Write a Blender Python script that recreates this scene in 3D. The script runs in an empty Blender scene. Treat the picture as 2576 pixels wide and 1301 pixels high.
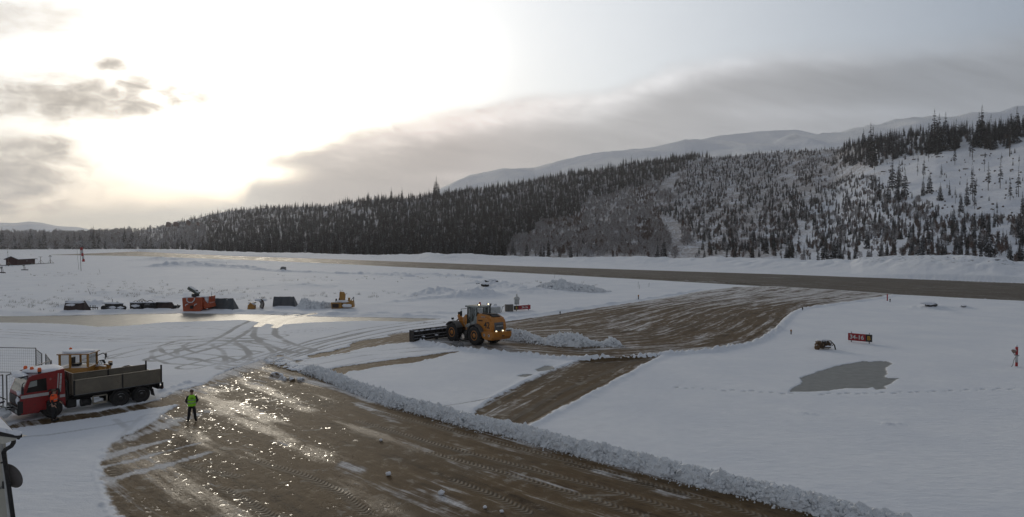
import bpy, bmesh, math, random
import numpy as np
from mathutils import Vector, Matrix, Euler
from mathutils.noise import noise as mnoise, fractal as mfractal
R = math.radians
C = bpy.context.scene.collection
SC = bpy.context.scene
# ------------------------------------------------------------ camera
F, H, UC, VC, VH = 1679.0, 9.9, 1288.0, 650.5, 614.0
PITCH = math.atan((VC - VH) / F)
cam_d = bpy.data.cameras.new("camera")
cam = bpy.data.objects.new("camera", cam_d); C.objects.link(cam)
cam_d.sensor_fit = 'HORIZONTAL'; cam_d.sensor_width = 36.0
cam_d.lens = 36.0 * F / 2576.0
cam_d.clip_start = 0.3; cam_d.clip_end = 60000
cam.location = (0, 0, H); cam.rotation_euler = (R(90) - PITCH, 0, 0)
SC.camera = cam
SC.cycles.use_denoising = True
SC.cycles.max_bounces = 6
SC.cycles.volume_bounces = 1
SC.cycles.sample_clamp_indirect = 4
SC.view_settings.view_transform = 'Standard'
SC.view_settings.look = 'None'
SC.view_settings.exposure = 0.0
SC.view_settings.gamma = 1.0

SUN_EL, SUN_AZ = R(13.0), math.atan((640 - 1288) / 1679.0)   # azimuth measured from +Y towards +X

# ------------------------------------------------------------ node helper
class S:
    """a socket (or number) with arithmetic that builds Math nodes"""
    def __init__(s, nt, v): s.nt, s.v = nt, v
    def _m(s, op, *a):
        n = s.nt.nodes.new('ShaderNodeMath'); n.operation = op
        for i, x in enumerate((s,) + a):
            x = x.v if isinstance(x, S) else x
            if isinstance(x, (int, float)): n.inputs[i].default_value = x
            else: s.nt.links.new(x, n.inputs[i])
        return S(s.nt, n.outputs[0])
    def __add__(s, o): return s._m('ADD', o)
    __radd__ = __add__
    def __sub__(s, o): return s._m('SUBTRACT', o)
    def __rsub__(s, o): return S(s.nt, o)._m('SUBTRACT', s)
    def __mul__(s, o): return s._m('MULTIPLY', o)
    __rmul__ = __mul__
    def __truediv__(s, o): return s._m('DIVIDE', o)
    def max(s, o): return s._m('MAXIMUM', o)
    def min(s, o): return s._m('MINIMUM', o)
    def pow(s, o): return s._m('POWER', o)
    def exp(s): return s._m('EXPONENT')
    def sqrt(s): return s._m('SQRT')
    def step(s, a, b, lo=0.0, hi=1.0):
        n = s.nt.nodes.new('ShaderNodeMapRange'); n.interpolation_type = 'SMOOTHSTEP'
        s.nt.links.new(s.v, n.inputs[0])
        for i, x in ((1, a), (2, b), (3, lo), (4, hi)):
            if isinstance(x, S): s.nt.links.new(x.v, n.inputs[i])
            else: n.inputs[i].default_value = x
        return S(s.nt, n.outputs[0])
class NT:
    def __init__(s, nt): s.nt = nt; nt.nodes.clear()
    def node(s, t, **kw):
        n = s.nt.nodes.new(t)
        for k, v in kw.items(): setattr(n, k, v)
        return n
    def link(s, a, b): s.nt.links.new(a.v if isinstance(a, S) else a, b)
    def put(s, x, sock):
        if isinstance(x, S): x = x.v
        if isinstance(x, (int, float, tuple, list)): sock.default_value = x
        else: s.nt.links.new(x, sock)
    def sep(s, vec):
        n = s.node('ShaderNodeSeparateXYZ'); s.put(vec, n.inputs[0])
        return tuple(S(s.nt, o) for o in n.outputs)
    def comb(s, x, y, z=0.0):
        n = s.node('ShaderNodeCombineXYZ')
        for i, q in enumerate((x, y, z)): s.put(q, n.inputs[i])
        return S(s.nt, n.outputs[0])
    def noise(s, vec, scale=1.0, detail=4, rough=0.55, dist=0.0):
        n = s.node('ShaderNodeTexNoise')
        if vec is not None: s.put(vec, n.inputs['Vector'])
        n.inputs['Scale'].default_value = scale; n.inputs['Detail'].default_value = detail
        n.inputs['Roughness'].default_value = rough; n.inputs['Distortion'].default_value = dist
        return S(s.nt, n.outputs[0])
    def mix(s, f, a, b, mode='MIX'):
        n = s.node('ShaderNodeMix', data_type='RGBA', blend_type=mode)
        n.clamp_factor = True
        s.put(f, n.inputs[0])
        for x, i in ((a, 6), (b, 7)):
            if isinstance(x, tuple) and len(x) == 3: x = (*x, 1)
            s.put(x, n.inputs[i])
        return S(s.nt, n.outputs[2])
    def attr(s, name):
        n = s.node('ShaderNodeAttribute'); n.attribute_name = name
        return S(s.nt, n.outputs['Fac'])
    def curve(s, x, pts, lo, hi, vlo, vhi):
        """float curve through pts; x range lo..hi, value range vlo..vhi"""
        n = s.node('ShaderNodeFloatCurve')
        s.put((x - lo) / (hi - lo), n.inputs['Value'])
        c = n.mapping.curves[0]
        P = [((a - lo) / (hi - lo), (b - vlo) / (vhi - vlo)) for a, b in pts]
        c.points[0].location = P[0]; c.points[1].location = P[-1]
        for p in P[1:-1]: c.points.new(*p)
        n.mapping.update()
        return S(s.nt, n.outputs[0]) * (vhi - vlo) + vlo

# ------------------------------------------------------------ sky
world = bpy.data.worlds.new("World"); SC.world = world; world.use_nodes = True
W = NT(world.node_tree)
tc = W.node('ShaderNodeTexCoord')
dx, dy, dz = W.sep(tc.outputs['Generated'])
front = dy.step(0.12, 0.45)
yy = dy.max(0.12)
a = dx / yy * 1.679 + 1.288                      # gnomonic sky chart about +Y, in thousands
b = 0.614 - dz / yy * 1.679
nvec = W.comb(a * 1.0, b * 3.0)
w1 = W.noise(nvec, 2.2, 5, .55, .3) - 0.5
w2 = W.noise(W.comb(a + 7.3, b * 2.2), 5.0, 6, .6, .5) - 0.5
w3 = W.noise(W.comb(a * .8 + 3.1, b * 5.0 - a * 1.0), 3.2, 5, .55, .6) - 0.5
w4 = W.noise(W.comb(a + 2.3, b * 2.4 - a * .25), 12.0, 7, .62, .7) - 0.5
w5 = W.noise(W.comb(a * .7 + 1.3, b * 6.0 - a * 1.6), 6.0, 6, .6, .9) - 0.5
def gauss(ca, cb, ra, rb):
    return (((a - ca) / ra).pow(2) + ((b - cb) / rb).pow(2))
# Nishita base
sky = W.node('ShaderNodeTexSky', sky_type='NISHITA')
sky.sun_disc = False; sky.sun_elevation = SUN_EL; sky.sun_rotation = SUN_AZ
sky.altitude = 50; sky.air_density = 1.0; sky.dust_density = 1.5; sky.ozone_density = 1.5
nish = W.node('ShaderNodeVectorMath', operation='SCALE'); W.link(sky.outputs[0], nish.inputs[0]); nish.inputs['Scale'].default_value = 0.03
# thin high veil, brighter towards the sun
rd = (((a - .52)).pow(2) + ((b - .24) * 1.15).pow(2)).sqrt()
glow = W.curve(rd, [(0, 2.7), (.15, 2.1), (.28, 1.2), (.38, .82), (.5, .715), (.7, .655), (.88, .59), (1.03, .525), (1.25, .41), (1.5, .28), (1.8, .16), (2.1, .07), (3.0, .0)], 0, 3, 0, 2.8)
left = a.step(1.5, -.6)
dog = (gauss(1.225, .15, .05, .075) * -1.0).exp() * .13 + (gauss(1.225, .12, .11, .24) * -1.0).exp() * .05
vl = glow + dog + (w1 * .05)
warm = W.comb(1.0, 0.972, 0.90)
veil = W.node('ShaderNodeVectorMath', operation='SCALE'); W.link(warm, veil.inputs[0]); W.link(vl, veil.inputs['Scale'])
base0 = W.node('ShaderNodeVectorMath', operation='ADD'); W.link(nish.outputs[0], base0.inputs[0]); W.link(veil.outputs[0], base0.inputs[1])
pale = W.mix(1.0, base0.outputs[0], (.20, .235, .29), 'ADD')
# broad cloud bank
edge = W.curve(a, [(-1, .50), (0, .53), (.2, .503), (.45, .488), (.58, .478), (.635, .44), (.67, .395), (.8, .36), (1.0, .305), (1.15, .272), (1.3, .252), (1.5, .228), (1.6, .195), (1.7, .16), (1.9, .125), (2.1, .112), (2.4, .085), (2.6, .06), (3.5, 0)], -1, 3.5, 0, .6)
edge = edge + w1 * .04 + w2 * .035 + w4 * .055 * a.step(1.6, .8) * a.step(.45, .6)
dd = b - edge
soft = W.curve(a, [(-1, .05), (.5, .05), (.9, .03), (1.5, .03), (1.8, .05), (2.6, .09), (3.5, .1)], -1, 3.5, 0, .2)
bank = (dd / soft).step(-.35, 1.0) * (1.0 - ((gauss(.675, .437, .075, .020) + w4 * 1.6) * -1.0).exp().min(1.0) * .9)
rim = (((dd - .028) / .042).pow(2) * -1.0).exp() * (1.0 + w4 * 1.2)
bcol = W.node('ShaderNodeValToRGB'); W.link((a + 0.2) / 2.9, bcol.inputs[0])
cr = bcol.color_ramp
cols = [(0.0, (.60, .55, .46)), (.14, (.94, .87, .73)), (.26, (.98, .92, .79)), (.345, (.62, .555, .49)), (.46, (.53, .475, .44)), (.58, (.475, .465, .46)), (.72, (.43, .44, .46)), (.86, (.33, .355, .39)), (1.0, (.27, .295, .33))]
while len(cr.elements) < len(cols): cr.elements.new(.5)
for e, (p, c) in zip(cr.elements, cols): e.position = p; e.color = (*c, 1)
lum = 1.05 + w3 * .42 + w1 * .2 + w5 * .30 + dd.step(.12, .30) * .06 + rim * W.curve(a, [(-1, .05), (.6, .1), (.9, .6), (1.2, .98), (1.6, .92), (1.85, .62), (2.1, .30), (3.5, .05)], -1, 3.5, 0, 1) \
    + (gauss(2.05, .285, .28, .022) * -1.0).exp() * .16 + (gauss(1.15, .445, .09, .012) * -1.0).exp() * .3 + (gauss(1.32, .30, .2, .02) * -1.0).exp() * .22 \
    - (gauss(2.15, .20, .45, .06) * -1.0).exp() * .17
bc = W.node('ShaderNodeVectorMath', operation='SCALE'); W.link(bcol.outputs[0], bc.inputs[0]); W.link(lum, bc.inputs['Scale'])
col = W.mix(bank, pale, bc.outputs[0])
# separate clouds on the left, in front of the glow
q = None
for ca, cb, ra, rb in ((.15, .245, .21, .058), (.29, .275, .12, .03), (.34, .212, .055, .026), (.282, .168, .045, .022), (.475, .243, .085, .03), (-.05, .44, .25, .10), (.06, .37, .15, .028), (.05, .05, .19, .038), (.72, -.02, .2, .022)):
    e = (gauss(ca, cb, ra * 1.15, rb * 1.15) + w2 * 2.6 + w4 * 2.2 + w1 * 1.4)
    m = e.step(1.55, -.45)
    if cb < .06: m = m * .55
    q = m if q is None else q.max(m)
puff = W.mix(W.noise(W.comb(a, b * 2.5), 9, 4).step(.35, .7), (.46, .405, .34), (.64, .575, .49))
col = W.mix(q * .95, col, puff)
# low haze above the left horizon
lowh = (b.step(.5, .6)) * a.step(.75, .1)
col = W.mix(lowh * .7, col, (1.02, .91, .68))
# overhead and behind: duller blue-grey overcast
back0 = W.mix(W.noise(tc.outputs['Generated'], 2.5, 5).step(.3, .7), (.175, .198, .238), (.22, .24, .27))
back = W.mix(dz.step(.42, .02), back0, (.36, .385, .43))
up = b.step(.02, -.55)
col = W.mix(up, col, back)
col = W.mix(front, back, col)
bg = W.node('ShaderNodeBackground'); W.link(col, bg.inputs[0]); bg.inputs[1].default_value = 1.0
wo = W.node('ShaderNodeOutputWorld'); W.link(bg.outputs[0], wo.inputs[0])

# ------------------------------------------------------------ sun behind the cloud
sl = bpy.data.lights.new("sun", 'SUN'); sl.energy = 1.0; sl.angle = R(14); sl.color = (1, .9, .74)
so = bpy.data.objects.new("sun", sl); C.objects.link(so)
sd = Vector((math.sin(SUN_AZ) * math.cos(SUN_EL), math.cos(SUN_AZ) * math.cos(SUN_EL), math.sin(SUN_EL)))
so.rotation_euler = (-sd).to_track_quat('-Z', 'Y').to_euler()
so.location = sd * 300

# ------------------------------------------------------------ photo pixel -> world helpers (2576-px wide measuring frame)
TP = math.tan(PITCH); CP, SP = math.cos(PITCH), math.sin(PITCH)
def ke(u, v):
    """slopes k = x/y and e = z/y of the sight line through measured point (u, v)"""
    x, z = (u - UC) / F, (VC - v) / F
    yy_ = CP + z * SP
    return x / yy_, (z * CP - SP) / yy_
def G(u, v, z=0.0):
    k, e = ke(u, v); y = (z - H) / e
    return (k * y, y)
def A(u, v, y):
    k, e = ke(u, v); return Vector((k * y, y, H + e * y))
def Gs(pts): return np.array([G(*p) for p in pts], float)
def Z(ox, oy, s, pts):
    """points read in a zoomed crop -> measuring frame"""
    return [((ox + x * s) / 1.36180, (oy + y * s) / 1.36180) for x, y in pts]

# ------------------------------------------------------------ numpy noise
def _h(ix, iy, seed):
    h = (ix.astype(np.int64) * 374761393 + iy.astype(np.int64) * 668265263 + seed * 1442695041) & 0xffffffff
    h = ((h ^ (h >> 13)) * 1274126177) & 0xffffffff
    return ((h ^ (h >> 16)) & 0xffff) / 65535.0
def vn(x, y, seed=0):
    ix, iy = np.floor(x), np.floor(y); fx, fy = x - ix, y - iy
    fx = fx * fx * fx * (fx * (fx * 6 - 15) + 10); fy = fy * fy * fy * (fy * (fy * 6 - 15) + 10)
    a_, b_ = _h(ix, iy, seed), _h(ix + 1, iy, seed); c_, d_ = _h(ix, iy + 1, seed), _h(ix + 1, iy + 1, seed)
    return (a_ + (b_ - a_) * fx) * (1 - fy) + (c_ + (d_ - c_) * fx) * fy
def fbm(x, y, o=4, seed=0, g=.5):
    s, am, t = 0, 1, 0
    for i in range(o):
        s = s + am * (vn(x, y, seed + i * 17) - .5); t += am; am *= g; x = x * 2.03 + 11.7; y = y * 2.03 - 5.3
    return s / t * 2
def sst(x, a, b):
    t = np.clip((x - a) / (b - a), 0, 1); return t * t * (3 - 2 * t)
def seg_dist(P, px, py, with_st=False):
    """distance from points to polyline P; optionally arc length s and signed offset t"""
    best = np.full(px.shape, 1e18); S_ = np.zeros(px.shape); T_ = np.zeros(px.shape); L = 0.0
    for i in range(len(P) - 1):
        ax, ay = P[i]; bx, by = P[i + 1]; ex, ey = bx - ax, by - ay; l = math.hypot(ex, ey) + 1e-9
        rx, ry = px - ax, py - ay
        t = (rx * ex + ry * ey) / (l * l)
        if with_st:
            lo = -1e9 if i == 0 else 0; hi = 1e9 if i == len(P) - 2 else 1
            tc_ = np.clip(t, lo, hi)
        else: tc_ = np.clip(t, 0, 1)
        d = np.hypot(rx - tc_ * ex, ry - tc_ * ey)
        m = d < best
        best = np.where(m, d, best)
        if with_st:
            S_ = np.where(m, L + tc_ * l, S_); T_ = np.where(m, (ex * ry - ey * rx) / l, T_)
        L += l
    if with_st: return S_, T_
    return best
def inside(P, px, py):
    r = np.zeros(px.shape, bool); n = len(P)
    for i in range(n):
        ax, ay = P[i]; bx, by = P[(i + 1) % n]
        c = ((ay > py) != (by > py)) & (px < (bx - ax) * (py - ay) / (by - ay + 1e-12) + ax)
        r ^= c
    return r
def sdf(P, px, py):
    """signed distance, positive inside, computed only near the polygon"""
    out = np.full(px.shape, -50.0)
    m = (px > P[:, 0].min() - 6) & (px < P[:, 0].max() + 6) & (py > P[:, 1].min() - 6) & (py < P[:, 1].max() + 6)
    if not m.any(): return out
    qx, qy = px[m], py[m]
    d = seg_dist(list(map(tuple, P)) + [tuple(P[0])], qx, qy)
    out[m] = np.where(inside(P, qx, qy), d, -d)
    return out
def near(P, px, py, rad):
    P = np.asarray(P)
    m = (px > P[:, 0].min() - rad) & (px < P[:, 0].max() + rad) & (py > P[:, 1].min() - rad) & (py < P[:, 1].max() + rad)
    out = np.full(px.shape, 1e6)
    if m.any(): out[m] = seg_dist(list(map(tuple, P)), px[m], py[m])
    return out

# ------------------------------------------------------------ object helpers
def tag(o, label=None, cat=None, group=None, kind=None):
    if label: o['label'] = label
    if cat: o['category'] = cat
    if group: o['group'] = group
    if kind: o['kind'] = kind
    return o
def thing(name, label, cat, loc=(0, 0, 0), rz=0, group=None):
    o = bpy.data.objects.new(name, None); C.objects.link(o); o.empty_display_size = .3
    o.location = loc; o.rotation_euler = (0, 0, rz)
    return tag(o, label, cat, group)
def mesh_from_np(name, co, faces, mat_, attrs=None, smooth=True):
    me = bpy.data.meshes.new(name); n = len(co); k = faces.shape[1]
    me.vertices.add(n); me.vertices.foreach_set('co', co.astype(np.float32).ravel())
    me.loops.add(faces.size); me.loops.foreach_set('vertex_index', faces.astype(np.int32).ravel())
    me.polygons.add(len(faces)); me.polygons.foreach_set('loop_start', np.arange(0, faces.size, k, dtype=np.int32))
    me.update(calc_edges=True)
    if smooth: me.polygons.foreach_set('use_smooth', np.ones(len(faces), bool))
    for kx, arr in (attrs or {}).items():
        me.attributes.new(kx, 'FLOAT', 'POINT').data.foreach_set('value', arr.astype(np.float32))
    me.materials.append(mat_)
    o = bpy.data.objects.new(name, me); C.objects.link(o)
    return o
# ============================================================ GROUND
# ---- outlines of the cleared surfaces, measured on the photograph and laid on the ground plane
APRON = Gs([(303, 1340), (303, 1301), (265.5, 1244), (254, 1195), (262, 1149), (288, 1111), (341, 1088), (398, 1050), (440, 1025), (455, 1016), (400, 1026), (250, 1050), (150, 1064), (40, 1078), (0, 1078), (60, 1060), (250, 1036), (400, 1008), (440, 985), (512, 967), (540, 945), (569, 934), (640, 912), (700, 893), (735, 902), (760, 925), (790, 945), (825, 948), (900, 985), (1003, 1022), (1088, 1043), (1167, 1068), (1249, 1084), (1328, 1103), (1413, 1128), (1542, 1157), (1619, 1176), (1748, 1210), (1899, 1245), (2028, 1275), (2092, 1295), (2300, 1350), (2300, 1480), (400, 1480)])
LINK = Gs([(690, 905), (740, 906), (800, 892), (880, 867), (960, 848), (1030, 835), (1080, 828), (1120, 850), (1060, 858), (990, 866), (900, 882), (790, 907), (735, 915), (700, 915)])
STRIP = Gs([(1191, 1040), (1248, 1003), (1322, 963), (1395, 931), (1474, 903), (1480, 893), (1670, 885), (1665, 896), (1586, 937), (1483, 992), (1395, 1038), (1325, 1075), (1300, 1090), (1210, 1068)])
WEDGE = Gs([(820, 932), (849, 925), (1003, 903), (1150, 884), (1157, 885.5), (1037, 914.5), (960, 922), (880, 937), (860, 945)])
TAXI = Gs([(1265, 811), (1400, 791), (1560, 767), (1700, 745), (1760, 733), (1850, 722), (1950, 720), (2100, 729), (2250, 740), (2146, 758), (2060, 768), (2019, 777), (1995, 787), (1982, 799), (1953, 828), (1909, 857), (1865, 869), (1791, 882), (1674, 891), (1571, 900), (1483, 903), (1395, 898), (1307, 891), (1248, 886), (1196, 881), (1128, 871), (1060, 857), (1075, 842), (1150, 830), (1230, 818)])
RUNWAY = Gs([(4300, 850), (3400, 802), (2576, 757.5), (2215, 739), (1900, 719.5), (1640, 704.5), (1322, 687), (1000, 671.5), (850, 664), (661, 656), (540, 651.5), (474, 649), (359, 644.8), (228, 642.6), (128, 641.8), (128, 641), (228, 637.6), (346, 633), (474, 639), (587, 644), (661, 646.5), (850, 652.5), (1100, 661.5), (1322, 670), (1650, 680.5), (1983, 691), (2250, 701), (2576, 713.5), (3400, 746), (4300, 785)])
ICE = Gs([(-160, 797), (0, 796.6), (180, 795), (308, 791), (459, 789), (587, 790.5), (676, 792), (758, 795.6), (844, 798), (1028, 800.7), (1110, 803), (1060, 808), (1028, 810), (930, 807.6), (844, 810), (775, 811.8), (714, 817), (690, 818), (655, 812), (616, 805.5), (513, 808.6), (410, 812), (308, 821.5), (246, 823), (210, 819.6), (150, 815), (77, 813), (0, 812), (-160, 812)])
PUD = Gs(Z(2650, 1000, .3331, [(270, 890), (500, 810), (650, 765), (800, 740), (930, 718), (1000, 725), (1100, 715), (1170, 722), (1225, 740), (1180, 765), (1150, 795), (1165, 850), (1130, 880), (1200, 892), (1300, 895), (1235, 925), (1220, 945), (1140, 975), (1165, 1000), (1050, 1010), (1020, 985), (950, 1000), (750, 995), (550, 1025), (350, 1030), (160, 1035), (200, 990), (285, 950), (292, 910)]))
PUD2 = Gs(Z(900, 1200, .4658, [(2000, 145), (2080, 115), (2130, 120), (2150, 145), (2080, 160), (2030, 162)]))
PUD3 = Gs(Z(900, 1200, .4658, [(1865, 195), (1920, 180), (1990, 184), (1930, 202)]))
# tyre marks: (points, half width m, pair offset m, strength)
def tr(pts, w=.28, off=.95, s=.7): return (Gs(pts), w * .72, off, s)
TRACKS = [
 tr([(600, 925), (700, 897), (800, 866), (900, 840), (1000, 822), (1090, 812)], .13, 0, 1.3), tr([(590, 915), (690, 888), (790, 857), (890, 832), (1000, 815)], .10, 0, 1.1), tr([(640, 925), (740, 901), (840, 872), (930, 852), (1010, 836)], .16, 0, 1.4),
 tr([(700, 900), (800, 868), (900, 845), (1000, 826), (1100, 812)], .3, 1.0, 1.0), tr([(660, 905), (800, 860), (940, 828), (1050, 812)], .3, 1.0, .8),
 tr([(0, 832), (150, 842), (320, 850), (500, 852), (640, 856)], .2, .9, .8), tr([(0, 846), (120, 853), (260, 858), (420, 860), (560, 862), (700, 866)], .2, .9, .7),
 tr([(80, 850), (220, 838), (360, 828), (480, 824), (560, 826), (600, 834), (560, 846), (440, 852), (300, 855)], .2, .9, .55),
 tr([(700, 793), (660, 803), (620, 822), (590, 842), (540, 868), (460, 890), (400, 905)], .45, 1.0, .9),
 tr([(745, 795), (700, 806), (668, 825), (664, 845), (690, 862), (735, 878), (760, 884)], .5, 1.1, .9),
 tr([(560, 910), (520, 900), (470, 895), (440, 885), (430, 872), (460, 862), (540, 855), (640, 858), (700, 870)], .35, 1.0, .8),
 tr([(590, 920), (520, 915), (450, 912), (415, 900), (412, 884), (450, 870), (520, 862), (600, 862)], .35, 1.0, .7),
 tr([(300, 898), (380, 882), (480, 873), (600, 875), (700, 885), (640, 900), (560, 905), (480, 925)], .3, 1.0, .7),
 tr([(240, 905), (330, 878), (450, 862), (580, 850), (700, 846)], .3, 1.0, .6),
 tr([(620, 862), (640, 872), (660, 890), (640, 905), (600, 915)], .4, 1.0, .8), tr([(560, 868), (590, 882), (600, 905), (580, 925)], .4, 1.0, .7),
 tr([(700, 838), (800, 832), (830, 828)], .14, .7, .7),
 tr([(780, 915), (900, 893), (1050, 880), (1160, 874)], .3, 1.0, .55), tr([(810, 925), (930, 900), (1080, 888), (1200, 884)], .25, 1.0, .5),
 tr([(30, 1105), (120, 1098), (220, 1082), (330, 1062), (430, 1046)], .25, 0, .55), tr([(60, 1125), (200, 1102), (300, 1088), (420, 1068)], .2, 0, .35),
 tr([(290, 1058), (320, 1078), (350, 1100)], .35, 0, .5), tr([(380, 1050), (345, 1085), (320, 1110), (300, 1150), (290, 1200)], .3, .5, .5),
 tr([(1000, 1042), (1150, 1020), (1260, 1000), (1350, 975)], .14, 0, .8), tr([(1100, 1052), (1180, 1040), (1230, 1022)], .12, 0, .5), tr([(930, 968), (1100, 985), (1210, 998)], .1, .7, .25),
 tr([(1340, 1100), (1500, 1060), (1620, 1010), (1690, 960)], .2, .9, .22), tr([(1700, 1130), (1900, 1080), (2000, 1060)], .2, 1.0, .16),
 tr([(150, 735), (400, 722), (700, 728), (900, 742)], .3, 1.0, .2), tr([(0, 716), (200, 708), (460, 712)], .5, 0, .25),
 tr([(2075, 770), (2068, 800), (2060, 835)], .5, 0, .15),
]
# ploughed edges: (points, height, half width, roughness)
def rg(pts, h, w, r=.7, n=1.0): return (Gs(pts), h, w, r, n)
RIDGES = [
 rg([(1060, 862), (1128, 876), (1196, 886), (1307, 896), (1395, 903), (1483, 907), (1571, 904), (1674, 894), (1791, 886), (1865, 873), (1909, 861), (1957, 831)], .26, .38, .9),
 rg([(1957, 831), (1984, 800), (1998, 788), (2022, 778), (2150, 760), (2250, 745)], .18, .5, .7),
 rg([(1262, 805), (1400, 786), (1560, 762), (1700, 741), (1760, 729)], .22, .55, .8),
 rg([(1674, 896), (1592, 938), (1488, 994), (1400, 1040), (1335, 1072)], .10, .4, .4),
 rg([(1190, 1030), (1244, 1000), (1318, 960), (1390, 928), (1470, 902)], .05, .3, .5),
 rg([(150, 786), (400, 782), (600, 785), (760, 790), (900, 793), (1100, 798)], .22, 1.2, .9),
 rg([(844, 792), (1000, 788), (1100, 787), (1240, 795)], .2, 1.0, .9),
 rg([(2576, 762), (2230, 744)], .15, .8, .8), rg([(1900, 716), (1640, 701), (1322, 684), (1000, 669)], .25, 1.5, .9), rg([(850, 668), (661, 660), (540, 655)], .3, 2.0, .9),
 rg([(640, 679), (720, 684), (820, 688), (930, 690), (1030, 697)], .55, 1.8, 1.0), rg([(1000, 690), (1150, 697), (1200, 700)], .6, 2.5, 1.0),
 rg([(0, 785), (80, 790), (190, 792)], .25, 1.5, .9), rg([(400, 672), (480, 668), (620, 676)], .8, 5, 1.0),
 rg([(1000, 760), (1080, 752), (1180, 748), (1280, 740)], .25, 1.5, .9), rg([(700, 758), (900, 765), (1010, 770)], .12, 1.5, .6),
 rg([(690, 945), (720, 955), (755, 958)], .16, .35, .9), rg([(440, 1000), (500, 990), (530, 975)], .09, .5, .8), rg([(410, 985), (470, 965), (500, 965)], .10, .3, 1.0),
 rg([(690, 905), (720, 920), (765, 930)], .12, 1.0, .6),
 rg([(1900, 1330), (1900, 1330)], .01, 1, .1),
]
# mounds: (u, v, height, radius across, radius along)
MOUNDS = [(1075, 745, .7, 4.5), (1105, 742, .9, 3.5), (1200, 745, 1.1, 4.5), (1160, 750, .5, 4), (1255, 722, 1.1, 5), (1215, 714, .8, 5), (1290, 727, .7, 4), (1330, 735, .7, 6),
          (2335, 776, .5, 2.2), (2385, 774, .25, 2.5), (2430, 776, .3, 1.0), (2325, 790, .1, .8), (2395, 788, .14, .9), (415, 655, 1.6, 16), (520, 662, 1.0, 16), (470, 670, 1.2, 12), (1770, 702, .4, 5),
          (200, 770, .7, 2.5), (255, 768, .5, 2.5), (2020, 1041, .07, .35), (2046, 1044, .05, .2), (2232, 1069, .08, .28), (2262, 1070, .06, .3), (500, 745, .5, 8), (300, 740, .4, 10), (750, 720, .5, 10)]
# far bank beyond the runway: top edge as seen, with its distance
BANK_U = [-1500, 0, 200, 380, 450, 560, 650, 760, 850, 950, 1000, 1050, 1080, 1130, 1180, 1250, 1300, 1350, 1400, 1500, 1560, 1600, 1680, 1750, 1800, 1900, 1990, 2060, 2140, 2170, 2260, 2330, 2420, 2500, 2560, 2620, 4500]
BANK_V = [629, 629, 628, 627.5, 628, 633, 636.5, 637.5, 641, 643.5, 642, 641, 636.5, 641, 640, 645, 647, 647.5, 650, 650, 648, 646, 652, 652, 648, 652, 655, 657, 656, 650, 648, 645, 646, 651, 661, 668, 668]
BANK_D = [900, 900, 890, 880, 780, 640, 560, 520, 490, 455, 440, 425, 415, 402, 392, 378, 368, 360, 352, 338, 330, 322, 308, 297, 288, 270, 255, 243, 232, 226, 213, 205, 197, 190, 186, 182, 160]
HB_U = [-1500, 0, 350, 420, 650, 800, 1000, 1300, 1700, 2050, 2300, 2576, 4500]     # foot of the wooded hill: distance
HB_D = [1210, 1210, 1150, 1010, 700, 640, 560, 480, 400, 345, 300, 285, 250]
HR_U = [-1500, 0, 100, 200, 300, 380, 415, 520, 600, 700, 800, 900, 960, 1100, 1200, 1300, 1400, 1500, 1600, 1700, 1740, 1800, 1900, 1950, 2100, 2160, 2200, 2350, 2450, 2576, 3200, 4500]
HR_V = [594, 594, 594, 592, 588, 577, 571, 543, 527, 522, 520, 510, 502, 494, 483, 464, 447, 430, 413, 399, 393, 396, 388, 384, 378, 362, 355, 338, 333, 318, 270, 240]
HR_D = [1900, 1900, 1950, 2050, 2100, 2100, 2100, 2000, 1900, 1700, 1560, 1420, 1350, 1300, 1300, 1330, 1350, 1350, 1330, 1300, 1300, 1280, 1240, 1220, 1060, 960, 900, 780, 730, 680, 560, 500]
def uk(k): return UC + F * k * (CP)          # slope -> measuring column (near the horizon)
def tab(k, U, V): return np.interp(uk(k), U, V)
def ev(v): return ((VC - v) / F * CP - SP) / (CP + (VC - v) / F * SP)
def hill_y0(k): return tab(k, HB_U, HB_D)
def hill_y1(k): return tab(k, HR_U, HR_D)
PW = .88
def hill_z(x, y):
    k = x / y; y0, y1 = hill_y0(k), hill_y1(k)
    t = (y - y0) / (y1 - y0)
    e0, e1 = -H / y0, ev(tab(k, HR_U, HR_V))
    tcl = np.clip(t, 0, 1)
    e = e0 + (e1 - e0) * tcl ** PW
    z = H + y * e
    z1 = H + y1 * e1
    z = np.where(t > 1, z1 - (y - y1) * .35, z)
    am = np.clip(t * 8, 0, 1)
    return z + am * (fbm(x / 60, y / 60, 4, 5) * 4.0 + fbm(x / 13, y / 13, 3, 9) * 1.1)
def flat_z(x, y):
    """snow field: gentle drifts and the bank beyond the runway (before clearing and ridges)"""
    k = x / y
    far = sst(y, 40, 200)
    z = .07 + fbm(x / 5, y / 5, 3, 21) * .035 + far * (fbm(x / 22, y / 30, 4, 31) * .22 + fbm(x / 6, y / 4, 3, 33) * .08)
    bd = tab(k, BANK_U, BANK_D); bz = H + bd * ev(tab(k, BANK_U, BANK_V))
    wf = bd * .075; wb = (hill_y0(k) - bd) * .6
    prof = np.where(y < bd, np.exp(-((y - bd) / wf) ** 2), np.exp(-((y - bd) / wb) ** 2) * .75 + .25 * sst(y, bd + wb, bd))
    bump = np.abs(fbm(x / 9, y / 9, 4, 41)) * 1.5 + fbm(x / 3, y / 3, 3, 43) * .45
    z = z + prof * (np.maximum(bz, .1) + (bump - .3) * np.clip(bz / 2, 0, .8))
    return z

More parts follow.
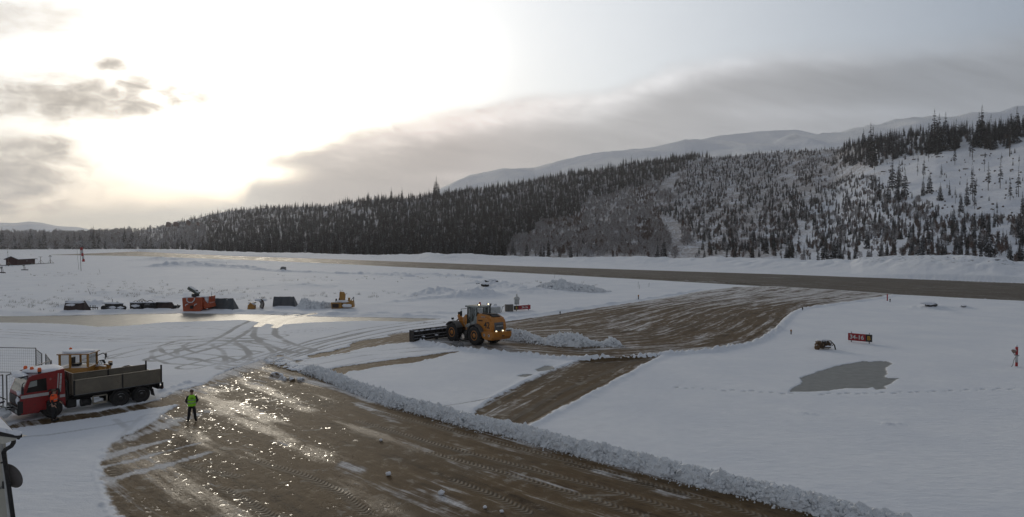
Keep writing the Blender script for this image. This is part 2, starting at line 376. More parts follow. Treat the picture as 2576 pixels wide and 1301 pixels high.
# ---- adaptive fan grid
ys = [13.0]
while ys[-1] < 1300: ys.append(ys[-1] * (1.0046 if ys[-1] < 420 else 1.008))
ys = np.array(ys)
ks = np.concatenate([np.linspace(-2.3, -.95, 60)[:-1], np.linspace(-.95, .95, 1150), np.linspace(.95, 2.3, 60)[1:]])
Kg, Yg = np.meshgrid(ks, ys)
Y0g = hill_y0(Kg)
Yg = np.minimum(Yg, Y0g + 25)          # stop just past the foot of the hill
Xg = Kg * Yg
px, py = Xg.ravel(), Yg.ravel(); kk = Kg.ravel()
nz = fbm(px / .5, py / .5, 3, 3); nz2 = fbm(px / 2.2, py / 2.2, 3, 7)
d_ap = sdf(APRON, px, py); d_lk = sdf(LINK, px, py); d_st = sdf(STRIP, px, py); d_we = sdf(WEDGE, px, py)
d_tx = sdf(TAXI, px, py); d_rw = sdf(RUNWAY, px, py)
d_ice = sdf(ICE, px, py); d_pu = np.maximum(np.maximum(sdf(PUD, px, py), sdf(PUD2, px, py)), sdf(PUD3, px, py))
rough_e = nz * .14 + nz2 * .12
scale_e = 1 + np.clip(py / 60, 0, 6) * .35
cl = np.maximum.reduce([d_ap, d_lk + nz2 * .8 - .2, d_st, d_we, d_tx, d_rw]) + rough_e * scale_e
icy = d_ice + rough_e * 1.2; pud = d_pu + rough_e * .5
track = np.zeros(px.shape); tread = np.zeros(px.shape)
for P, w, off, s in TRACKS:
    P = np.array(P)
    d = near(P, px, py, off + 1.0)
    d2 = np.abs(d - off) if off else d
    m = np.exp(-(d2 / w) ** 4) * s * (0.75 + .5 * nz2)
    track = np.maximum(track, m)
ridge = np.zeros(px.shape); rmask = np.zeros(px.shape)
lump = np.abs(fbm(px / .55, py / .55, 3, 51)) * 2.2; lumpf = np.abs(fbm(px / 2.5, py / 2.5, 4, 53)) * 2.2
for P, h, w, r, _ in RIDGES:
    d = near(P, px, py, w * 3)
    m = np.exp(-(d / w) ** 2)
    L_ = np.where(py > 90, lumpf, lump)
    ridge += m * h * ((1 - r * .6) + r * L_)
    rmask = np.maximum(rmask, np.where(d < w * .9, 1.0, 0.0) * (h > .1))
for (u, v, h, rad) in MOUNDS:
    x0, y0 = G(u, v); d = np.hypot(px - x0, py - y0)
    m = np.exp(-(d / rad) ** 2); ridge += m * h * (.7 + .6 * np.abs(fbm(px / (rad * .35), py / (rad * .35), 4, 61)) * 2)
clr = cl - rmask * 3.0 * np.clip(lump * 1.6 - .1, 0, 1)          # lumps bury the cleared surface
ew = 1 + py * .012 + sst(py, 90, 160) * 11
pave = sst(clr, -.22 * ew, .12)
icem = np.maximum(sst(icy, -.2, .15), sst(pud, -.08, .05))
zf = flat_z(px, py)
z = zf * (1 - pave) * (1 - icem) + ridge * (1 - sst(clr, .0, .5) * (1 - rmask)) - track * .035 * (1 - pave) + icem * .01
# small drifts, boot prints across the right-hand field
z += (1 - pave) * (1 - icem) * (fbm(px / .9, py / .35, 3, 71) * .012)
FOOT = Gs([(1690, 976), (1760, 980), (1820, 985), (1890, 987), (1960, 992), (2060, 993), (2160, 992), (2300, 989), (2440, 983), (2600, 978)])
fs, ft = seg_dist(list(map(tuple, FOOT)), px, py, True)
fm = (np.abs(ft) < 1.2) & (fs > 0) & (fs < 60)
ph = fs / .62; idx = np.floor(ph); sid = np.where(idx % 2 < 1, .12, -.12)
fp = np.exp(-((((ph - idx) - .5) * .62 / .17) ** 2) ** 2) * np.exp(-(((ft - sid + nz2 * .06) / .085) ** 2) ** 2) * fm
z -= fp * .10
track = np.maximum(track, fp * .85)  # boot prints greyed too: trodden snow plus shade painted into the dents
# little rises at the very edge of the swept arc
z += np.exp(-((cl + .18) / .16) ** 2) * .06 * (np.abs(nz) * 2) * (py < 120)
# film of snow left on the cleared surfaces
film = np.zeros(px.shape) + 0.0
edge_d = np.clip(-0 + clr, 0, 50)
film += np.where(d_ap > -1, .10 + .45 * np.exp(-edge_d / 1.0), 0)
for P, w, s in ((Gs([(540, 945), (640, 915), (720, 905)]), 2.2, .75), (Gs([(520, 985), (680, 955), (760, 950)]), 1.2, .35), (Gs([(262, 1152), (330, 1130), (420, 1108)]), .35, 1.1), (Gs([(258, 1175), (330, 1160), (400, 1140), (500, 1115)]), .22, .8), (Gs([(256, 1212), (330, 1192), (420, 1170), (520, 1140)]), .3, 1.0),
                (Gs([(300, 1110), (380, 1085), (440, 1060), (520, 1035)]), .5, .7), (Gs([(560, 1045), (700, 1030)]), .3, .3), (Gs([(870, 1168), (905, 1180)]), .45, .8), (Gs([(1060, 1235), (1180, 1290)]), .9, .55), (Gs([(1280, 1190), (1440, 1235)]), .5, .5), (Gs([(1080, 1200), (1160, 1215)]), .5, .35),
                (Gs([(1440, 1120), (1700, 1200)]), .5, .45), (Gs([(900, 1020), (1000, 1060)]), .5, .5), (Gs([(780, 960), (860, 980), (930, 1010)]), .6, .6), (Gs([(1660, 1235), (1720, 1250)]), .3, .8), (Gs([(1500, 1185), (1590, 1205)]), .35, .7), (Gs([(450, 985), (560, 965)]), .6, .4), (Gs([(680, 1110), (720, 1118)]), .3, .5)):
    film += s * np.exp(-(near(P, px, py, w * 3) / w) ** 2) * (d_ap > 0)
film += np.where(d_lk > -1, .3, 0) * (d_ap < 0) + np.where(d_st > 0, .16 + .4 * np.exp(-edge_d / .5), 0) + np.where(d_we > 0, .12, 0)
ut = UC + F * px / py; vt = VH + F * H / py
film += np.where((d_tx > 0), .46 + .3 * np.exp(-edge_d / 1.0) + .30 * sst(vt, 790, 740) + .25 * sst(ut, 1350, 1150) - .2 * sst(ut, 1650, 1950) * sst(vt, 740, 800) - .12 * sst(ut, 1700, 1300) * sst(vt, 830, 780), 0)
film += np.where(d_rw > 0, .16 + .35 * np.exp(-edge_d / 1.5), 0) * (d_tx < 1)
# gloss: smooth refrozen water
gloss = .45 * np.ones(px.shape)
gloss += .3 * sst(ut, 1200, 600) * (d_ap > -1) - .2 * (d_tx > 0) + .25 * (d_rw > 0) * sst(ut, 1600, 700)
gloss += .25 * np.exp(-(near(Gs([(700, 1110), (860, 1165)]), px, py, 2) / .6) ** 2) + .25 * np.exp(-(near(Gs([(860, 1240), (960, 1290)]), px, py, 2) / .7) ** 2)
# flow coordinates along the ploughing direction
fu, fv = px.copy(), py.copy()
gA = list(map(tuple, Gs([(700, 930), (2092, 1298)]))); sA, tA = seg_dist(gA, px, py, True)
gB = list(map(tuple, Gs([(1130, 880), (1250, 892), (1395, 903), (1483, 907), (1571, 903), (1700, 893), (1830, 880), (1912, 860), (1960, 830), (2000, 790), (2080, 768), (2250, 745)])))
sB, tB = seg_dist(gB, px, py, True)
gC = list(map(tuple, Gs([(1210, 1040), (1474, 906)]))); sC, tC = seg_dist(gC, px, py, True)
gD = list(map(tuple, Gs([(2576, 757), (1640, 704.5), (1000, 671.5), (661, 656)]))); sD, tD = seg_dist(gD, px, py, True)
gE = list(map(tuple, Gs([(1100, 812), (900, 847), (700, 896), (560, 950)]))); sE, tE = seg_dist(gE, px, py, True)
# straight-run blend on the taxiway's far side
gF = list(map(tuple, Gs([(1265, 811), (1760, 733)]))); sF, tF = seg_dist(gF, px, py, True)
wF = sst(np.abs(tB) / (np.abs(tB) + np.abs(tF) + .1), .35, .9)
fu = np.where(d_ap > -2, sA, fu); fv = np.where(d_ap > -2, tA, fv)
fu = np.where(d_st > -1, sC, fu); fv = np.where(d_st > -1, tC + 200, fv)
fu = np.where((d_lk > -2) & (d_ap < 0), sE, fu); fv = np.where((d_lk > -2) & (d_ap < 0), tE + 90, fv)
fu = np.where(d_tx > -2, sB * (1 - wF) + sF * wF, fu); fv = np.where(d_tx > -2, tB * (1 - wF) + (tF + 30) * wF + 400, fv)
fu = np.where((d_rw > -2) & (d_tx < .5), sD, fu); fv = np.where((d_rw > -2) & (d_tx < .5), tD + 600, fv)
# treads pressed into the apron crust
TREAD = [Gs([(940, 1035), (1100, 1075), (1250, 1115), (1500, 1180), (1800, 1265), (1950, 1310)]), Gs([(1080, 1140), (1300, 1200), (1500, 1260), (1620, 1300)]), Gs([(900, 1060), (1100, 1120), (1330, 1180), (1560, 1240), (1760, 1300)]),
         Gs([(640, 1160), (760, 1195), (860, 1240), (920, 1290)]), Gs([(1140, 1210), (1250, 1250), (1330, 1290)]), Gs([(560, 1230), (620, 1260), (700, 1310)]), Gs([(420, 1160), (500, 1180), (600, 1200)]), Gs([(1430, 1170), (1600, 1215), (1720, 1245)]),
         Gs([(300, 1110), (296, 1150), (290, 1200)]), Gs([(1280, 1060), (1400, 990), (1520, 940), (1600, 905)]), Gs([(1310, 1068), (1420, 1005), (1540, 950)])]
tread = np.zeros(px.shape); ts_ = np.zeros(px.shape)
for P in TREAD:
    Pl = list(map(tuple, P)); m0 = (px > P[:, 0].min() - 2) & (px < P[:, 0].max() + 2) & (py > P[:, 1].min() - 2) & (py < P[:, 1].max() + 2)
    if not m0.any(): continue
    dd_ = seg_dist(Pl, px[m0], py[m0]); s_, t_ = seg_dist(Pl, px[m0], py[m0], True)
    m = np.exp(-(dd_ / .24) ** 6)
    cur = tread[m0]; take = m > cur
    tread[m0] = np.where(take, m, cur)
    ts = ts_[m0]; ts_[m0] = np.where(take, s_ + np.abs(t_) * .8, ts)
for P_ in (Gs([(648, 822), (672, 806), (705, 797), (745, 793)]), Gs([(692, 825), (715, 808), (745, 797), (790, 792)])): icy = np.maximum(icy, .55 - near(P_, px, py, 3) + nz * .15)
icyv = np.maximum(icy, pud * 1.0)
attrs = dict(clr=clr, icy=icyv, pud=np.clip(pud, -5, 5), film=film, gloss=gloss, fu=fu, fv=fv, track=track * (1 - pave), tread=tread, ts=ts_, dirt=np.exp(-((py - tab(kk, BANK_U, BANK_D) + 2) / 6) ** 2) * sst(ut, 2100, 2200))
co = np.stack([px, py, z], 1)
nr, nc = Yg.shape
ii = np.arange(nr * nc).reshape(nr, nc)
faces = np.stack([ii[:-1, :-1].ravel(), ii[:-1, 1:].ravel(), ii[1:, 1:].ravel(), ii[1:, :-1].ravel()], 1)
# drop collapsed rows beyond the hill foot
keep = (co[faces[:, 3], 1] - co[faces[:, 0], 1]) > 1e-4
faces = faces[keep]
fc = lambda arr: arr[faces[:, 0]]
zone = np.zeros(len(faces), int)
zone[fc(icy) > .0] = 4
zone[(fc(pud) > .0)] = 5
zone[(fc(clr) > 0) & (fc(np.maximum(d_ap, d_lk)) > -.6)] = 1
zone[(fc(clr) > 0) & (fc(np.maximum(d_st, d_we)) > -.4) & (fc(d_ap) < 0)] = 6
zone[(fc(clr) > 0) & (fc(d_tx) > -.6) & (fc(d_lk) < 0)] = 2
zone[(fc(clr) > 0) & (fc(d_rw) > -2) & (fc(d_tx) < 0)] = 3
# ============================================================ MATERIALS
def newmat(name):
    m = bpy.data.materials.new(name); m.use_nodes = True
    return m, NT(m.node_tree)
def principled(N, col, rough=.6, metal=0.0, spec=.5, bump=None, bstr=.3, bdist=.02, emis=None, estr=0, alpha=None, coat=None):
    p = N.node('ShaderNodeBsdfPrincipled')
    if isinstance(col, tuple) and len(col) == 3: col = (*col, 1)
    N.put(col, p.inputs['Base Color']); N.put(rough, p.inputs['Roughness']); N.put(metal, p.inputs['Metallic'])
    N.put(spec, p.inputs['Specular IOR Level'])
    if bump is not None:
        b_ = N.node('ShaderNodeBump'); b_.inputs['Strength'].default_value = bstr; b_.inputs['Distance'].default_value = bdist
        N.put(bump, b_.inputs['Height']); N.link(b_.outputs[0], p.inputs['Normal'])
    if emis is not None: p.inputs['Emission Color'].default_value = (*emis, 1); p.inputs['Emission Strength'].default_value = estr
    if alpha is not None: N.put(alpha, p.inputs['Alpha'])
    if coat: p.inputs['Coat Weight'].default_value = coat
    o = N.node('ShaderNodeOutputMaterial'); N.link(p.outputs[0], o.inputs[0])
    return p

SNOW = (.80, .82, .86)
def ground_material():
    m, N = newmat('snow_and_ice_ground')
    geo = N.node('ShaderNodeNewGeometry'); P = S(N.nt, geo.outputs['Position'])
    X, Y_, Z_ = N.sep(P); XY = N.comb(X, Y_)
    clr, icy, pudv, film, gl = (N.attr(k) for k in ('clr', 'icy', 'pud', 'film', 'gloss'))
    fu_, fv_, trk, trd, tss, dirt = (N.attr(k) for k in ('fu', 'fv', 'track', 'tread', 'ts', 'dirt'))
    n_f = N.noise(XY, 9.0, 4, .6)                    # ~10 cm
    n_m = N.noise(XY, 1.6, 5, .6)                    # ~0.6 m
    n_b = N.noise(XY, .16, 4, .6)                    # ~6 m
    s1 = N.noise(N.comb(fu_ * .09, fv_ * 1.1), 1.0, 6, .66, .5)
    s2 = N.noise(N.comb(fu_ * .35, fv_ * 4.0), 1.0, 5, .7, .4)
    s3 = N.noise(N.comb(fu_ * .05, fv_ * .5), 1.0, 4, .6)
    # ---- snow
    sc_ = N.mix(n_b.step(.3, .7), (.74, .77, .82), (.82, .84, .87))
    sc_ = N.mix(n_m.step(.35, .7) * .4, sc_, (.70, .725, .77))
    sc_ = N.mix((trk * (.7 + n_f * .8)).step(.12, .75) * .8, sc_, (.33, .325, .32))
    sc_ = N.mix(dirt * N.noise(N.comb(X, Y_, Z_ * 4), .6, 5, .7).step(.57, .63), sc_, (.05, .045, .04))
    # ---- brown ice
    t1 = s1 * .5 + s2 * .25 + n_m * .25
    ic = N.mix(t1.step(.36, .50), (.046, .029, .015), (.125, .083, .043))
    ic = N.mix(t1.step(.50, .66), ic, (.245, .188, .115))
    ic = N.mix(n_b.step(.42, .68) * .45, ic, (.10, .08, .058))
    ic = N.mix(n_f.step(.5, .72) * .5, ic, (.05, .037, .024))
    ic = N.mix((n_m * .6 + n_f * .4).step(.54, .64) * .6, ic, (.23, .19, .14))
    ic = N.mix((N.noise(XY, .55, 5, .65, 1.2) * .7 + n_m * .3).step(.56, .64) * .55, ic, (.34, .32, .28))
    rwz = fv_.step(480, 520)
    ic = N.mix(rwz * .65, ic, N.mix(t1.step(.4, .6), (.075, .070, .062), (.15, .142, .125)))
    # tread pattern
    tp = ((tss * 26.0)._m('SINE') * .5 + .5) * trd
    ic = N.mix(tp * .45, ic, (.30, .275, .23)); ic = N.mix(trd * (1.0 - tp) * .35, ic, (.07, .055, .04))
    # ---- snow film on the ice
    fm_ = (film + (s1 - .5) * 2.6 + (s2 - .5) * 1.5 + (n_m - .5) * .7 + (s3 - .5) * 1.2 - trd * .2)
    fa = fm_.step(.36, 1.05)
    fa = fa * (.55 + .45 * n_f.step(.3, .6))
    pv = N.mix(fa, ic, (.66, .66, .67))
    # ---- plain frozen water
    wt = N.mix(N.noise(XY, .8, 4).step(.3, .7), (.20, .195, .175), (.27, .262, .235))
    wt = N.mix(pudv.step(.35, -.02) * pudv.step(-.4, -.1) * .4, wt, (.45, .46, .47)); wt = N.mix(pudv.step(-.1, .25), wt, N.mix(n_m.step(.3, .7), (.21, .215, .205), (.26, .265, .255)))
    # ---- combine
    mp = (clr + (n_m - .5) * .35 + (n_f - .5) * .3).step(-.10, .10)
    mw = (icy + (n_m - .5) * .25).step(-.06, .06)
    col = N.mix(mw, sc_, wt); col = N.mix(mp, col, pv)
    # roughness: patches of smooth ice
    gi = (gl * .8 + (N.noise(XY, 3.6, 4, .62, .8) - .5) * 2.3 + (n_b - .5) * .8 + (s1 - .5) * .5)
    sheen = (gl * .7 + (s3 - .5) * 1.8 + (n_b - .5) * 1.2).step(.50, .75)
    rp = (S(N.nt, .66) - sheen * .2).min(gi.step(.93, 1.03, .70, .12)) + fa * .4
    rp = rp.min(.75)
    rsn = S(N.nt, .8) + trk * .1
    rg_ = N.mix(mw, N.comb(rsn, rsn, rsn), N.comb(.5, .5, .5)); rg_ = N.mix(mp, rg_, N.comb(rp, rp, rp))
    rr, _, _ = N.sep(rg_)
    sp = (mw * .10).max(mp * (gi.step(.92, 1.04, .05, .5) + sheen * .025)).max(.05)
    # bump
    hs = N.noise(XY, 14, 3, .6) * .4 + N.noise(N.comb(X * .6 + Y_ * .25, Y_ * 1.6), 2.2, 5, .6, .6) * 1.5
    hp = (s2 * .6 + n_f * .35 + N.noise(XY, 30, 2) * .15) * gi.step(.5, .95, 1.0, .16) + tp * .9
    hh = hs * (1.0 - mp) * (1.0 - mw * .97) + hp * mp
    principled(N, col, rr, 0, sp, hh, .8, .035)
    return m
M_GROUND = ground_material()

def hill_material():
    m, N = newmat('snowy_hill')
    geo = N.node('ShaderNodeNewGeometry'); X, Y_, Z_ = N.sep(geo.outputs['Position']); V = N.comb(X, Y_)
    n1 = N.noise(V, .05, 5, .65); n2 = N.noise(V, .5, 4, .6)
    c = N.mix(n1.step(.35, .7), (.70, .73, .79), (.80, .82, .86))
    sc__ = N.attr('scrub')
    c = N.mix((n2 * .6 + n1 * .4 + sc__ * .12).step(.54, .64) * (sc__ * .4 + .4), c, (.22, .185, .165))
    principled(N, c, .8, 0, .2, n2, .6, .6)
    return m
def mountain_material():
    m, N = newmat('mountain_snow')
    geo = N.node('ShaderNodeNewGeometry'); P = geo.outputs['Position']
    n1 = N.noise(P, .0012, 7, .6); n2 = N.noise(P, .008, 5, .65)
    c = N.mix(n1.step(.4, .62), (.66, .70, .77), (.97, .97, .96))
    c = N.mix((n2 * .5 + n1 * .5).step(.54, .62) * .35, c, (.36, .38, .44))
    principled(N, c, .85, 0, .1, n2, 1.0, 25)
    return m

_pm = {}
def paint(name, col, rough=.45, metal=0.0, var=.25, scale=3.0, dirt=(.05, .045, .04), dirta=.25, snow=0.0, bump=.15, coat=None, thr=.55):
    """painted or plain surface with wear, grime and, where asked, snow lying on its upper faces"""
    if name in _pm: return _pm[name]
    m, N = newmat(name)
    tc_ = N.node('ShaderNodeTexCoord'); P = tc_.outputs['Object']
    n1 = N.noise(P, scale, 5, .6); n2 = N.noise(P, scale * 5, 4, .65)
    dk = tuple(c * (1 - var) for c in col)
    c = N.mix(n1.step(.3, .7), dk, col)
    c = N.mix((n1 * .5 + n2 * .5).step(.52, .66) * dirta, c, dirt)
    rr = S(N.nt, rough) + (n2 - .5) * .3
    if snow > 0:
        geo = N.node('ShaderNodeNewGeometry'); _, _, nz_ = N.sep(geo.outputs['Normal'])
        f = (nz_ + (n1 - .5) * .7 + (n2 - .5) * .5).step(thr, thr + .16) * snow
        c = N.mix(f, c, (.80, .82, .86)); rr = rr.max(f * .7)
    principled(N, c, rr, metal, .5, n2, bump, .01, coat=coat)
    _pm[name] = m; return m
def emit(name, col, s):
    if name in _pm: return _pm[name]
    m, N = newmat(name); principled(N, col, .3, emis=col, estr=s); _pm[name] = m; return m
def glass(name, col=(.02, .03, .03), rough=.06):
    if name in _pm: return _pm[name]
    m, N = newmat(name)
    p = principled(N, (*col, 1), rough, 0, .7); p.inputs['Transmission Weight'].default_value = .0; p.inputs['Alpha'].default_value = .45
    _pm[name] = m; return m

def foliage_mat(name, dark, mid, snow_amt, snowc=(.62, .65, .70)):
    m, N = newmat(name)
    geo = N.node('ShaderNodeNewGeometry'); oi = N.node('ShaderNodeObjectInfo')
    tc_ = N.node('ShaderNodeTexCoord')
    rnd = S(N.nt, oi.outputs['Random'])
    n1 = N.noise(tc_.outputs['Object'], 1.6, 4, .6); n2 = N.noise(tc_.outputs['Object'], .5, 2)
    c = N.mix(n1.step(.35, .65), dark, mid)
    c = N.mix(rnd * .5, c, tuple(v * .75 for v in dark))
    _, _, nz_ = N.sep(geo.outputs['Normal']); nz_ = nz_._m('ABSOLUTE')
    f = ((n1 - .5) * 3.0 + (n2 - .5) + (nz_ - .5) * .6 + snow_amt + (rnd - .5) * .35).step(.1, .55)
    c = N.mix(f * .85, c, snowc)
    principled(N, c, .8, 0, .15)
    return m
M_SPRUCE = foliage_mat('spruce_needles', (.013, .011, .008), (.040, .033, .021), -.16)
M_BARK = paint('bark', (.09, .065, .048), .9, var=.4, scale=2, dirta=.2)
M_TWIG = foliage_mat('frosty_twigs', (.20, .165, .15), (.36, .325, .31), .34, (.66, .68, .72))
M_TWIGB = foliage_mat('brown_twigs', (.10, .065, .052), (.22, .15, .12), .05, (.45, .46, .48))
# ============================================================ LAND OBJECTS
for zi, nm in ((0, 'snow_field'), (1, 'apron'), (2, 'taxiway'), (3, 'runway'), (4, 'frozen_water'), (5, 'ice_puddle'), (6, 'service_road')):
    fs_ = faces[zone == zi]
    if not len(fs_): continue
    used, inv = np.unique(fs_, return_inverse=True)
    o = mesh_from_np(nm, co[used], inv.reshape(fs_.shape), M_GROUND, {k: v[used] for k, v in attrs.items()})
    tag(o, kind='structure')
# plain ground carried on all round, a little lower so it never meets the detailed sheet
bm = bmesh.new()
vs_ = [bm.verts.new(p) for p in ((-9000, -2400, -1.6), (9000, -2400, -1.6), (9000, 11900, -1.6), (-9000, 11900, -1.6))]; bm.faces.new(vs_)
vs_ = [bm.verts.new(p) for p in ((-60, -60, -.04), (60, -60, -.04), (60, 13.4, -.04), (-60, 13.4, -.04))]; bm.faces.new(vs_)
me = bpy.data.meshes.new('ground'); bm.to_mesh(me); bm.free(); me.materials.append(mountain_material())
tag(link_ := bpy.data.objects.new('ground', me), kind='structure'); C.objects.link(link_)

def fan(name, kks, tts, fy, fz, mat_):
    Kx, Tx = np.meshgrid(kks, tts); Y = fy(Kx, Tx); X = Kx * Y; Zz = fz(X, Y)
    n0, n1 = Kx.shape; ii_ = np.arange(n0 * n1).reshape(n0, n1)
    f_ = np.stack([ii_[:-1, :-1].ravel(), ii_[:-1, 1:].ravel(), ii_[1:, 1:].ravel(), ii_[1:, :-1].ravel()], 1)
    o = mesh_from_np(name, np.stack([X.ravel(), Y.ravel(), Zz.ravel()], 1), f_, mat_)
    return tag(o, kind='structure')
hill = fan('wooded_hill', np.linspace(-1.6, 1.6, 700), np.concatenate([np.linspace(-.012, 1, 260), np.linspace(1.02, 1.6, 16)]),
    lambda K, T: hill_y0(K) + (hill_y1(K) - hill_y0(K)) * T, hill_z, hill_material())
hc_ = np.empty(len(hill.data.vertices) * 3, np.float32); hill.data.vertices.foreach_get('co', hc_); hc_ = hc_.reshape(-1, 3)
hu = UC + F * hc_[:, 0] / hc_[:, 1]; hv_ = VH - F * (hc_[:, 2] - H) / hc_[:, 1]
scr = sst(hu + (hv_ - 450) * .9 + fbm(hc_[:, 0] / 40, hc_[:, 1] / 40, 3, 88) * 120, 2260, 2060)
hill.data.attributes.new('scrub', 'FLOAT', 'POINT').data.foreach_set('value', scr.astype(np.float32))

MM = mountain_material()
def mountain(name, U, V, D, depth, back, rough, seed, u0, u1, n=420):
    def fz(X, Y):
        k = X / Y; d = np.interp(uk(k), U, D) if hasattr(D, '__len__') else D
        zr = H + d * ev(np.interp(uk(k), U, V))
        t = (Y - (d - depth)) / depth
        zz = np.where(t < 1, zr * np.clip(t, 0, 1) ** .8, zr * (1 - (t - 1) * .8))
        am = np.clip(t * 3, 0, 1) * np.clip(zr / 300, 0.1, 1)
        rdg = 1 - np.abs(fbm(X / 420, Y / 900, 5, seed)) * 2
        return zz + am * (fbm(X / 700, Y / 700, 5, seed + 3) * rough + (rdg - .6) * rough * .5)
    return fan(name, np.linspace((u0 - UC) / F, (u1 - UC) / F, n), np.linspace(0, 1.5, 90), lambda K, T: D - depth + T * depth if not hasattr(D, '__len__') else np.interp(uk(K), U, D) - depth + T * depth, fz, MM)
mountain('mountain', [1050, 1120, 1180, 1270, 1310, 1345, 1400, 1480, 1540, 1600, 1660, 1720, 1800, 1900, 2000, 2200], [500, 467, 440, 416, 415, 419, 405, 390, 378, 374, 366, 352, 356, 362, 378, 420], 5200, 2200, 0, 40, 101, 1030, 2250)
mountain('mountain', [1700, 1780, 1850, 1950, 2050, 2100, 2180, 2260, 2350, 2440, 2520, 2576, 2900, 4000], [420, 385, 368, 352, 331, 322, 308, 298, 281, 276, 272, 268, 262, 300], 3900, 1700, 0, 75, 131, 1690, 4000)
mountain('mountain', [1600, 1700, 1800, 1900, 2000, 2100], [420, 366, 340, 330, 328, 345], 6500, 1800, 0, 14, 151, 1590, 2120, 160)
mountain('mountain', [-1500, -100, 0, 40, 75, 110, 150, 200, 240, 300, 420], [570, 570, 560, 561, 556, 560, 568, 572, 580, 590, 596], 6000, 2600, 0, 18, 171, -1500, 430, 260)

# ============================================================ FOREST
rng = random.Random(11)
def prism_from(verts, faces_, name, mat_):
    me = bpy.data.meshes.new(name); me.from_pydata(verts, [], faces_); me.update(); me.materials.append(mat_); return me
def trunk_mesh(h, r, name='trunk', bend=.02, seed=0, sides=6):
    r_ = random.Random(seed); V, Fc = [], []; n = 7
    for i in range(n):
        t = i / (n - 1); rr = r * (1 - t) ** .8 + .015; cx, cy = bend * h * math.sin(t * 3 + seed) * t, bend * h * math.cos(t * 2.3 + seed) * t
        for j in range(sides): a_ = 2 * math.pi * j / sides; V.append((cx + rr * math.cos(a_), cy + rr * math.sin(a_), t * h - .4 * (i == 0)))
    for i in range(n - 1):
        for j in range(sides): Fc.append((i * sides + j, i * sides + (j + 1) % sides, (i + 1) * sides + (j + 1) % sides, (i + 1) * sides + j))
    return prism_from(V, Fc, name, M_BARK)
def spruce_mesh(h, Rr, seed, z0=.05, nw=24, power=.9, sparse=0.0, mat_=None):
    r = random.Random(seed); V, Fc = [], []
    def quad(*p):
        i = len(V); V.extend(p); Fc.append(tuple(range(i, i + len(p))))
    lop = [r.uniform(.75, 1.15) for _ in range(8)]
    for i in range(nw):
        t = (i + r.uniform(-.3, .3)) / nw; t = max(0, t)
        zc = h * (z0 + (1 - z0) * t ** .93); rad = Rr * (1 - t) ** power * r.uniform(.8, 1.12) + .10
        nb = max(5, int(9 * (1 - t * .4)))
        off = r.uniform(0, 6.28)
        for j in range(nb):
            if r.random() < sparse: continue
            a_ = off + 6.283 * j / nb + r.uniform(-.25, .25); L = rad * r.uniform(.65, 1.18) * lop[int(a_ / .7854) % 8]
            dr = L * r.uniform(.22, .5) - (t > .8) * L * .5
            ca, sa = math.cos(a_), math.sin(a_)
            def pt(d, s, zo): return (ca * d - sa * s, sa * d + ca * s, zc - dr * (d / L) ** 1.2 + zo)
            w = .13 * L + .14
            m = L * .5
            quad(pt(.03, 0, 0), pt(m, w, -.16 * w), pt(L, 0, 0), pt(m * 1.05, 0, .10))
            quad(pt(.03, 0, 0), pt(m * 1.05, 0, .10), pt(L, 0, 0), pt(m, -w, -.16 * w))
            if L > .8:
                for sgn in (-1, 1):           # side twigs hang beside the branch
                    q0 = L * r.uniform(.35, .7); ww = w * r.uniform(1.3, 2.2)
                    quad(pt(q0, 0, 0), pt(q0 + .25 * L, sgn * ww, -.25 - .1 * r.random()), pt(q0 + .3 * L, sgn * w * .4, -.35 * w))
                quad(pt(L * .3, 0, -.02), pt(L * .85, .05, -.38 * w - .25), pt(L * .95, 0, 0))
    quad((.07, 0, h * .92), (-.04, .06, h * .92), (0, 0, h * 1.03)); quad((0, -.07, h * .9), (-.04, .06, h * .92), (0, 0, h * 1.03))
    return prism_from(V, Fc, 'crown', mat_ or M_SPRUCE)
def bare_mesh(h, Rr, seed, mat_, n=15, sub=9, up=.75, z0=.12):
    """leafless crown: limbs splitting into fine twigs, each a narrow tapering blade"""
    r = random.Random(seed); V, Fc = [], []
    def blade(a_, b_, w0, w1):
        a_, b_ = Vector(a_), Vector(b_); d = (b_ - a_).normalized(); s = d.cross(Vector((r.uniform(-1, 1), r.uniform(-1, 1), r.uniform(-.3, .3)))).normalized()
        i = len(V); V.extend([a_ - s * w0, a_ + s * w0, b_ + s * w1, b_ - s * w1]); Fc.append((i, i + 1, i + 2, i + 3))
    for i in range(n):
        t = (i + .5) / n; zc = h * (z0 + .62 * t); a_ = r.uniform(0, 6.28)
        L = Rr * r.uniform(.6, 1.1) * (1.15 - .55 * t); d = Vector((math.cos(a_), math.sin(a_), up * r.uniform(.7, 1.6) + t)).normalized()
        p0 = Vector((0, 0, zc)); p1 = p0 + d * L * 1.2
        p1.z = min(p1.z, h * 1.0)
        blade(p0, p1, .09, .04)
        for k_ in range(sub):
            q_ = p0.lerp(p1, r.uniform(.2, 1)); dd_ = (d * .6 + Vector((r.uniform(-1, 1), r.uniform(-1, 1), r.uniform(-.1, 1.1)))).normalized()
            e_ = q_ + dd_ * L * r.uniform(.25, .55); blade(q_, e_, .045, .018)
            for _ in range(3):
                q2 = q_.lerp(e_, r.uniform(.3, 1)); blade(q2, q2 + (dd_ + Vector((r.uniform(-1, 1), r.uniform(-1, 1), r.uniform(-.6, .8))) * .9).normalized() * L * r.uniform(.15, .32), .11, .05)
    return prism_from(V, Fc, 'crown', mat_)

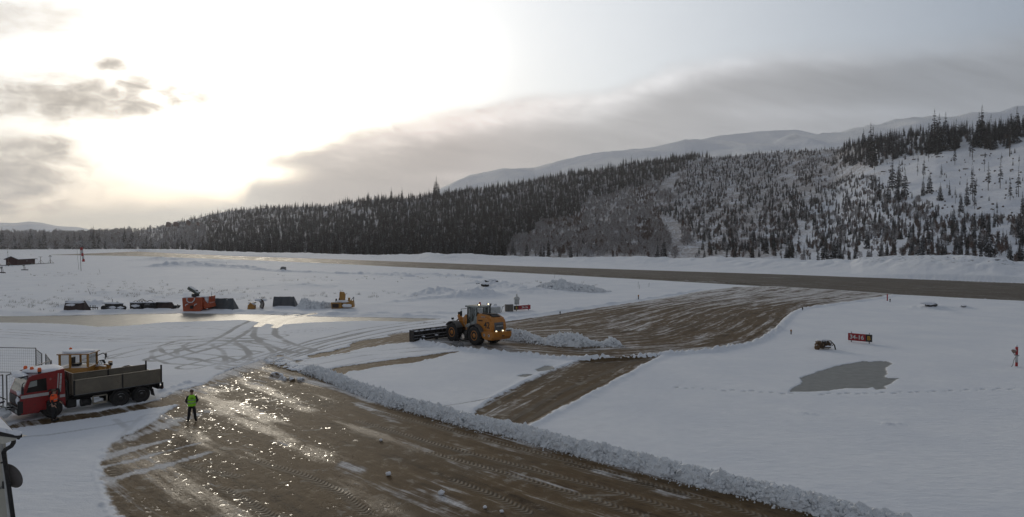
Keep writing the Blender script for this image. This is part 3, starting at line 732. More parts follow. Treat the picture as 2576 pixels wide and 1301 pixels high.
SPR = [(trunk_mesh(13.6, .19, seed=i), spruce_mesh(14, Rv, 100 + i, z0=zz, nw=nw, power=pw, sparse=sp))
       for i, (Rv, zz, nw, pw, sp) in enumerate(((2.3, .04, 26, .85, .05), (1.8, .06, 28, .9, .12), (2.7, .03, 24, 1.0, .05), (1.45, .08, 30, .75, .2)))]
PIN = [(trunk_mesh(15.5, .16, seed=20 + i, bend=.01), spruce_mesh(16, Rv, 200 + i, z0=zz, nw=nw, power=.8, sparse=.3)) for i, (Rv, zz, nw) in enumerate(((1.5, .35, 17), (1.3, .55, 12), (1.8, .22, 20)))]
BIR = [(trunk_mesh(5.2, .08, seed=30 + i, bend=.05, sides=4), bare_mesh(7, 2.6, 300 + i, M_TWIG)) for i in range(3)]
BRB = [(trunk_mesh(5.0, .07, seed=40 + i, bend=.04, sides=4), bare_mesh(6.5, 2.0, 320 + i, M_TWIGB, n=13, up=1.3)) for i in range(2)]
KIND = {'spruce': SPR, 'pine': PIN, 'birch': BIR, 'brown': BRB}
H0 = {'spruce': 14.3, 'pine': 16.3, 'birch': 7.0, 'brown': 6.5}

def slope_at(u, v):
    """point on the hill under measured pixel (u, v)"""
    k, e = ke(u, v); y0, y1 = float(hill_y0(k)), float(hill_y1(k))
    lo, hi = y0, y1
    ylist = np.linspace(y0, y1, 400); zs = hill_z(ylist * k, ylist); es = (zs - H) / ylist
    j = np.argmax(es >= e) if (es >= e).any() else len(es) - 1
    y = ylist[j]; return k * y, y, float(zs[j])
CLEAR = [(2050, 470), (2150, 425), (2240, 405), (2330, 385), (2420, 370), (2620, 362), (2620, 560), (2480, 560), (2380, 540), (2300, 500), (2230, 470), (2150, 460)]
PATHP = np.array([(1655, 548), (1690, 545), (1712, 575), (1720, 625), (1712, 655), (1680, 655), (1688, 610), (1670, 575)], float)
PATH2 = np.array([(1660, 470), (1700, 425), (1712, 430), (1700, 462), (1685, 480), (1665, 482)], float)
CLR = np.array(CLEAR, float)
def inp(P, u, v): return bool(inside(P, np.array([u], float), np.array([v], float))[0])
def sn(u, v, s, seed): return float(fbm(np.array([u / s]), np.array([v / s]), 3, seed)[0])
trees = []     # (kind, variant, x, y, z, scale, region, u, v)
U0, U1 = -500, 3100
def prof(u): return np.interp(u, HB_U, HB_D), np.interp(u, HR_U, HR_D), np.interp(u, HR_U, HR_V)
bound_u = [1200, 1265, 1300, 1350, 1420, 1500, 1600, 1700, 1780, 1820]; bound_v = [700, 650, 610, 570, 540, 510, 470, 432, 400, 370]
def classify(u, v, n, n2_):
    vtop = np.interp(u, HR_U, HR_V); uj = u + n * 70 + n2_ * 30
    rimd = v - vtop
    if u > 1700 and v > 628 + n * 14: return ('lowr', .35 if n2_ + n > 0 else .06)
    if u > 1300 and v > 640 + n * 10 and u <= 1700: return ('scrub', .35)
    if u < 330: return ('bleft', .9)
    if u < 520 and v > 560 + n * 20: return ('mixl', .9)
    if u < 1200 or (u < 1820 and v < np.interp(u, bound_u, bound_v) + n * 22): return ('spd', 1.0)
    if inp(PATHP, u, v) or inp(PATH2, u, v): return (None, 0)
    if inp(CLR, u + n2_ * 30, v + n * 30): return ('clear', .04)
    if u > 2120 and rimd < 52: return ('rim', 1.0)
    if u > 2250 and v > 560: return ('lowr', .55 if n2_ + n > -.2 else .12)
    if uj < 1700: return ('scrub', 1.0 if n2_ > -.3 else .15)
    if uj < 2080: return ('mixr', .80 if n2_ * .9 + n > -.26 - (.5 if v < 440 else 0) + sst(u, 1750, 2050) * .15 else .10)
    return ('mixr2', .9 if n2_ + n * .6 > -.22 else .15)
def add(kind, x, y, z_, sc, reg, u, v):
    trees.append((kind, rng.randrange(len(KIND[kind])), x, y, z_, sc, reg, u, v))
def place(u, t, hm=None, kind=None):
    k = (u - UC) / F; y0, y1 = float(hill_y0(k)), float(hill_y1(k)); y = y0 + (y1 - y0) * t; x = k * y
    return x, y
cand = []
N_C = 60000
for _ in range(N_C):
    u = rng.uniform(U0, U1); t = rng.uniform(0, 1.03) ** 1.0
    cand.append((u, t))
cu = np.array([c[0] for c in cand]); ct = np.array([c[1] for c in cand]); ck = (cu - UC) / F
cy = hill_y0(ck) + (hill_y1(ck) - hill_y0(ck)) * ct; cx = ck * cy; cz = hill_z(cx, cy)
cv = VH - F * (cz - H) / cy
sx, sy = cx, cy
nA = fbm(cu / 45, cv / 45, 3, 77); nB = fbm(cu / 14, cv * 1.4 / 14, 3, 78)
for u, v, x, y, z_, t, n_a, n_b in zip(cu, cv, cx, cy, cz, ct, nA, nB):
    reg, dens = classify(u, v, n_a, n_b)
    if reg is None: continue
    # keep the number of stems per metre of picture roughly even: near trees are larger
    area = (abs(float(np.interp(u, HR_U, HR_V)) - VH - 20)) / 260.0
    keep_p = dens * min(1, area + .12) * {'spd': .88, 'bleft': .9, 'mixl': .75, 'rim': .5, 'clear': .7, 'mixr2': .85, 'lowr': .7}.get(reg, .95)
    if rng.random() > keep_p: continue
    q_ = rng.random()
    if reg == 'bleft': kind, sc = ('birch', rng.uniform(2.0, 3.2)) if q_ < .72 else (('spruce', rng.uniform(.9, 1.5)) if q_ < .9 else ('brown', rng.uniform(2.0, 3.0)))
    elif reg == 'mixl': kind, sc = ('birch', rng.uniform(1.2, 1.9)) if q_ < .5 else ('spruce', rng.uniform(.6, 1.1))
    elif reg == 'spd': kind, sc = ('spruce', rng.uniform(.55, 1.0) + (.35 if rng.random() < .18 else 0)) if q_ < .93 else ('birch', rng.uniform(1, 1.4))
    elif reg == 'scrub':
        brown_ = n_a + n_b * .5 > .12
        kind, sc = ('spruce', rng.uniform(.25, .6)) if q_ < .13 else (('brown', rng.uniform(.7, 1.2)) if (brown_ and q_ < .8) or q_ > .93 else ('birch', rng.uniform(.7, 1.15)))
    elif reg == 'mixr':
        dark_ = n_a - n_b * .4 > 0
        kind, sc = ('spruce', rng.uniform(.3, .7)) if q_ < (.72 if dark_ else .42) else (('brown', rng.uniform(.55, .95)) if (q_ < .85 if n_b > .1 else q_ > .88) else ('birch', rng.uniform(.5, .85)))
    elif reg == 'mixr2': kind, sc = ('spruce', rng.uniform(.22, .62)) if q_ < .55 else (('birch', rng.uniform(.45, .8)) if q_ < .85 else ('brown', rng.uniform(.5, .9)))
    elif reg == 'lowr': kind, sc = ('spruce', rng.uniform(.3, .85)) if q_ < .55 else (('brown', rng.uniform(.6, 1.0)) if q_ < .85 else ('birch', rng.uniform(.5, .8)))
    elif reg == 'rim': kind, sc = ('spruce', rng.uniform(.7, 1.25)) if q_ < .62 else (('pine', rng.uniform(.8, 1.2)) if q_ < .85 else ('brown', rng.uniform(.8, 1.2)))
    else: kind, sc = ('spruce', rng.uniform(.2, .5)) if q_ < .45 else (('pine', rng.uniform(.5, .85)) if q_ < .65 else ('brown', rng.uniform(.3, .5)))
    if u > 1700 and y < 600 and kind == 'spruce': sc *= .85
    add(kind, x, y, z_, sc, reg, u, v)
# a dense front row at the foot of the dark wood
for i in range(330):
    u = rng.uniform(350, 1270); x, y = place(u, rng.uniform(-.012, .03)); y_ = y
    add('spruce', x, y, float(hill_z(np.array([x]), np.array([y]))[0]) - .3, rng.uniform(.7, 1.2), 'spd', u, 650)
for i in range(220):
    u = rng.uniform(-200, 400); x, y = place(u, rng.uniform(-.01, .03))
    add('birch' if rng.random() < .8 else 'spruce', x, y, float(hill_z(np.array([x]), np.array([y]))[0]) - .3, rng.uniform(1.5, 3.0) * (.6 if i % 5 == 0 else 1), 'bleft', u, 625)
# trees that can be told apart: (u, foot v, height px, kind)
SPEC = [(2058, 660, 45, 'spruce'), (2069, 659, 62, 'spruce'), (2082, 660, 48, 'spruce'), (2097, 659, 69, 'spruce'), (2108, 659, 66, 'spruce'), (2115, 661, 50, 'spruce'),
        (1670, 654, 61, 'spruce'), (1654, 650, 45, 'spruce'), (1347, 648, 26, 'spruce'), (1360, 651, 33, 'spruce'), (1368, 651, 45, 'spruce'), (1380, 648, 55, 'spruce'), (1325, 644, 42, 'spruce'), (1452, 654, 26, 'spruce'), (1436, 652, 40, 'spruce'), (1626, 632, 30, 'spruce'),
        (1790, 642, 38, 'spruce'), (1927, 636, 58, 'spruce'), (1946, 632, 46, 'spruce'), (1917, 632, 36, 'spruce'), (1290, 636, 40, 'spruce'), (1270, 640, 55, 'spruce'),
        (2319, 644, 62, 'spruce'), (2298, 640, 45, 'spruce'), (2434, 645, 62, 'spruce'), (2418, 642, 46, 'spruce'), (2487, 646, 90, 'spruce'), (2542, 655, 52, 'spruce'), (2568, 663, 75, 'spruce'), (2180, 626, 60, 'spruce'), (2575, 612, 62, 'spruce'), (2360, 640, 45, 'spruce'), (2510, 620, 45, 'spruce'),
        (2195, 423, 108, 'spruce'), (2190, 400, 95, 'pine'), (2172, 372, 50, 'spruce'), (2244, 474, 82, 'spruce'), (2262, 470, 68, 'spruce'), (2276, 500, 78, 'spruce'), (2212, 505, 62, 'spruce'), (2233, 510, 60, 'spruce'), (2257, 508, 58, 'spruce'),
        (2350, 382, 110, 'spruce'), (2362, 380, 96, 'spruce'), (2378, 378, 98, 'spruce'), (2405, 372, 75, 'spruce'), (2462, 368, 88, 'spruce'), (2492, 378, 92, 'pine'), (2558, 360, 96, 'spruce'), (2540, 394, 110, 'pine'), (2470, 362, 100, 'spruce'), (2335, 378, 70, 'spruce'), (2440, 395, 62, 'pine'), (2446, 396, 70, 'pine'), (2402, 415, 55, 'pine'), (2324, 450, 58, 'pine'),
        (2338, 486, 58, 'spruce'), (2322, 492, 48, 'spruce'), (2365, 505, 48, 'spruce'), (2388, 492, 40, 'spruce'), (2432, 520, 72, 'spruce'), (2447, 505, 90, 'pine'), (2417, 532, 50, 'spruce'), (2451, 515, 60, 'pine'), (2486, 480, 75, 'pine'), (2516, 475, 80, 'pine'), (2541, 504, 58, 'pine'), (2562, 496, 82, 'pine'), (2501, 556, 34, 'pine'), (2399, 560, 44, 'spruce'), (2572, 540, 60, 'spruce'), (2241, 560, 25, 'spruce'),
        (1098, 0, 0, 'spruce')]
for u, v, hp, kd in SPEC[:-1]:
    if v > 640 or (v > 632 and u < 2000):
        k = (u - UC) / F; y = float(hill_y0(k)) * (.99 if u < 2000 else .93); x = k * y
        zt = max(0.2, H + y * float(ev(v))); 
    else: x, y, zt = slope_at(u, v)
    add(kd, x, y, zt - .15, hp * y / F / H0[kd], 'spec', u, v)
# two tall crowns standing over the dark wood's skyline
for u, hgt in ((1093, 46), (1098, 60), (1104, 42), (985, 40), (1012, 38), (925, 34)):
    x, y = place(u, .93); add('spruce', x, y, float(hill_z(np.array([x]), np.array([y]))[0]), hgt * y / F / H0['spruce'], 'tall', u, 470)
print('trees', len(trees))
REG = {'spd': ('snow-dusted spruce in the dense dark wood left of centre on the hillside', 'spruces of the dense dark wood'),
       'bleft': ('dark spruce standing among the frosty trees beyond the far left end of the runway', 'spruces in the far left wood'),
       'mixl': ('dark spruce among frosty birches where the runway ends at the left', 'spruces near the runway end'),
       'scrub': ('small dark spruce rising from the frosty scrub on the middle slope', 'spruces in the middle scrub'),
       'mixr': ('narrow snow-dusted spruce in the mixed brush right of the bare snow path on the hill', 'spruces in the mixed brush'),
       'mixr2': ('small spruce with snow between it and its neighbours, below the logged clearing', 'small spruces below the clearing'),
       'lowr': ('snow-laden spruce among brown brush at the foot of the slope at far right', 'spruces at the right foot of the slope'),
       'rim': ('tall dark spruce on the right-hand skyline above the logged clearing', 'spruces on the right skyline'),
       'clear': ('small lone spruce standing on the logged snowy clearing', 'small spruces on the logged clearing'),
       'spec': None, 'tall': ('very tall spruce whose top sticks out over the skyline of the dark wood', 'tall spruces over the skyline')}
PREG = {'rim': ('thin conifer with a bare lower trunk on the right-hand skyline', 'bare-trunked conifers on the skyline'), 'clear': ('spindly conifer with bare trunk left on the logged clearing', 'spindly conifers on the logged clearing')}
BREG = {'spd': ('frosty leafless birch caught among the dark spruces of the dense wood', 'birches in the dark wood'), 'bleft': ('frosted leafless tree in the far left wood behind the snow field', 'frosted trees of the far left wood'), 'mixl': ('frosted leafless tree among spruces near the left runway end', 'frosted trees near the runway end'),
        'scrub': ('pale frosted birch in the thicket on the middle slope', 'frosted birches on the middle slope'), 'mixr': ('frosted birch between narrow spruces right of the snow path', 'frosted birches in the mixed brush'), 'mixr2': ('frosted bush with snow round it, below the logged clearing', 'frosted bushes below the clearing'), 'lowr': ('frosted bush at the foot of the slope at far right', 'frosted bushes at the right foot')}
WREG = {k_: ('brown ' + v_[0].replace('frosted ', '').replace('frosty ', '').replace('pale ', ''), 'brown ' + v_[1].replace('frosted ', '')) for k_, v_ in BREG.items()}
WREG['rim'] = ('brown leafless tree among the tall spruces of the right skyline', 'brown leafless trees on the skyline'); WREG['clear'] = ('brown leafless bush on the logged snowy clearing', 'brown bushes on the clearing')
def size_px(tr_): return tr_[5] * H0[tr_[0]] / tr_[3]
def inview(tr_): return -20 < tr_[7] < 2596
def pick(kinds, n):
    c = [i for i, t_ in enumerate(trees) if t_[0] in kinds and t_[6] not in ('spec', 'tall') and inview(t_)]
    c.sort(key=lambda i: -size_px(trees[i])); return c[:n]
nspec = sum(1 for t_ in trees if t_[6] in ('spec', 'tall'))
solo = set(i for i, t_ in enumerate(trees) if t_[6] in ('spec', 'tall'))
solo |= set(pick(('spruce',), 300 - sum(1 for t_ in trees if t_[6] in ('spec', 'tall') and t_[0] == 'spruce')))
solo |= set(pick(('pine',), 60)); solo |= set(pick(('birch',), 120)); solo |= set(pick(('brown',), 60))
NM = {'spruce': ('spruce_tree', 'spruce tree'), 'pine': ('conifer_tree', 'conifer'), 'birch': ('birch_tree', 'birch tree'), 'brown': ('leafless_tree', 'leafless tree')}
# labels for the trees that stand out
def spec_label(u, v, hp, kd):
    if u < 1400 and v > 630: return ('snow-laden spruce in the small cluster at the foot of the dark wood', 'spruces by the foot of the dark wood')
    if 1400 <= u < 1600: return ('small lone spruce in front of the brown scrub beyond the runway', 'small spruces before the scrub')
    if 1600 <= u < 1720: return ('snow-laden spruce at the bottom of the bare snow path on the hill', 'spruces at the foot of the snow path')
    if 1720 <= u < 2000: return ('snow-laden spruce in the clump right of the bare snow path, low on the slope', 'spruces right of the snow path')
    if 2050 <= u < 2120: return ('snow-laden spruce in the tight clump on the bank beyond the taxiway mouth', 'clump of spruces on the bank')
    if v > 600: return ('big snow-laden spruce standing low on the slope above the snow mound at far right', 'big spruces above the right mound')
    if kd == 'pine' and v < 430: return ('spindly bare-trunked conifer at the upper edge of the logged clearing', 'spindly conifers at the clearing edge')
    if kd == 'pine': return ('see-through conifer standing alone on the bare snow of the logged clearing', 'see-through conifers on the clearing')
    if v < 425 and u > 2300: return ('very tall pointed spruce on the skyline directly above the logged clearing', 'tallest spruces above the clearing')
    if u < 2200: return ('tall narrow spruce at the left corner of the logged clearing, high on the slope', 'spruces at the left corner of the clearing')
    if u < 2290: return ('big dark spruce in the clump at the left edge of the logged clearing', 'clump of spruces left of the clearing')
    return ('mid-sized spruce scattered on the lower part of the logged clearing', 'spruces on the lower clearing')
for i in sorted(solo):
    kd, vr, x, y, z_, sc, reg, u, v = trees[i]
    if reg == 'spec': lab, grp = spec_label(u, v, 0, kd)
    else: lab, grp = {'spruce': REG, 'pine': PREG, 'birch': BREG, 'brown': WREG}[kd].get(reg) or REG['spd']
    nm, cat = NM[kd]
    r_ = thing(nm, lab, cat, (x, y, z_), rng.uniform(0, 6.28), grp); r_.scale = (sc * rng.uniform(.9, 1.1),) * 2 + (sc,)
    for pn, me in zip(('trunk', 'crown'), KIND[kd][vr]):
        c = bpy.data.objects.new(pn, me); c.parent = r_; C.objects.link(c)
# every other tree of the wood: one scatter per kind of growth
protos = bpy.data.collections.new('forest_sources')
plist = []
for kd in ('spruce', 'pine', 'birch', 'brown'):
    for vr, (tm, cm) in enumerate(KIND[kd]):
        bmj = bmesh.new(); bmj.from_mesh(tm); nf = len(bmj.faces); bmj.from_mesh(cm)
        bmj.faces.ensure_lookup_table()
        for f_ in bmj.faces[nf:]: f_.material_index = 1
        me = bpy.data.meshes.new('tree'); bmj.to_mesh(me); bmj.free(); me.materials.append(M_BARK); me.materials.append(cm.materials[0])
        o = bpy.data.objects.new('%02d_tree' % len(plist), me); protos.objects.link(o); plist.append((kd, vr))
def scatter(name, idxs, label, cat):
    me = bpy.data.meshes.new(name); n = len(idxs); me.vertices.add(n)
    T = [trees[i] for i in idxs]
    me.vertices.foreach_set('co', np.array([(t_[2], t_[3], t_[4]) for t_ in T], np.float32).ravel())
    me.attributes.new('kind_index', 'INT', 'POINT').data.foreach_set('value', np.array([plist.index((t_[0], t_[1])) for t_ in T], np.int32))
    me.attributes.new('size', 'FLOAT', 'POINT').data.foreach_set('value', np.array([t_[5] for t_ in T], np.float32))
    me.attributes.new('turn', 'FLOAT', 'POINT').data.foreach_set('value', np.array([rng.uniform(0, 6.28) for t_ in T], np.float32))
    o = bpy.data.objects.new(name, me); C.objects.link(o); tag(o, label, cat, kind='stuff')
    ng = bpy.data.node_groups.new('scatter', 'GeometryNodeTree')
    ng.interface.new_socket('Geometry', in_out='INPUT', socket_type='NodeSocketGeometry'); ng.interface.new_socket('Geometry', in_out='OUTPUT', socket_type='NodeSocketGeometry')
    gi_, go_ = ng.nodes.new('NodeGroupInput'), ng.nodes.new('NodeGroupOutput')
    ci = ng.nodes.new('GeometryNodeCollectionInfo'); ci.inputs['Collection'].default_value = protos; ci.inputs['Separate Children'].default_value = True
    ip = ng.nodes.new('GeometryNodeInstanceOnPoints'); ip.inputs['Pick Instance'].default_value = True
    def na(nm_, ty):
        a_ = ng.nodes.new('GeometryNodeInputNamedAttribute'); a_.data_type = ty; a_.inputs['Name'].default_value = nm_; return a_.outputs['Attribute']
    cv_ = ng.nodes.new('ShaderNodeCombineXYZ')
    ng.links.new(na('turn', 'FLOAT'), cv_.inputs[2]); er = ng.nodes.new('FunctionNodeEulerToRotation'); ng.links.new(cv_.outputs[0], er.inputs[0])
    ng.links.new(gi_.outputs[0], ip.inputs['Points']); ng.links.new(ci.outputs[0], ip.inputs['Instance']); ng.links.new(na('kind_index', 'INT'), ip.inputs['Instance Index'])
    ng.links.new(er.outputs[0], ip.inputs['Rotation']); ng.links.new(na('size', 'FLOAT'), ip.inputs['Scale']); ng.links.new(ip.outputs[0], go_.inputs[0])
    md = o.modifiers.new('scatter', 'NODES'); md.node_group = ng
    return o
rest = [i for i in range(len(trees)) if i not in solo and -420 < trees[i][7] < 3000]
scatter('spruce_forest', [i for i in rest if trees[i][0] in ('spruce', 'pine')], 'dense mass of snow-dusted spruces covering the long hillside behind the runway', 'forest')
scatter('frosted_brush', [i for i in rest if trees[i][0] in ('birch', 'brown')], 'thicket of frosted leafless birches and brush filling the slope between the spruces', 'brush')

# ============================================================ AIR
hz = bpy.data.materials.new('haze_air'); hz.use_nodes = True; HN = NT(hz.node_tree)
pv_ = HN.node('ShaderNodeVolumePrincipled'); pv_.inputs['Color'].default_value = (.93, .925, .94, 1); pv_.inputs['Density'].default_value = 8.0e-5; pv_.inputs['Anisotropy'].default_value = .35
ho_ = HN.node('ShaderNodeOutputMaterial'); HN.link(pv_.outputs[0], ho_.inputs['Volume'])
bm = bmesh.new(); bmesh.ops.create_cube(bm, size=1.0)
for v_ in bm.verts: v_.co = Vector((v_.co.x * 22000, v_.co.y * 14500 + 4750, v_.co.z * 1003 + 498.5))
me = bpy.data.meshes.new('haze'); bm.to_mesh(me); bm.free(); me.materials.append(hz)
tag(hzo := bpy.data.objects.new('haze', me), kind='stuff'); C.objects.link(hzo)
# ============================================================ MESH BUILDER
_side = bpy.data.scenes.new('workbench')
def evaluated(o):
    """mesh of an object with its modifiers applied, worked out in a small scene of its own"""
    _side.collection.objects.link(o)
    with bpy.context.temp_override(scene=_side, view_layer=_side.view_layers[0]):
        dg = bpy.context.evaluated_depsgraph_get(); dg.update(); me = bpy.data.meshes.new_from_object(o.evaluated_get(dg))
    _side.collection.objects.unlink(o); return me
class MB:
    def __init__(s): s.bm = bmesh.new(); s.mats = []
    def _mi(s, m):
        if m is None: return 0
        if m not in s.mats: s.mats.append(m)
        return s.mats.index(m)
    def _fin(s, verts, faces_, m, M=None, smooth=False):
        if M is not None:
            for v in verts: v.co = M @ v.co
        k = s._mi(m)
        for f in faces_: f.material_index = k; f.smooth = smooth
        return s
    def poly(s, pts, m=None):
        vs = [s.bm.verts.new(p) for p in pts]; return s._fin([], [s.bm.faces.new(vs)], m)
    def box(s, c, d, m=None, rot=None, bev=0.0, taper=None):
        r = bmesh.ops.create_cube(s.bm, size=1.0); vs = r['verts']
        for v in vs:
            t = 1.0
            if taper and v.co.z > 0: t = taper
            v.co = Vector((v.co.x * d[0] * t, v.co.y * d[1] * t, v.co.z * d[2]))
        fs = list({f for v in vs for f in v.link_faces})
        if bev > 0:
            es = list({e for v in vs for e in v.link_edges})
            rb = bmesh.ops.bevel(s.bm, geom=es, offset=bev, segments=1, affect='EDGES', profile=.5)
            fs = list(set(rb['faces']) | {f for f in fs if f.is_valid}); vs = list({v for f in fs for v in f.verts})
        M = Matrix.Translation(c)
        if rot is not None: M = M @ Euler(rot).to_matrix().to_4x4()
        return s._fin(vs, fs, m, M)
    def tube(s, a, b_, r0, r1=None, m=None, n=10, cap=True, smooth=True):
        a, b_ = Vector(a), Vector(b_); r1 = r0 if r1 is None else r1; d = b_ - a; q = d.to_track_quat('Z', 'Y').to_matrix()
        R0, R1 = [], []
        for i in range(n):
            t = 2 * math.pi * i / n; e = Vector((math.cos(t), math.sin(t), 0))
            R0.append(s.bm.verts.new(a + q @ (e * r0))); R1.append(s.bm.verts.new(b_ + q @ (e * r1)))
        fs = [s.bm.faces.new((R0[i], R0[(i + 1) % n], R1[(i + 1) % n], R1[i])) for i in range(n)]
        s._fin([], fs, m, smooth=smooth)
        if cap: s._fin([], [s.bm.faces.new(R0[::-1]), s.bm.faces.new(R1)], m)
        return s
    def path(s, pts, r, m=None, n=6):
        for a, b_ in zip(pts[:-1], pts[1:]): s.tube(a, b_, r, r, m, n)
        return s
    def lathe(s, prof, c=(0, 0, 0), axis='Z', m=None, n=20, smooth=True):
        """prof: (radius, height) pairs; axis along which the height runs"""
        rings = []
        def P_(r, h, t):
            x, y = r * math.cos(t), r * math.sin(t)
            v = {'Z': (x, y, h), 'Y': (x, h, y), 'X': (h, x, y)}[axis]
            return Vector(v) + Vector(c)
        for r, h in prof: rings.append([s.bm.verts.new(P_(r, h, 2 * math.pi * i / n)) for i in range(n)])
        fs = []
        for A_, B_ in zip(rings[:-1], rings[1:]):
            for i in range(n): fs.append(s.bm.faces.new((A_[i], A_[(i + 1) % n], B_[(i + 1) % n], B_[i])))
        s._fin([], fs, m, smooth=smooth)
        s._fin([], [s.bm.faces.new(rings[0]), s.bm.faces.new(rings[-1])], m)
        return s
    def extr(s, poly, y0, y1, m=None, plane='XZ', bev=0.0):
        """a flat outline given thickness: outline in plane, extruded along the third axis"""
        f3 = {'XZ': lambda p, t: (p[0], t, p[1]), 'XY': lambda p, t: (p[0], p[1], t), 'YZ': lambda p, t: (t, p[0], p[1])}[plane]
        A_ = [s.bm.verts.new(f3(p, y0)) for p in poly]; B_ = [s.bm.verts.new(f3(p, y1)) for p in poly]; n = len(poly)
        fs = [s.bm.faces.new(A_), s.bm.faces.new(B_[::-1])] + [s.bm.faces.new((A_[i], B_[i], B_[(i + 1) % n], A_[(i + 1) % n])) for i in range(n)]
        if bev:
            es = list({e for f in fs[:2] for e in f.edges}); rb = bmesh.ops.bevel(s.bm, geom=es, offset=bev, segments=1, affect='EDGES', profile=.5)
            fs = list(set(rb['faces']) | {f for f in fs if f.is_valid})
        return s._fin([], fs, m)
    def blob(s, c, r, m=None, seed=0, sub=2, amp=.3, sq=(1, 1, 1), fr=1.5):
        q = bmesh.ops.create_icosphere(s.bm, subdivisions=sub, radius=1.0)
        for v in q['verts']:
            n_ = 1 + amp * mnoise(v.co * fr + Vector((seed * 3.1, seed * 1.7, seed * .9)))
            v.co = Vector((v.co.x * n_ * r * sq[0], v.co.y * n_ * r * sq[1], v.co.z * n_ * r * sq[2])) + Vector(c)
        return s._fin([], {f for v in q['verts'] for f in v.link_faces}, m, smooth=True)
    def text(s, txt, size, M, m=None, th=.01, bold=0.0):
        cu = bpy.data.curves.new('t', 'FONT'); cu.body = txt; cu.size = size; cu.extrude = th; cu.align_x = 'CENTER'; cu.align_y = 'CENTER'; cu.offset = bold
        o = bpy.data.objects.new('t', cu); me = evaluated(o)
        old = set(s.bm.verts); oldf = set(s.bm.faces); s.bm.from_mesh(me)
        s._fin([v for v in s.bm.verts if v not in old], [f for f in s.bm.faces if f not in oldf], m, M)
        bpy.data.objects.remove(o); bpy.data.curves.remove(cu); bpy.data.meshes.remove(me); return s
    def obj(s, name, parent=None, m=None, label=None):
        bmesh.ops.recalc_face_normals(s.bm, faces=s.bm.faces[:])
        me = bpy.data.meshes.new(name); s.bm.to_mesh(me); s.bm.free()
        for q in (s.mats or [m]): me.materials.append(q)
        o = bpy.data.objects.new(name, me); C.objects.link(o)
        if parent: o.parent = parent
        if label: o['label'] = label
        return o
def frame(o, x, y, z=None):
    """matrix with given x, y axes (vectors) at o, for text"""
    x = Vector(x).normalized(); z = (x.cross(Vector(y))).normalized(); y = z.cross(x)
    return Matrix.Translation(o) @ Matrix((x, y, z)).transposed().to_4x4()
def copy_tree(o, parent=None):
    c = o.copy(); C.objects.link(c); c.parent = parent
    for ch in list(o.children): copy_tree(ch, c)
    return c
def gz(x, y):
    """height of the snow field near a point"""
    i = int(np.clip(np.searchsorted(ys, y), 1, len(ys) - 1)); j = int(np.clip(np.searchsorted(ks, x / y), 1, len(ks) - 1))
    zg = z.reshape(nr, nc); return float(zg[i, j])
def at(u, v):
    x, y = G(u, v); return Vector((x, y, gz(x, y) - .02))

BLACK = paint('black_rubber', (.018, .017, .017), .8, dirt=(.10, .085, .07), dirta=.35, snow=.25, thr=.8)
DKSTEEL = paint('dark_steel', (.035, .033, .032), .55, .3, dirt=(.10, .05, .025), dirta=.35, snow=.75)
DKPLAIN = paint('dark_frame_steel', (.022, .021, .02), .6, .2, dirt=(.07, .055, .045), dirta=.3)
SNOWM = paint('lying_snow', SNOW, .75, var=.06, scale=4, dirta=0, bump=.6)
SNOWG = paint('ploughed_snow', (.76, .78, .80), .8, var=.14, scale=2, dirt=(.30, .28, .25), dirta=.3, bump=.9)
ORANGE = paint('orange_yellow_machine_paint', (.52, .20, .025), .38, dirt=(.16, .09, .04), dirta=.4, scale=1.5)
YELLOW = paint('old_yellow_paint', (.42, .20, .03), .5, dirt=(.10, .055, .03), dirta=.65, scale=2, snow=.8)
GREYC = paint('pale_grey_cab_paint', (.30, .33, .32), .4, dirt=(.2, .19, .17), dirta=.3)
RED = paint('red_truck_paint', (.27, .012, .011), .35, dirt=(.07, .018, .014), dirta=.6, scale=1.2, snow=.5, thr=.8)
GLASS = glass('dark_green_glass', (.02, .045, .04)); GLASSP = paint('bright_window_glass', (.30, .32, .30), .08, dirta=.1)
GLASSD = paint('dark_window_glass', (.02, .02, .02), .06, dirta=.1)
AMBER = paint('amber_beacon', (.75, .13, .02), .3, dirta=0); LAMPW = emit('lit_work_lamp', (1, .88, .6), 2.2)
REDB = paint('red_beacon', (.4, .02, .01), .3)
# ============================================================ WHEEL LOADER (heading +X, left side +Y)
def wheel(parent, c, r, w, side, rimmat, name='wheel', hub=.5, big=True):
    w_ = bpy.data.objects.new(name, None); C.objects.link(w_); w_.parent = parent; w_.location = c
    t = MB()
    prof = [(r * hub, -w / 2 * .8), (r * .74, -w / 2), (r * .93, -w / 2 * .96), (r, -w / 2 * .72), (r, w / 2 * .72), (r * .93, w / 2 * .96), (r * .74, w / 2), (r * hub, w / 2 * .8)]
    t.lathe(prof, axis='Y', m=BLACK, n=36)
    if big:
        for i in range(20):
            a_ = 2 * math.pi * i / 20
            for s_ in (-1, 1):
                aa = a_ + s_ * .08
                t.box((r * 1.005 * math.cos(aa), s_ * w * .22, r * 1.005 * math.sin(aa)), (.07, w * .46, r * .10), BLACK, rot=(0, -aa, s_ * .3))
    t.obj('tyre', w_)
    k = MB(); o_ = side * w / 2
    k.lathe([(r * hub * 1.02, o_ * .78), (r * hub * 1.04, o_ * .84), (r * hub * .9, o_ * .86), (r * hub * .8, o_ * .55), (r * .26, o_ * .45), (r * .24, o_ * .80), (r * .17, o_ * .86), (.001, o_ * .88)], axis='Y', m=rimmat, n=28)
    for i in range(8):
        a_ = i * math.pi / 4; k.tube((r * .33 * math.cos(a_), o_ * .42, r * .33 * math.sin(a_)), (r * .33 * math.cos(a_), o_ * .56, r * .33 * math.sin(a_)), .025, m=DKSTEEL, n=6)
    k.obj('rim', w_); return w_
def lerp_xz(pts): return pts
g1, g2 = G(1193, 869), G(1133, 858.5)
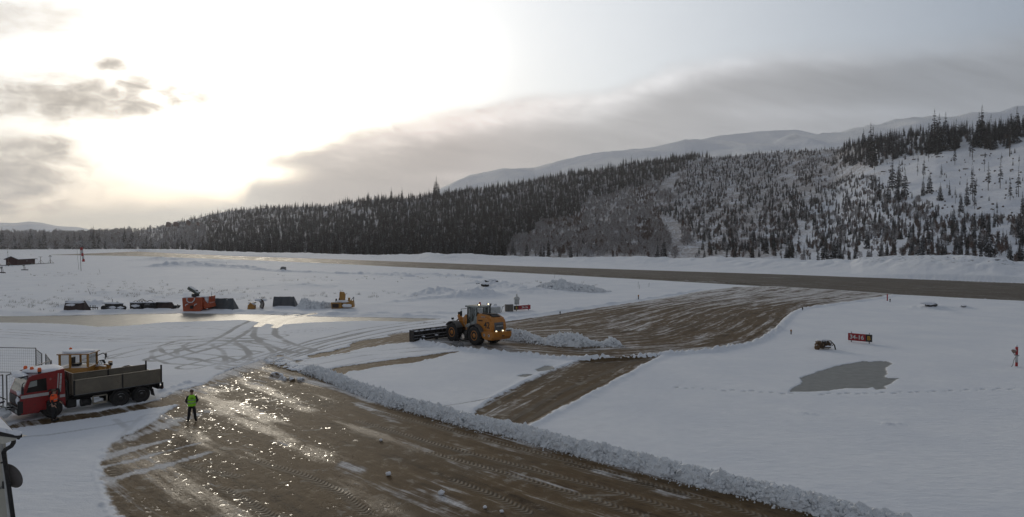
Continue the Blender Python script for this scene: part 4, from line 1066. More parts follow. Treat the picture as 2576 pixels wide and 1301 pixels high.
hd = math.atan2(g2[1] - g1[1], g2[0] - g1[0]); hv = Vector((math.cos(hd), math.sin(hd), 0)); lv = Vector((-hv.y, hv.x, 0))
base = Vector((g1[0], g1[1], 0)) - lv * 1.35            # rear axle middle
base.z = .03
L = thing('wheel_loader', 'orange-yellow wheel loader numbered 42 clearing snow with a wide black plough', 'wheel loader', base, hd)
WB, TR_, RT = 3.55, 1.08, .93
for x, nm in ((0, 'r'), (WB, 'f')):
    for s_ in (1, -1): wheel(L, (x, s_ * TR_, RT), RT, .74, s_, ORANGE)
b_ = MB()    # rear body: engine hood with a stepped pentagonal tail
side = [(-2.05, 1.15), (-2.12, 2.05), (-1.95, 2.72), (-1.2, 2.98), (.15, 3.02), (.35, 2.62), (.35, 1.6), (-.6, 1.15)]
b_.extr(side, -.82, .82, ORANGE, bev=.06)
b_.extr([(-2.0, 1.3), (-2.08, 2.0), (-1.92, 2.5), (-1.45, 2.72), (-.2, 2.6), (.1, 2.3), (.1, 1.8), (-.9, 1.4)], -1.0, 1.0, ORANGE, bev=.05)
b_.obj('engine_hood', L)
tp = MB(); tp.box((-.75, 0, 3.02), (1.2, 1.1, .07), DKPLAIN, bev=.02); tp.box((-1.55, 0, 2.90), (.5, 1.0, .06), DKPLAIN, rot=(0, -.32, 0)); tp.box((-1.78, .0, 2.62), (.45, .9, .1), DKPLAIN, rot=(0, -.9, 0)); tp.obj('hood_grille', L)
gr = MB(); gr.box((-2.13, 0, 1.72), (.08, 1.15, 1.15), paint('grey_grille', (.13, .14, .15), .5), rot=(0, .06, 0), bev=.03)
for i in range(9): gr.box((-2.185, 0, 1.3 + i * .1), (.02, 1.0, .025), DKPLAIN, rot=(0, .06, 0))
WHT = paint('white_lettering', (.62, .62, .6), .5, dirta=.1); BLK = paint('black_lettering', (.012, .012, .012), .5, dirta=.05)
gr.text('LIEBHERR', .2, frame((-2.21, 0, 1.95), (0, -1, 0), (0, 0, 1)), WHT)
gr.obj('rear_grille', L)
cw = MB(); cw.extr([(-2.62, .95), (-2.68, 1.42), (-2.0, 1.46), (-.78, 1.40), (-.72, 1.18), (-1.05, .78), (-1.5, .62), (-2.35, .66)], -1.22, 1.22, ORANGE, bev=.07)
cw.box((-2.5, -.95, 1.5), (.3, .5, .08), DKPLAIN)
for x in (-1.35, -2.05): cw.tube((x, 1.22, 1.1), (x, 1.25, 1.1), .13, .13, WHT, 12); cw.tube((x, 1.24, 1.1), (x, 1.27, 1.1), .07, .07, DKPLAIN, 10)
cw.box((-2.68, -.05, 1.05), (.04, .3, .1), BLK); cw.obj('counterweight', L)
for y in (.42, -.42):
    h_ = MB(); h_.tube((-2.17, y, 1.45), (-2.24, y, 1.45), .085, .085, LAMPW, 14); h_.obj('rear_light', L)
nb = MB(); nb.text('42', .86, frame((-1.5, 1.02, 2.02), (-1, 0, 0), (0, 0, 1)), BLK, bold=.012); nb.text('LIEBHERR', .17, frame((-.55, 1.04, 2.42), (-1, 0, 0), (0, 0, 1)), BLK); nb.text('LIEBHERR', .14, frame((-.75, .845, 2.78), (-1, 0, 0), (0, 0, 1)), WHT); nb.obj('lettering', L)
fd = MB()
for x0 in (0, WB):
    for s_ in (1, -1):
        pts = [(x0 + 1.16 * math.cos(t), RT + 1.14 * math.sin(t)) for t in np.linspace(R(18 if x0 == 0 else 35), R(158 if x0 == 0 else 150), 10)]
        ins = [(x0 + 1.08 * math.cos(t), RT + 1.06 * math.sin(t)) for t in np.linspace(R(158 if x0 == 0 else 150), R(18 if x0 == 0 else 35), 10)]
        if x0 == 0: pts = [(1.12, .95)] + pts[0:]; 
        fd.extr(pts + ins, s_ * .72, s_ * 1.44, paint('grey_fender', (.10, .095, .09), .6, dirta=.3))
fd.obj('fender', L)
for s_ in (1,):
    st = MB(); st.box((1.35, 1.1, .8), (.5, .5, .9), DKPLAIN, bev=.05)
    for k_ in range(3): st.box((1.38, 1.28, .45 + .35 * k_), (.45, .25, .05), DKPLAIN)
    st.obj('step', L)
ch = MB(); ch.box((.8, 0, 1.05), (2.6, 1.2, .7), DKPLAIN, bev=.05); ch.box((2.0, 0, 1.1), (.8, .8, 1.0), DKPLAIN); ch.tube((0, -.9, RT), (0, .9, RT), .22, m=DKPLAIN); ch.tube((WB, -.9, RT), (WB, .9, RT), .22, m=DKPLAIN); ch.box((3.3, 0, 1.15), (1.9, 1.0, .8), DKPLAIN, bev=.05); ch.obj('chassis', L)
# cab
cb = MB(); CX0, CX1, CW, CZ0, CZ1 = .35, 1.95, .82, 1.75, 3.62
cb.extr([(.3, 1.6), (.2, 2.7), (.55, 2.75), (.75, 2.2), (1.9, 1.85), (1.9, 1.55)], -.84, .84, GREYC, bev=.04)
for (x, y) in ((.45, CW), (.45, -CW), (1.15, CW), (1.15, -CW), (1.95, .62), (1.95, -.62)):
    cb.tube((x, y, 1.8), (x - .05 if x < 1 else x - .02, y * .96, 3.55), .055, m=GREYC, n=6)
cb.box((1.15, 0, 1.72), (1.7, 1.6, .1), GREYC); cb.obj('cab', L)
rf = MB(); rf.box((1.13, 0, 3.63), (1.95, 1.72, .17), GREYC, bev=.06); rf.box((1.13, 0, 3.73), (1.3, 1.2, .05), paint('pale_roof', (.6, .56, .47), .6)); rf.obj('cab_roof', L)
for nm, pts in (('window', [(.5, .8, 2.35), (1.12, .8, 2.2), (1.12, .78, 3.5), (.46, .78, 3.5)]), ('window', [(.5, -.8, 2.35), (1.12, -.8, 2.2), (1.12, -.78, 3.5), (.46, -.78, 3.5)]),
                ('window', [(.42, -.74, 2.72), (.42, .74, 2.72), (.38, .72, 3.5), (.38, -.72, 3.5)]), ('windscreen', [(1.98, -.58, 1.9), (1.98, .58, 1.9), (1.94, .56, 3.5), (1.94, -.56, 3.5)])):
    w = MB(); n_ = (Vector(pts[1]) - Vector(pts[0])).cross(Vector(pts[3]) - Vector(pts[0])).normalized() * .012
    w.poly(pts, GLASS); w.poly([Vector(p) + n_ for p in pts], GLASS); w.obj(nm, L)
dr = MB(); dr.poly([(1.2, .82, 1.75), (1.9, .66, 1.75), (1.86, .64, 3.48), (1.18, .80, 3.48)], GLASS)
dr.path([(1.2, .83, 1.7), (1.92, .67, 1.7), (1.88, .65, 3.5), (1.18, .81, 3.5), (1.2, .83, 1.7)], .045, DKPLAIN); dr.box((1.25, .88, 2.5), (.06, .05, .2), BLK); dr.obj('door', L)
mr = MB(); mr.path([(1.95, .7, 3.4), (2.3, 1.15, 3.35), (2.3, 1.15, 2.7)], .025, DKPLAIN); mr.box((2.3, 1.15, 2.9), (.08, .25, .5), DKPLAIN, bev=.02); mr.obj('mirror', L)
hr = MB()
for s_ in (1, -1): hr.path([(1.6, s_ * 1.0, 1.5), (2.05, s_ * .98, 1.9), (2.1, s_ * .98, 2.45), (1.92, s_ * .85, 2.5)], .025, GREYC)
hr.path([(-.1, -.5, 3.0), (-.1, -.5, 3.4), (-.55, -.5, 3.42), (-1.2, -.5, 3.15), (-1.5, -.5, 2.85)], .022, GREYC); hr.path([(.1, .0, 3.0), (.1, 0, 3.5), (-.05, 0, 3.5), (-.05, 0, 3.0)], .022, GREYC); hr.obj('handrail', L)
ex = MB(); ex.tube((-.5, -.25, 3.0), (-.5, -.25, 3.75), .075, m=DKPLAIN); ex.tube((-.5, -.25, 3.73), (-.62, -.28, 3.98), .075, .085, m=DKPLAIN); ex.obj('exhaust', L)
bc_ = MB(); bc_.tube((.75, .0, 3.74), (.75, .0, 3.82), .06, m=DKPLAIN); bc_.lathe([(.10, 0), (.11, .12), (.08, .26), (.02, .3)], (.75, .0, 3.8), m=REDB, n=12); bc_.obj('beacon', L)
for y in (.45, -.75):
    wl = MB(); wl.tube((.42, y, 3.68), (.42, y, 3.84), .02, m=DKPLAIN); wl.box((.4, y, 3.86), (.1, .2, .16), DKPLAIN); wl.tube((.35, y, 3.86), (.33, y, 3.86), .07, m=LAMPW, n=12); wl.obj('work_lamp', L)
arm = MB()
arm.extr([(2.2, 1.2), (2.15, 2.35), (2.45, 2.75), (2.85, 2.3), (4.3, 1.6), (5.35, .75), (5.2, .45), (4.3, .9), (3.2, 1.5), (2.7, 1.2)], .28, .5, ORANGE, bev=.03)
arm.extr([(2.2, 1.2), (2.15, 2.35), (2.45, 2.75), (2.85, 2.3), (4.3, 1.6), (5.35, .75), (5.2, .45), (4.3, .9), (3.2, 1.5), (2.7, 1.2)], -.5, -.28, ORANGE, bev=.03)
arm.tube((2.5, 0, 2.3), (4.0, 0, 2.2), .13, m=ORANGE); arm.tube((4.0, 0, 2.2), (4.7, 0, 1.8), .07, m=DKSTEEL); arm.box((3.9, 0, 2.25), (.35, .35, .75), ORANGE, rot=(0, .5, 0), bev=.04); arm.tube((4.05, 0, 2.35), (4.05, 0, 2.85), .16, m=DKPLAIN); arm.box((5.2, 0, .8), (.25, 1.3, .8), DKPLAIN, bev=.04); arm.obj('lift_arm', L)
for s_ in (1, -1):
    fl = MB(); fl.path([(3.9, s_ * .95, 1.95), (3.9, s_ * .95, 2.15)], .03, DKPLAIN); fl.box((3.95, s_ * .95, 2.25), (.16, .26, .2), DKPLAIN, bev=.03); fl.obj('front_lamp', L)
# driver sits in the cab: added with the people
# broad plough: curved mouldboard with ribs and a folded wing
PL = bpy.data.objects.new('snow_plough', None); C.objects.link(PL); PL.parent = L; PL.location = (5.75, 1.75, 0); PL.rotation_euler = (0, 0, R(3))
mb = MB(); PWD = 3.05
curve_ = [(.38, .08), (.20, .16), (.08, .35), (.04, .65), (.10, .95), (.30, 1.22), (.36, 1.20), (.15, .93), (.10, .65), (.14, .38), (.25, .22), (.40, .14)]
mb.extr(curve_, -PWD, PWD, DKSTEEL)
for i in range(9):
    y = -PWD + .05 + i * (2 * PWD - .1) / 8
    mb.extr([(.3, .08), (-.12, .16), (-.2, .6), (-.05, 1.05), (.32, 1.22), (.08, .65)], y - .025, y + .025, DKSTEEL)
for zc, xx in ((.3, -.1), (.62, -.18), (1.02, -.05)): mb.box((xx, 0, zc), (.12, 2 * PWD, .1), DKSTEEL, bev=.015)
mb.box((.4, 0, .07), (.05, 2 * PWD + .05, .14), DKSTEEL); mb.obj('mouldboard', PL)
ov = MB()
for i in range(8):
    y = -PWD + .38 + i * .76; ov.box((-.1, y + .1, 1.22), (.55, .1, .07), DKSTEEL, rot=(0, .15, .5)); ov.blob((-.05, y, 1.12), .2, SNOWM, i, 1, .5, (1.2, 1.3, .5))
ov.box((-.05, 0, 1.27), (.07, 2 * PWD, .07), DKSTEEL); ov.obj('top_flap', PL)
for y in (-PWD - .03, PWD + .03):
    e_ = MB(); e_.box((.05, y, .65), (.75, .05, 1.15), DKSTEEL, bev=.02); e_.obj('end_plate', PL)
for y in (-1.6, .2, 1.9):
    k_ = MB(); k_.box((-.3, y, .28), (.5, .18, .42), DKSTEEL, bev=.03); k_.blob((-.35, y, .5), .17, SNOWM, y, 1, .4, (1.4, 1, .5)); k_.obj('trip_spring', PL)
# ============================================================ TIPPER TRUCK (heading +X, left side +Y, origin under the rear near corner)
ta, tb_ = G(405, 1007), G(44, 1068)
th = math.atan2(tb_[1] - ta[1], tb_[0] - ta[0]); tl = Vector((-math.sin(th), math.cos(th), 0))
TRL = math.hypot(tb_[0] - ta[0], tb_[1] - ta[1])
T = thing('tipper_truck', 'red tipper truck numbered 20 with grey dropside bed and snow on its cab roof', 'truck', Vector((ta[0], ta[1], .03)) - tl * 1.2, th)
print('truck length', TRL)
LT = TRL
XC = LT - .15            # cab front
cab = MB()
xf, xr = XC, XC - 2.15
xw = xr + .62            # front axle, under the cab's rear
arch = [(xw + .62 * math.cos(t), .5 + .62 * math.sin(t)) for t in np.linspace(R(5), R(175), 12)]
outline = [(xf - .05, .42), (xf, 1.1), (xf - .05, 1.55), (xf - .42, 2.45), (xf - .62, 2.55), (xr + .02, 2.72), (xr, .85), (xr, .62)] + arch[::-1] + [(xw + .66, .42)]
cab.extr(outline, -1.15, 1.15, RED, bev=.04); cab.obj('cab', T)
fa = MB(); fa.box((xf + .02, 0, .62), (.18, 2.2, .42), BLK, bev=.04); fa.box((xf + .0, 0, 1.15), (.06, 1.9, .5), BLK); fa.box((xf - .02, 1.08, .85), (.25, .16, .7), BLK, bev=.03)
for y in (.85, -.85): fa.box((xf + .12, y, .62), (.04, .3, .18), GLASSP)
fa.obj('bumper', T)
ws = MB(); ws.poly([(xf - .07 + .012, -1.02, 1.58), (xf - .07 + .012, 1.02, 1.58), (xf - .40 + .012, 1.0, 2.4), (xf - .40 + .012, -1.0, 2.4)], GLASSP); ws.obj('windscreen', T)
dr = MB(); dr.box((xf - .72, 1.155, 1.25), (.98, .02, 1.4), RED, bev=.008); dr.box((xf - .4, 1.17, 1.4), (.12, .03, .04), BLK); dr.obj('door', T)
sw = MB(); sw.extr([(xf - .28, 1.62), (xf - .48, 2.26), (xf - 1.22, 2.32), (xf - 1.25, 1.62)], 1.165, 1.18, GLASSD); sw.extr([(xf - .36, 1.9), (xf - .47, 2.22), (xf - .78, 2.26), (xf - .78, 1.95)], 1.181, 1.185, GLASSP); sw.extr([(xf - .28, 1.62), (xf - .48, 2.26), (xf - 1.22, 2.32), (xf - 1.25, 1.62)], -1.18, -1.155, GLASSD); sw.obj('side_window', T)
sp = MB(); WS = paint('reflective_white', (.50, .48, .47), .5, dirta=.35)
sp.box((xf - .68, 1.19, 1.42), (1.3, .012, .17), WS, rot=(0, .0, 0)); sp.box((xr + .24, 1.162, 1.95), (.09, .014, 1.05), WS, rot=(0, -.06, 0)); sp.box((xr + .36, 1.162, 2.05), (.05, .014, .9), WS, rot=(0, -.06, 0)); sp.box((xr + .15, 1.162, 1.18), (.26, .014, .16), WS)
for k_ in range(4): sp.box((xr + .24, 1.172, 1.6 + k_ * .25), (.1, .01, .02), RED)
sp.obj('stripe', T)
nb = MB(); nb.text('20', .58, frame((xr + .56, 1.19, 1.42), (-1, 0, 0), (0, 0, 1)), BLK, bold=.018); nb.text('*', .3, frame((xr + .72, 1.17, 2.16), (-1, 0, 0), (0, 0, 1)), paint('faded_badge', (.45, .2, .18), .6)); nb.obj('lettering', T)
rs = MB(); rs.blob((xr + .78, 0, 2.66), .95, SNOWM, 3, 3, .22, (1.0, 1.18, .16)); rs.blob((xf - .28, 0, 2.50), .42, SNOWM, 5, 3, .3, (.75, 2.5, .38)); rs.blob((xf - .05, .8, 1.6), .2, SNOWM, 6, 2, .5, (.6, 1.2, .8)); rs.blob((xf + .05, .9, 1.2), .18, SNOWM, 8, 2, .5, (.5, 1.1, 1.2)); rs.obj('snow_cover', T)
vs = MB(); vs.box((xf - .22, 0, 2.5), (.34, 2.2, .05), DKPLAIN, rot=(0, .25, 0)); vs.obj('sun_visor', T)
for y, x in ((.35, xf - .75), (1.0, xf - .95), (-.3, xf - .6)):
    q = MB(); q.tube((x, y, 2.6), (x, y, 2.72), .08, m=DKPLAIN); q.lathe([(.095, 0), (.10, .14), (.07, .22)], (x, y, 2.7), m=AMBER, n=12); q.obj('beacon', T)
mi = MB(); mi.path([(xf - .2, 1.15, 2.2), (xf - .05, 1.4, 2.15), (xf - .05, 1.4, 1.6)], .022, BLK); mi.box((xf - .05, 1.4, 1.82), (.09, .2, .42), BLK, bev=.02); mi.obj('mirror', T)
ce = MB(); ce.box((LT / 2 - .4, 0, .78), (LT - 1.2, .8, .25), DKPLAIN); ce.box((LT / 2, .0, .98), (LT - 2.4, 1.0, .2), DKPLAIN)
ce.box((xr - .35, .75, .62), (.5, .55, .5), DKPLAIN, bev=.05); ce.tube((xr - .85, .85, .55), (xr - 1.35, .85, .55), .23, m=DKPLAIN, n=14); ce.box((xr - .15, 0, 1.4), (.15, 1.8, 1.1), DKPLAIN)
ce.tube((1.75, -.9, .5), (1.75, .9, .5), .1, m=DKPLAIN); ce.box((.05, 0, .78), (.15, 2.2, .18), DKPLAIN); ce.obj('chassis', T)
X1, X2 = 1.1, 2.3
wheel(T, (xw, .98, .5), .5, .3, 1, DKSTEEL, big=False, hub=.55); wheel(T, (xw, -.98, .5), .5, .3, -1, DKSTEEL, big=False, hub=.55)
for x in (X1, X2):
    wheel(T, (x, .92, .5), .5, .5, 1, DKSTEEL, big=False, hub=.55); wheel(T, (x, -.92, .5), .5, .5, -1, DKSTEEL, big=False, hub=.55)
mg = MB()
for x in (X1, X2):
    pts = [(x + .6 * math.cos(t), .5 + .6 * math.sin(t)) for t in np.linspace(R(20), R(165), 9)]; ins = [(x + .56 * math.cos(t), .5 + .56 * math.sin(t)) for t in np.linspace(R(165), R(20), 9)]
    for y0, y1 in ((.66, 1.2), (-1.2, -.66)): mg.extr(pts + ins, y0, y1, DKPLAIN)
mg.box((.42, .93, .55), (.04, .5, .45), BLK, rot=(0, .2, 0)); mg.box((.42, -.93, .55), (.04, .5, .45), BLK, rot=(0, .2, 0)); mg.obj('mudguard', T)
TAN = paint('tan_guard', (.32, .29, .23), .6, dirta=.4)
gd = MB(); x0, x1 = X2 + .75, xr - 1.4
gd.path([(x0, 1.12, .45), (x0, 1.12, .85), (x1, 1.12, .85), (x1, 1.12, .42), (x0, 1.12, .45)], .045, TAN, 4); gd.box(((x0 + x1) / 2, 1.12, .43), (x1 - x0, .04, .12), TAN); gd.obj('side_guard', T)
sn_ = MB(); sn_.blob((x0 + .5, .9, .55), .25, SNOWM, 2, 2, .4, (1.4, 1, .5)); sn_.obj('snow_lump', T)
# bed with drop sides
BEDG = paint('weathered_grey_bed', (.19, .165, .125), .6, .1, var=.3, scale=1.4, dirt=(.09, .07, .05), dirta=.5); BEDI = paint('bare_bed_metal', (.20, .21, .215), .5, .1, var=.3, scale=1.2, dirt=(.12, .08, .05), dirta=.4)
bx0, bx1, bz0, bz1 = -.05, xr - .42, 1.13, 1.95
bed = bpy.data.objects.new('tipper_bed', None); C.objects.link(bed); bed.parent = T
fl = MB(); fl.box(((bx0 + bx1) / 2, 0, bz0), (bx1 - bx0, 2.4, .1), BEDI); fl.box(((bx0 + bx1) / 2, 0, bz0 - .1), (bx1 - bx0, 1.9, .12), DKPLAIN); fl.obj('floor', bed)
xm = (bx0 + bx1) / 2 - .15
for y in (1.2, -1.2):
    for a_, c_ in ((bx0 + .06, xm - .04), (xm + .04, bx1 - .05)):
        d_ = MB(); d_.box(((a_ + c_) / 2, y, (bz0 + bz1) / 2), (c_ - a_, .05, bz1 - bz0), BEDG, bev=.01)
        d_.box(((a_ + c_) / 2, y, bz1), (c_ - a_, .08, .06), BEDG, bev=.01); d_.box(((a_ + c_) / 2, y, bz0 + .04), (c_ - a_, .08, .07), BEDG)
        d_.obj('drop_side', bed)
    for x in (bx0 + .02, xm, bx1):
        p_ = MB(); p_.box((x, y, (bz0 + bz1) / 2 + (.12 if x == bx0 + .02 else 0)), (.08, .1, bz1 - bz0 + (.3 if x == bx0 + .02 else .04)), DKPLAIN, bev=.01); p_.obj('post', bed)
hb = MB(); hb.box((bx1 + .05, 0, bz0 + .62), (.06, 2.4, 1.25), BEDG, bev=.01)
for y in (-.8, 0, .8): hb.box((bx1 + .1, y, bz0 + .6), (.06, .08, 1.2), BEDG)
hb.obj('headboard', bed)
tg = MB(); tg.box((bx0 + .12, 0, bz0 - .18), (.06, 2.3, .5), DKPLAIN, rot=(0, .15, 0)); tg.box((bx0 - .05, 1.15, bz0 - .2), (.12, .1, .35), DKPLAIN); tg.box((bx0 - .05, 0, .72), (.1, 2.3, .12), DKPLAIN)
for y in (.95, -.95): tg.box((bx0 - .1, y, .78), (.08, .4, .14), REDB)
tg.obj('tailgate', bed)
bs = MB(); bs.blob((bx1 - .6, -.6, bz0 + .1), .5, SNOWM, 4, 2, .3, (1.5, 1, .25)); bs.obj('snow_lump', bed)
# front plough, carried high and plastered with snow
P_ = bpy.data.objects.new('front_plough', None); C.objects.link(P_); P_.parent = T; P_.location = (xf + 1.15, 0, .25); P_.rotation_euler = (0, 0, R(-18))
pm = MB(); RUST = paint('rusty_red_plough', (.13, .045, .035), .6, dirt=(.05, .03, .025), dirta=.5, snow=.8, thr=.6)
pm.extr([(.45, .0), (.15, .12), (.0, .45), (.05, .85), (.3, 1.15), (.36, 1.12), (.12, .82), (.08, .45), (.2, .2), (.47, .08)], -1.5, 1.5, RUST)
for i in range(6): pm.extr([(.4, .02), (-.1, .1), (-.15, .5), (.28, 1.12), (.05, .5)], -1.45 + i * .58 - .02, -1.45 + i * .58 + .02, RUST)
pm.obj('mouldboard', P_)
pf = MB(); pf.box((-.55, .4, .45), (.9, .1, .12), DKSTEEL, rot=(0, .1, .3)); pf.box((-.55, -.4, .45), (.9, .1, .12), DKSTEEL, rot=(0, .1, -.3)); pf.tube((-.7, .2, .95), (-.1, .2, .75), .06, m=DKSTEEL); pf.path([(-.8, .5, 1.1), (-.5, .55, 1.3), (-.3, .5, .9), (-.6, .45, .7)], .03, BLK); pf.tube((-.2, 1.2, 1.1), (-.2, 1.2, 1.6), .03, m=DKPLAIN); pf.obj('plough_frame', P_)
ps = MB(); ps.blob((.05, .9, .9), .5, SNOWG, 2, 3, .4, (.6, 1.2, .6)); ps.blob((-.5, .5, .35), .45, SNOWG, 7, 3, .5, (1, 1, .6)); ps.blob((.1, -.6, .95), .5, SNOWG, 9, 3, .4, (.6, 1.3, .5)); ps.obj('snow_cover', P_)
hl = MB(); hl.tube((-.75, .9, .82), (-.68, .92, .8), .1, m=GLASSP, n=12); hl.tube((-.85, .62, .62), (-.78, .64, .6), .09, m=GLASSP, n=12); hl.obj('plough_lamp', P_)

# ============================================================ OLD YELLOW LOADER BEHIND THE TRUCK (heading +X away to the right)
yb = at(205, 985); 
YL = thing('old_loader', 'old yellow loader with snowy cab roof parked behind the red truck', 'loader', (yb.x, yb.y, 0), R(8))
c_ = MB(); c_.extr([(-1.1, 1.35), (-1.12, 1.75), (.75, 1.75), (.78, 1.35)], -.72, .72, YELLOW, bev=.03)
for x, y in ((-1.0, .66), (-1.0, -.66), (-.35, .68), (.7, .62), (.7, -.62), (-.35, -.68)): c_.box((x, y, 2.15), (.13, .1, .9), YELLOW, bev=.02)
c_.obj('cab', YL)
c_ = MB(); c_.box((-.15, 0, 2.63), (2.0, 1.55, .1), YELLOW, bev=.03); c_.obj('cab_roof', YL)
c_ = MB(); c_.blob((-.15, 0, 2.72), 1.0, SNOWM, 2, 3, .12, (.97, .76, .11)); c_.obj('roof_snow', YL)
for pts in ([(-.92, .67, 1.8), (-.45, .69, 1.8), (-.45, .69, 2.52), (-.92, .67, 2.52)], [(-.28, .69, 1.8), (.62, .64, 1.8), (.62, .64, 2.52), (-.28, .69, 2.52)], [(-1.02, -.6, 1.8), (-1.02, .6, 1.8), (-1.02, .6, 2.52), (-1.02, -.6, 2.52)], [(.72, -.56, 1.8), (.72, .56, 1.8), (.72, .56, 2.52), (.72, -.56, 2.52)]):
    w = MB(); w.poly(pts, GLASS); w.obj('window', YL)
c_ = MB(); c_.lathe([(.2, -.015), (.2, .015)], (.3, 0, 1.95), 'Z', BLK, 12); c_.tube((.3, 0, 1.95), (.5, 0, 1.7), .03, m=BLK); c_.obj('steering_wheel', YL)
c_ = MB(); c_.box((-.3, 0, 1.85), (.5, .5, .15), BLK); c_.box((-.52, 0, 2.1), (.12, .5, .45), BLK); c_.obj('seat', YL)
c_ = MB(); c_.lathe([(.09, 0), (.09, .15), (.05, .22)], (-.85, .45, 2.7), m=AMBER, n=10); c_.obj('beacon', YL)
c_ = MB(); c_.box((-1.15, .95, 1.35), (1.3, .75, .12), YELLOW, bev=.03); c_.box((-.2, .0, 1.05), (3.0, 1.3, .6), YELLOW, bev=.05); c_.box((.95, .35, 1.35), (.35, .35, .6), YELLOW, bev=.03); c_.box((1.45, .3, 1.3), (.4, .35, 1.0), YELLOW, rot=(0, .2, 0), bev=.03); c_.box((1.45, -.4, 1.3), (.4, .25, 1.0), YELLOW, rot=(0, .2, 0), bev=.03)
c_.tube((1.7, .3, 1.8), (1.7, .3, 1.98), .13, m=YELLOW); c_.tube((1.95, -.2, 1.75), (1.95, -.2, 1.95), .1, m=BLK); c_.obj('body', YL)
c_ = MB(); c_.blob((-1.1, .95, 1.45), .5, SNOWM, 5, 2, .3, (1.2, .8, .25)); c_.blob((.6, .75, 1.42), .4, SNOWM, 8, 2, .3, (1.1, .7, .25)); c_.blob((1.0, .35, 1.7), .25, SNOWM, 9, 2, .3, (.9, .9, .3)); c_.obj('snow_cover', YL)
c_ = MB()
c_.path([(.75, .55, 2.3), (1.05, .75, 2.45), (1.2, .8, 2.3), (1.15, .8, 2.0)], .03, BLK); c_.box((1.2, .82, 2.28), (.08, .16, .3), BLK, bev=.02)
for i in range(3): c_.path([(.9 + .1 * i, .2 + .1 * i, 1.6), (1.0 + .1 * i, .25, 2.0), (1.2 + .05 * i, .3, 2.05), (1.35 + .05 * i, .3, 1.7)], .025, BLK)
c_.obj('hose', YL)
for x in (-1.3, 1.2):
    for s_ in (1, -1): wheel(YL, (x, s_ * .9, .62), .62, .4, s_, YELLOW, hub=.45)
c_ = MB(); c_.extr([(2.2, .9), (2.3, 1.5), (2.6, 1.62), (4.4, 1.42), (4.35, 1.34), (2.7, 1.4), (2.5, .7)], -.9, -.82, DKSTEEL); c_.extr([(2.2, .9), (2.3, 1.5), (2.6, 1.55), (3.9, 1.2), (3.9, 1.1), (2.5, .7)], .9, .98, DKSTEEL); c_.box((3.3, 0, .95), (2.0, 1.8, .08), DKSTEEL, rot=(0, .05, 0)); c_.box((2.35, 0, 1.2), (.12, 1.8, .6), DKSTEEL, rot=(0, -.2, 0)); c_.obj('bucket', YL)
c_ = MB(); c_.blob((3.1, .1, 1.15), .6, SNOWM, 12, 3, .4, (1.5, 1.2, .35)); c_.obj('bucket_snow', YL)
c_ = MB(); c_.box((1.9, .45, .95), (1.2, .14, .25), YELLOW, rot=(0, .2, 0)); c_.box((1.9, -.45, .95), (1.2, .14, .25), YELLOW, rot=(0, .2, 0)); c_.obj('lift_arm', YL)
# ============================================================ PEOPLE
def skin(name, joints, bones, mat_, parent=None, sub=2, root=0):
    me = bpy.data.meshes.new(name); me.from_pydata([j[:3] for j in joints], bones, []); me.update()
    o = bpy.data.objects.new(name, me)
    sm = o.modifiers.new('s', 'SKIN'); sm.use_smooth_shade = True
    for i, j in enumerate(joints):
        sv = me.skin_vertices[0].data[i]; r = j[3]; sv.radius = (r, j[4] if len(j) > 4 else r); sv.use_root = (i == root)
    ss = o.modifiers.new('u', 'SUBSURF'); ss.levels = sub; ss.render_levels = sub
    m2 = evaluated(o)
    bpy.data.objects.remove(o); m2.materials.clear(); m2.materials.append(mat_)
    for p in m2.polygons: p.material_index = 0; p.use_smooth = True
    r_ = bpy.data.objects.new(name, m2); C.objects.link(r_)
    if parent: r_.parent = parent
    return r_
FLESH = paint('skin', (.42, .24, .17), .55, dirta=0); DARKC = paint('dark_clothes', (.014, .014, .016), .85, dirta=.1); HIVIS = paint('lime_hi_vis', (.34, .80, .03), .7, var=.12, scale=8, dirta=.05)
HIOR = paint('orange_hi_vis', (.95, .10, .015), .7, var=.12, scale=8, dirta=.05); REFL = paint('grey_reflective_tape', (.35, .38, .34), .4); HAIR = paint('brown_cap', (.13, .085, .06), .9); BOOT = paint('black_boots', (.012, .012, .012), .6, dirta=.1)
def hand(J, Bn, wi, w, d, up):
    """palm and five curled fingers grown from the wrist joint wi"""
    d = Vector(d).normalized(); up = Vector(up).normalized(); sd_ = d.cross(up)
    p = len(J); q = Vector(w) + d * .05; J.append((*q, .030, .016)); Bn.append((wi, p))
    q2 = Vector(w) + d * .09; J.append((*q2, .034, .016)); Bn.append((p, p + 1)); base_ = p + 1
    for k in range(4):
        o_ = sd_ * (-.03 + .02 * k); l_ = (.030, .034, .032, .025)[k]; i = len(J)
        a_ = q2 + o_ + d * .012; b1 = a_ + d * l_ - up * .008; b2 = b1 + d * l_ * .6 - up * .02
        for n_, pt in enumerate((a_, b1, b2)): J.append((*pt, .0085)); Bn.append((base_ if n_ == 0 else len(J) - 2, len(J) - 1))
    i = len(J); a_ = q + sd_ * .032; b1 = a_ + (d + sd_).normalized() * .03
    for n_, pt in enumerate((a_, b1, b1 + d * .022)): J.append((*pt, .0095)); Bn.append((p if n_ == 0 else len(J) - 2, len(J) - 1))
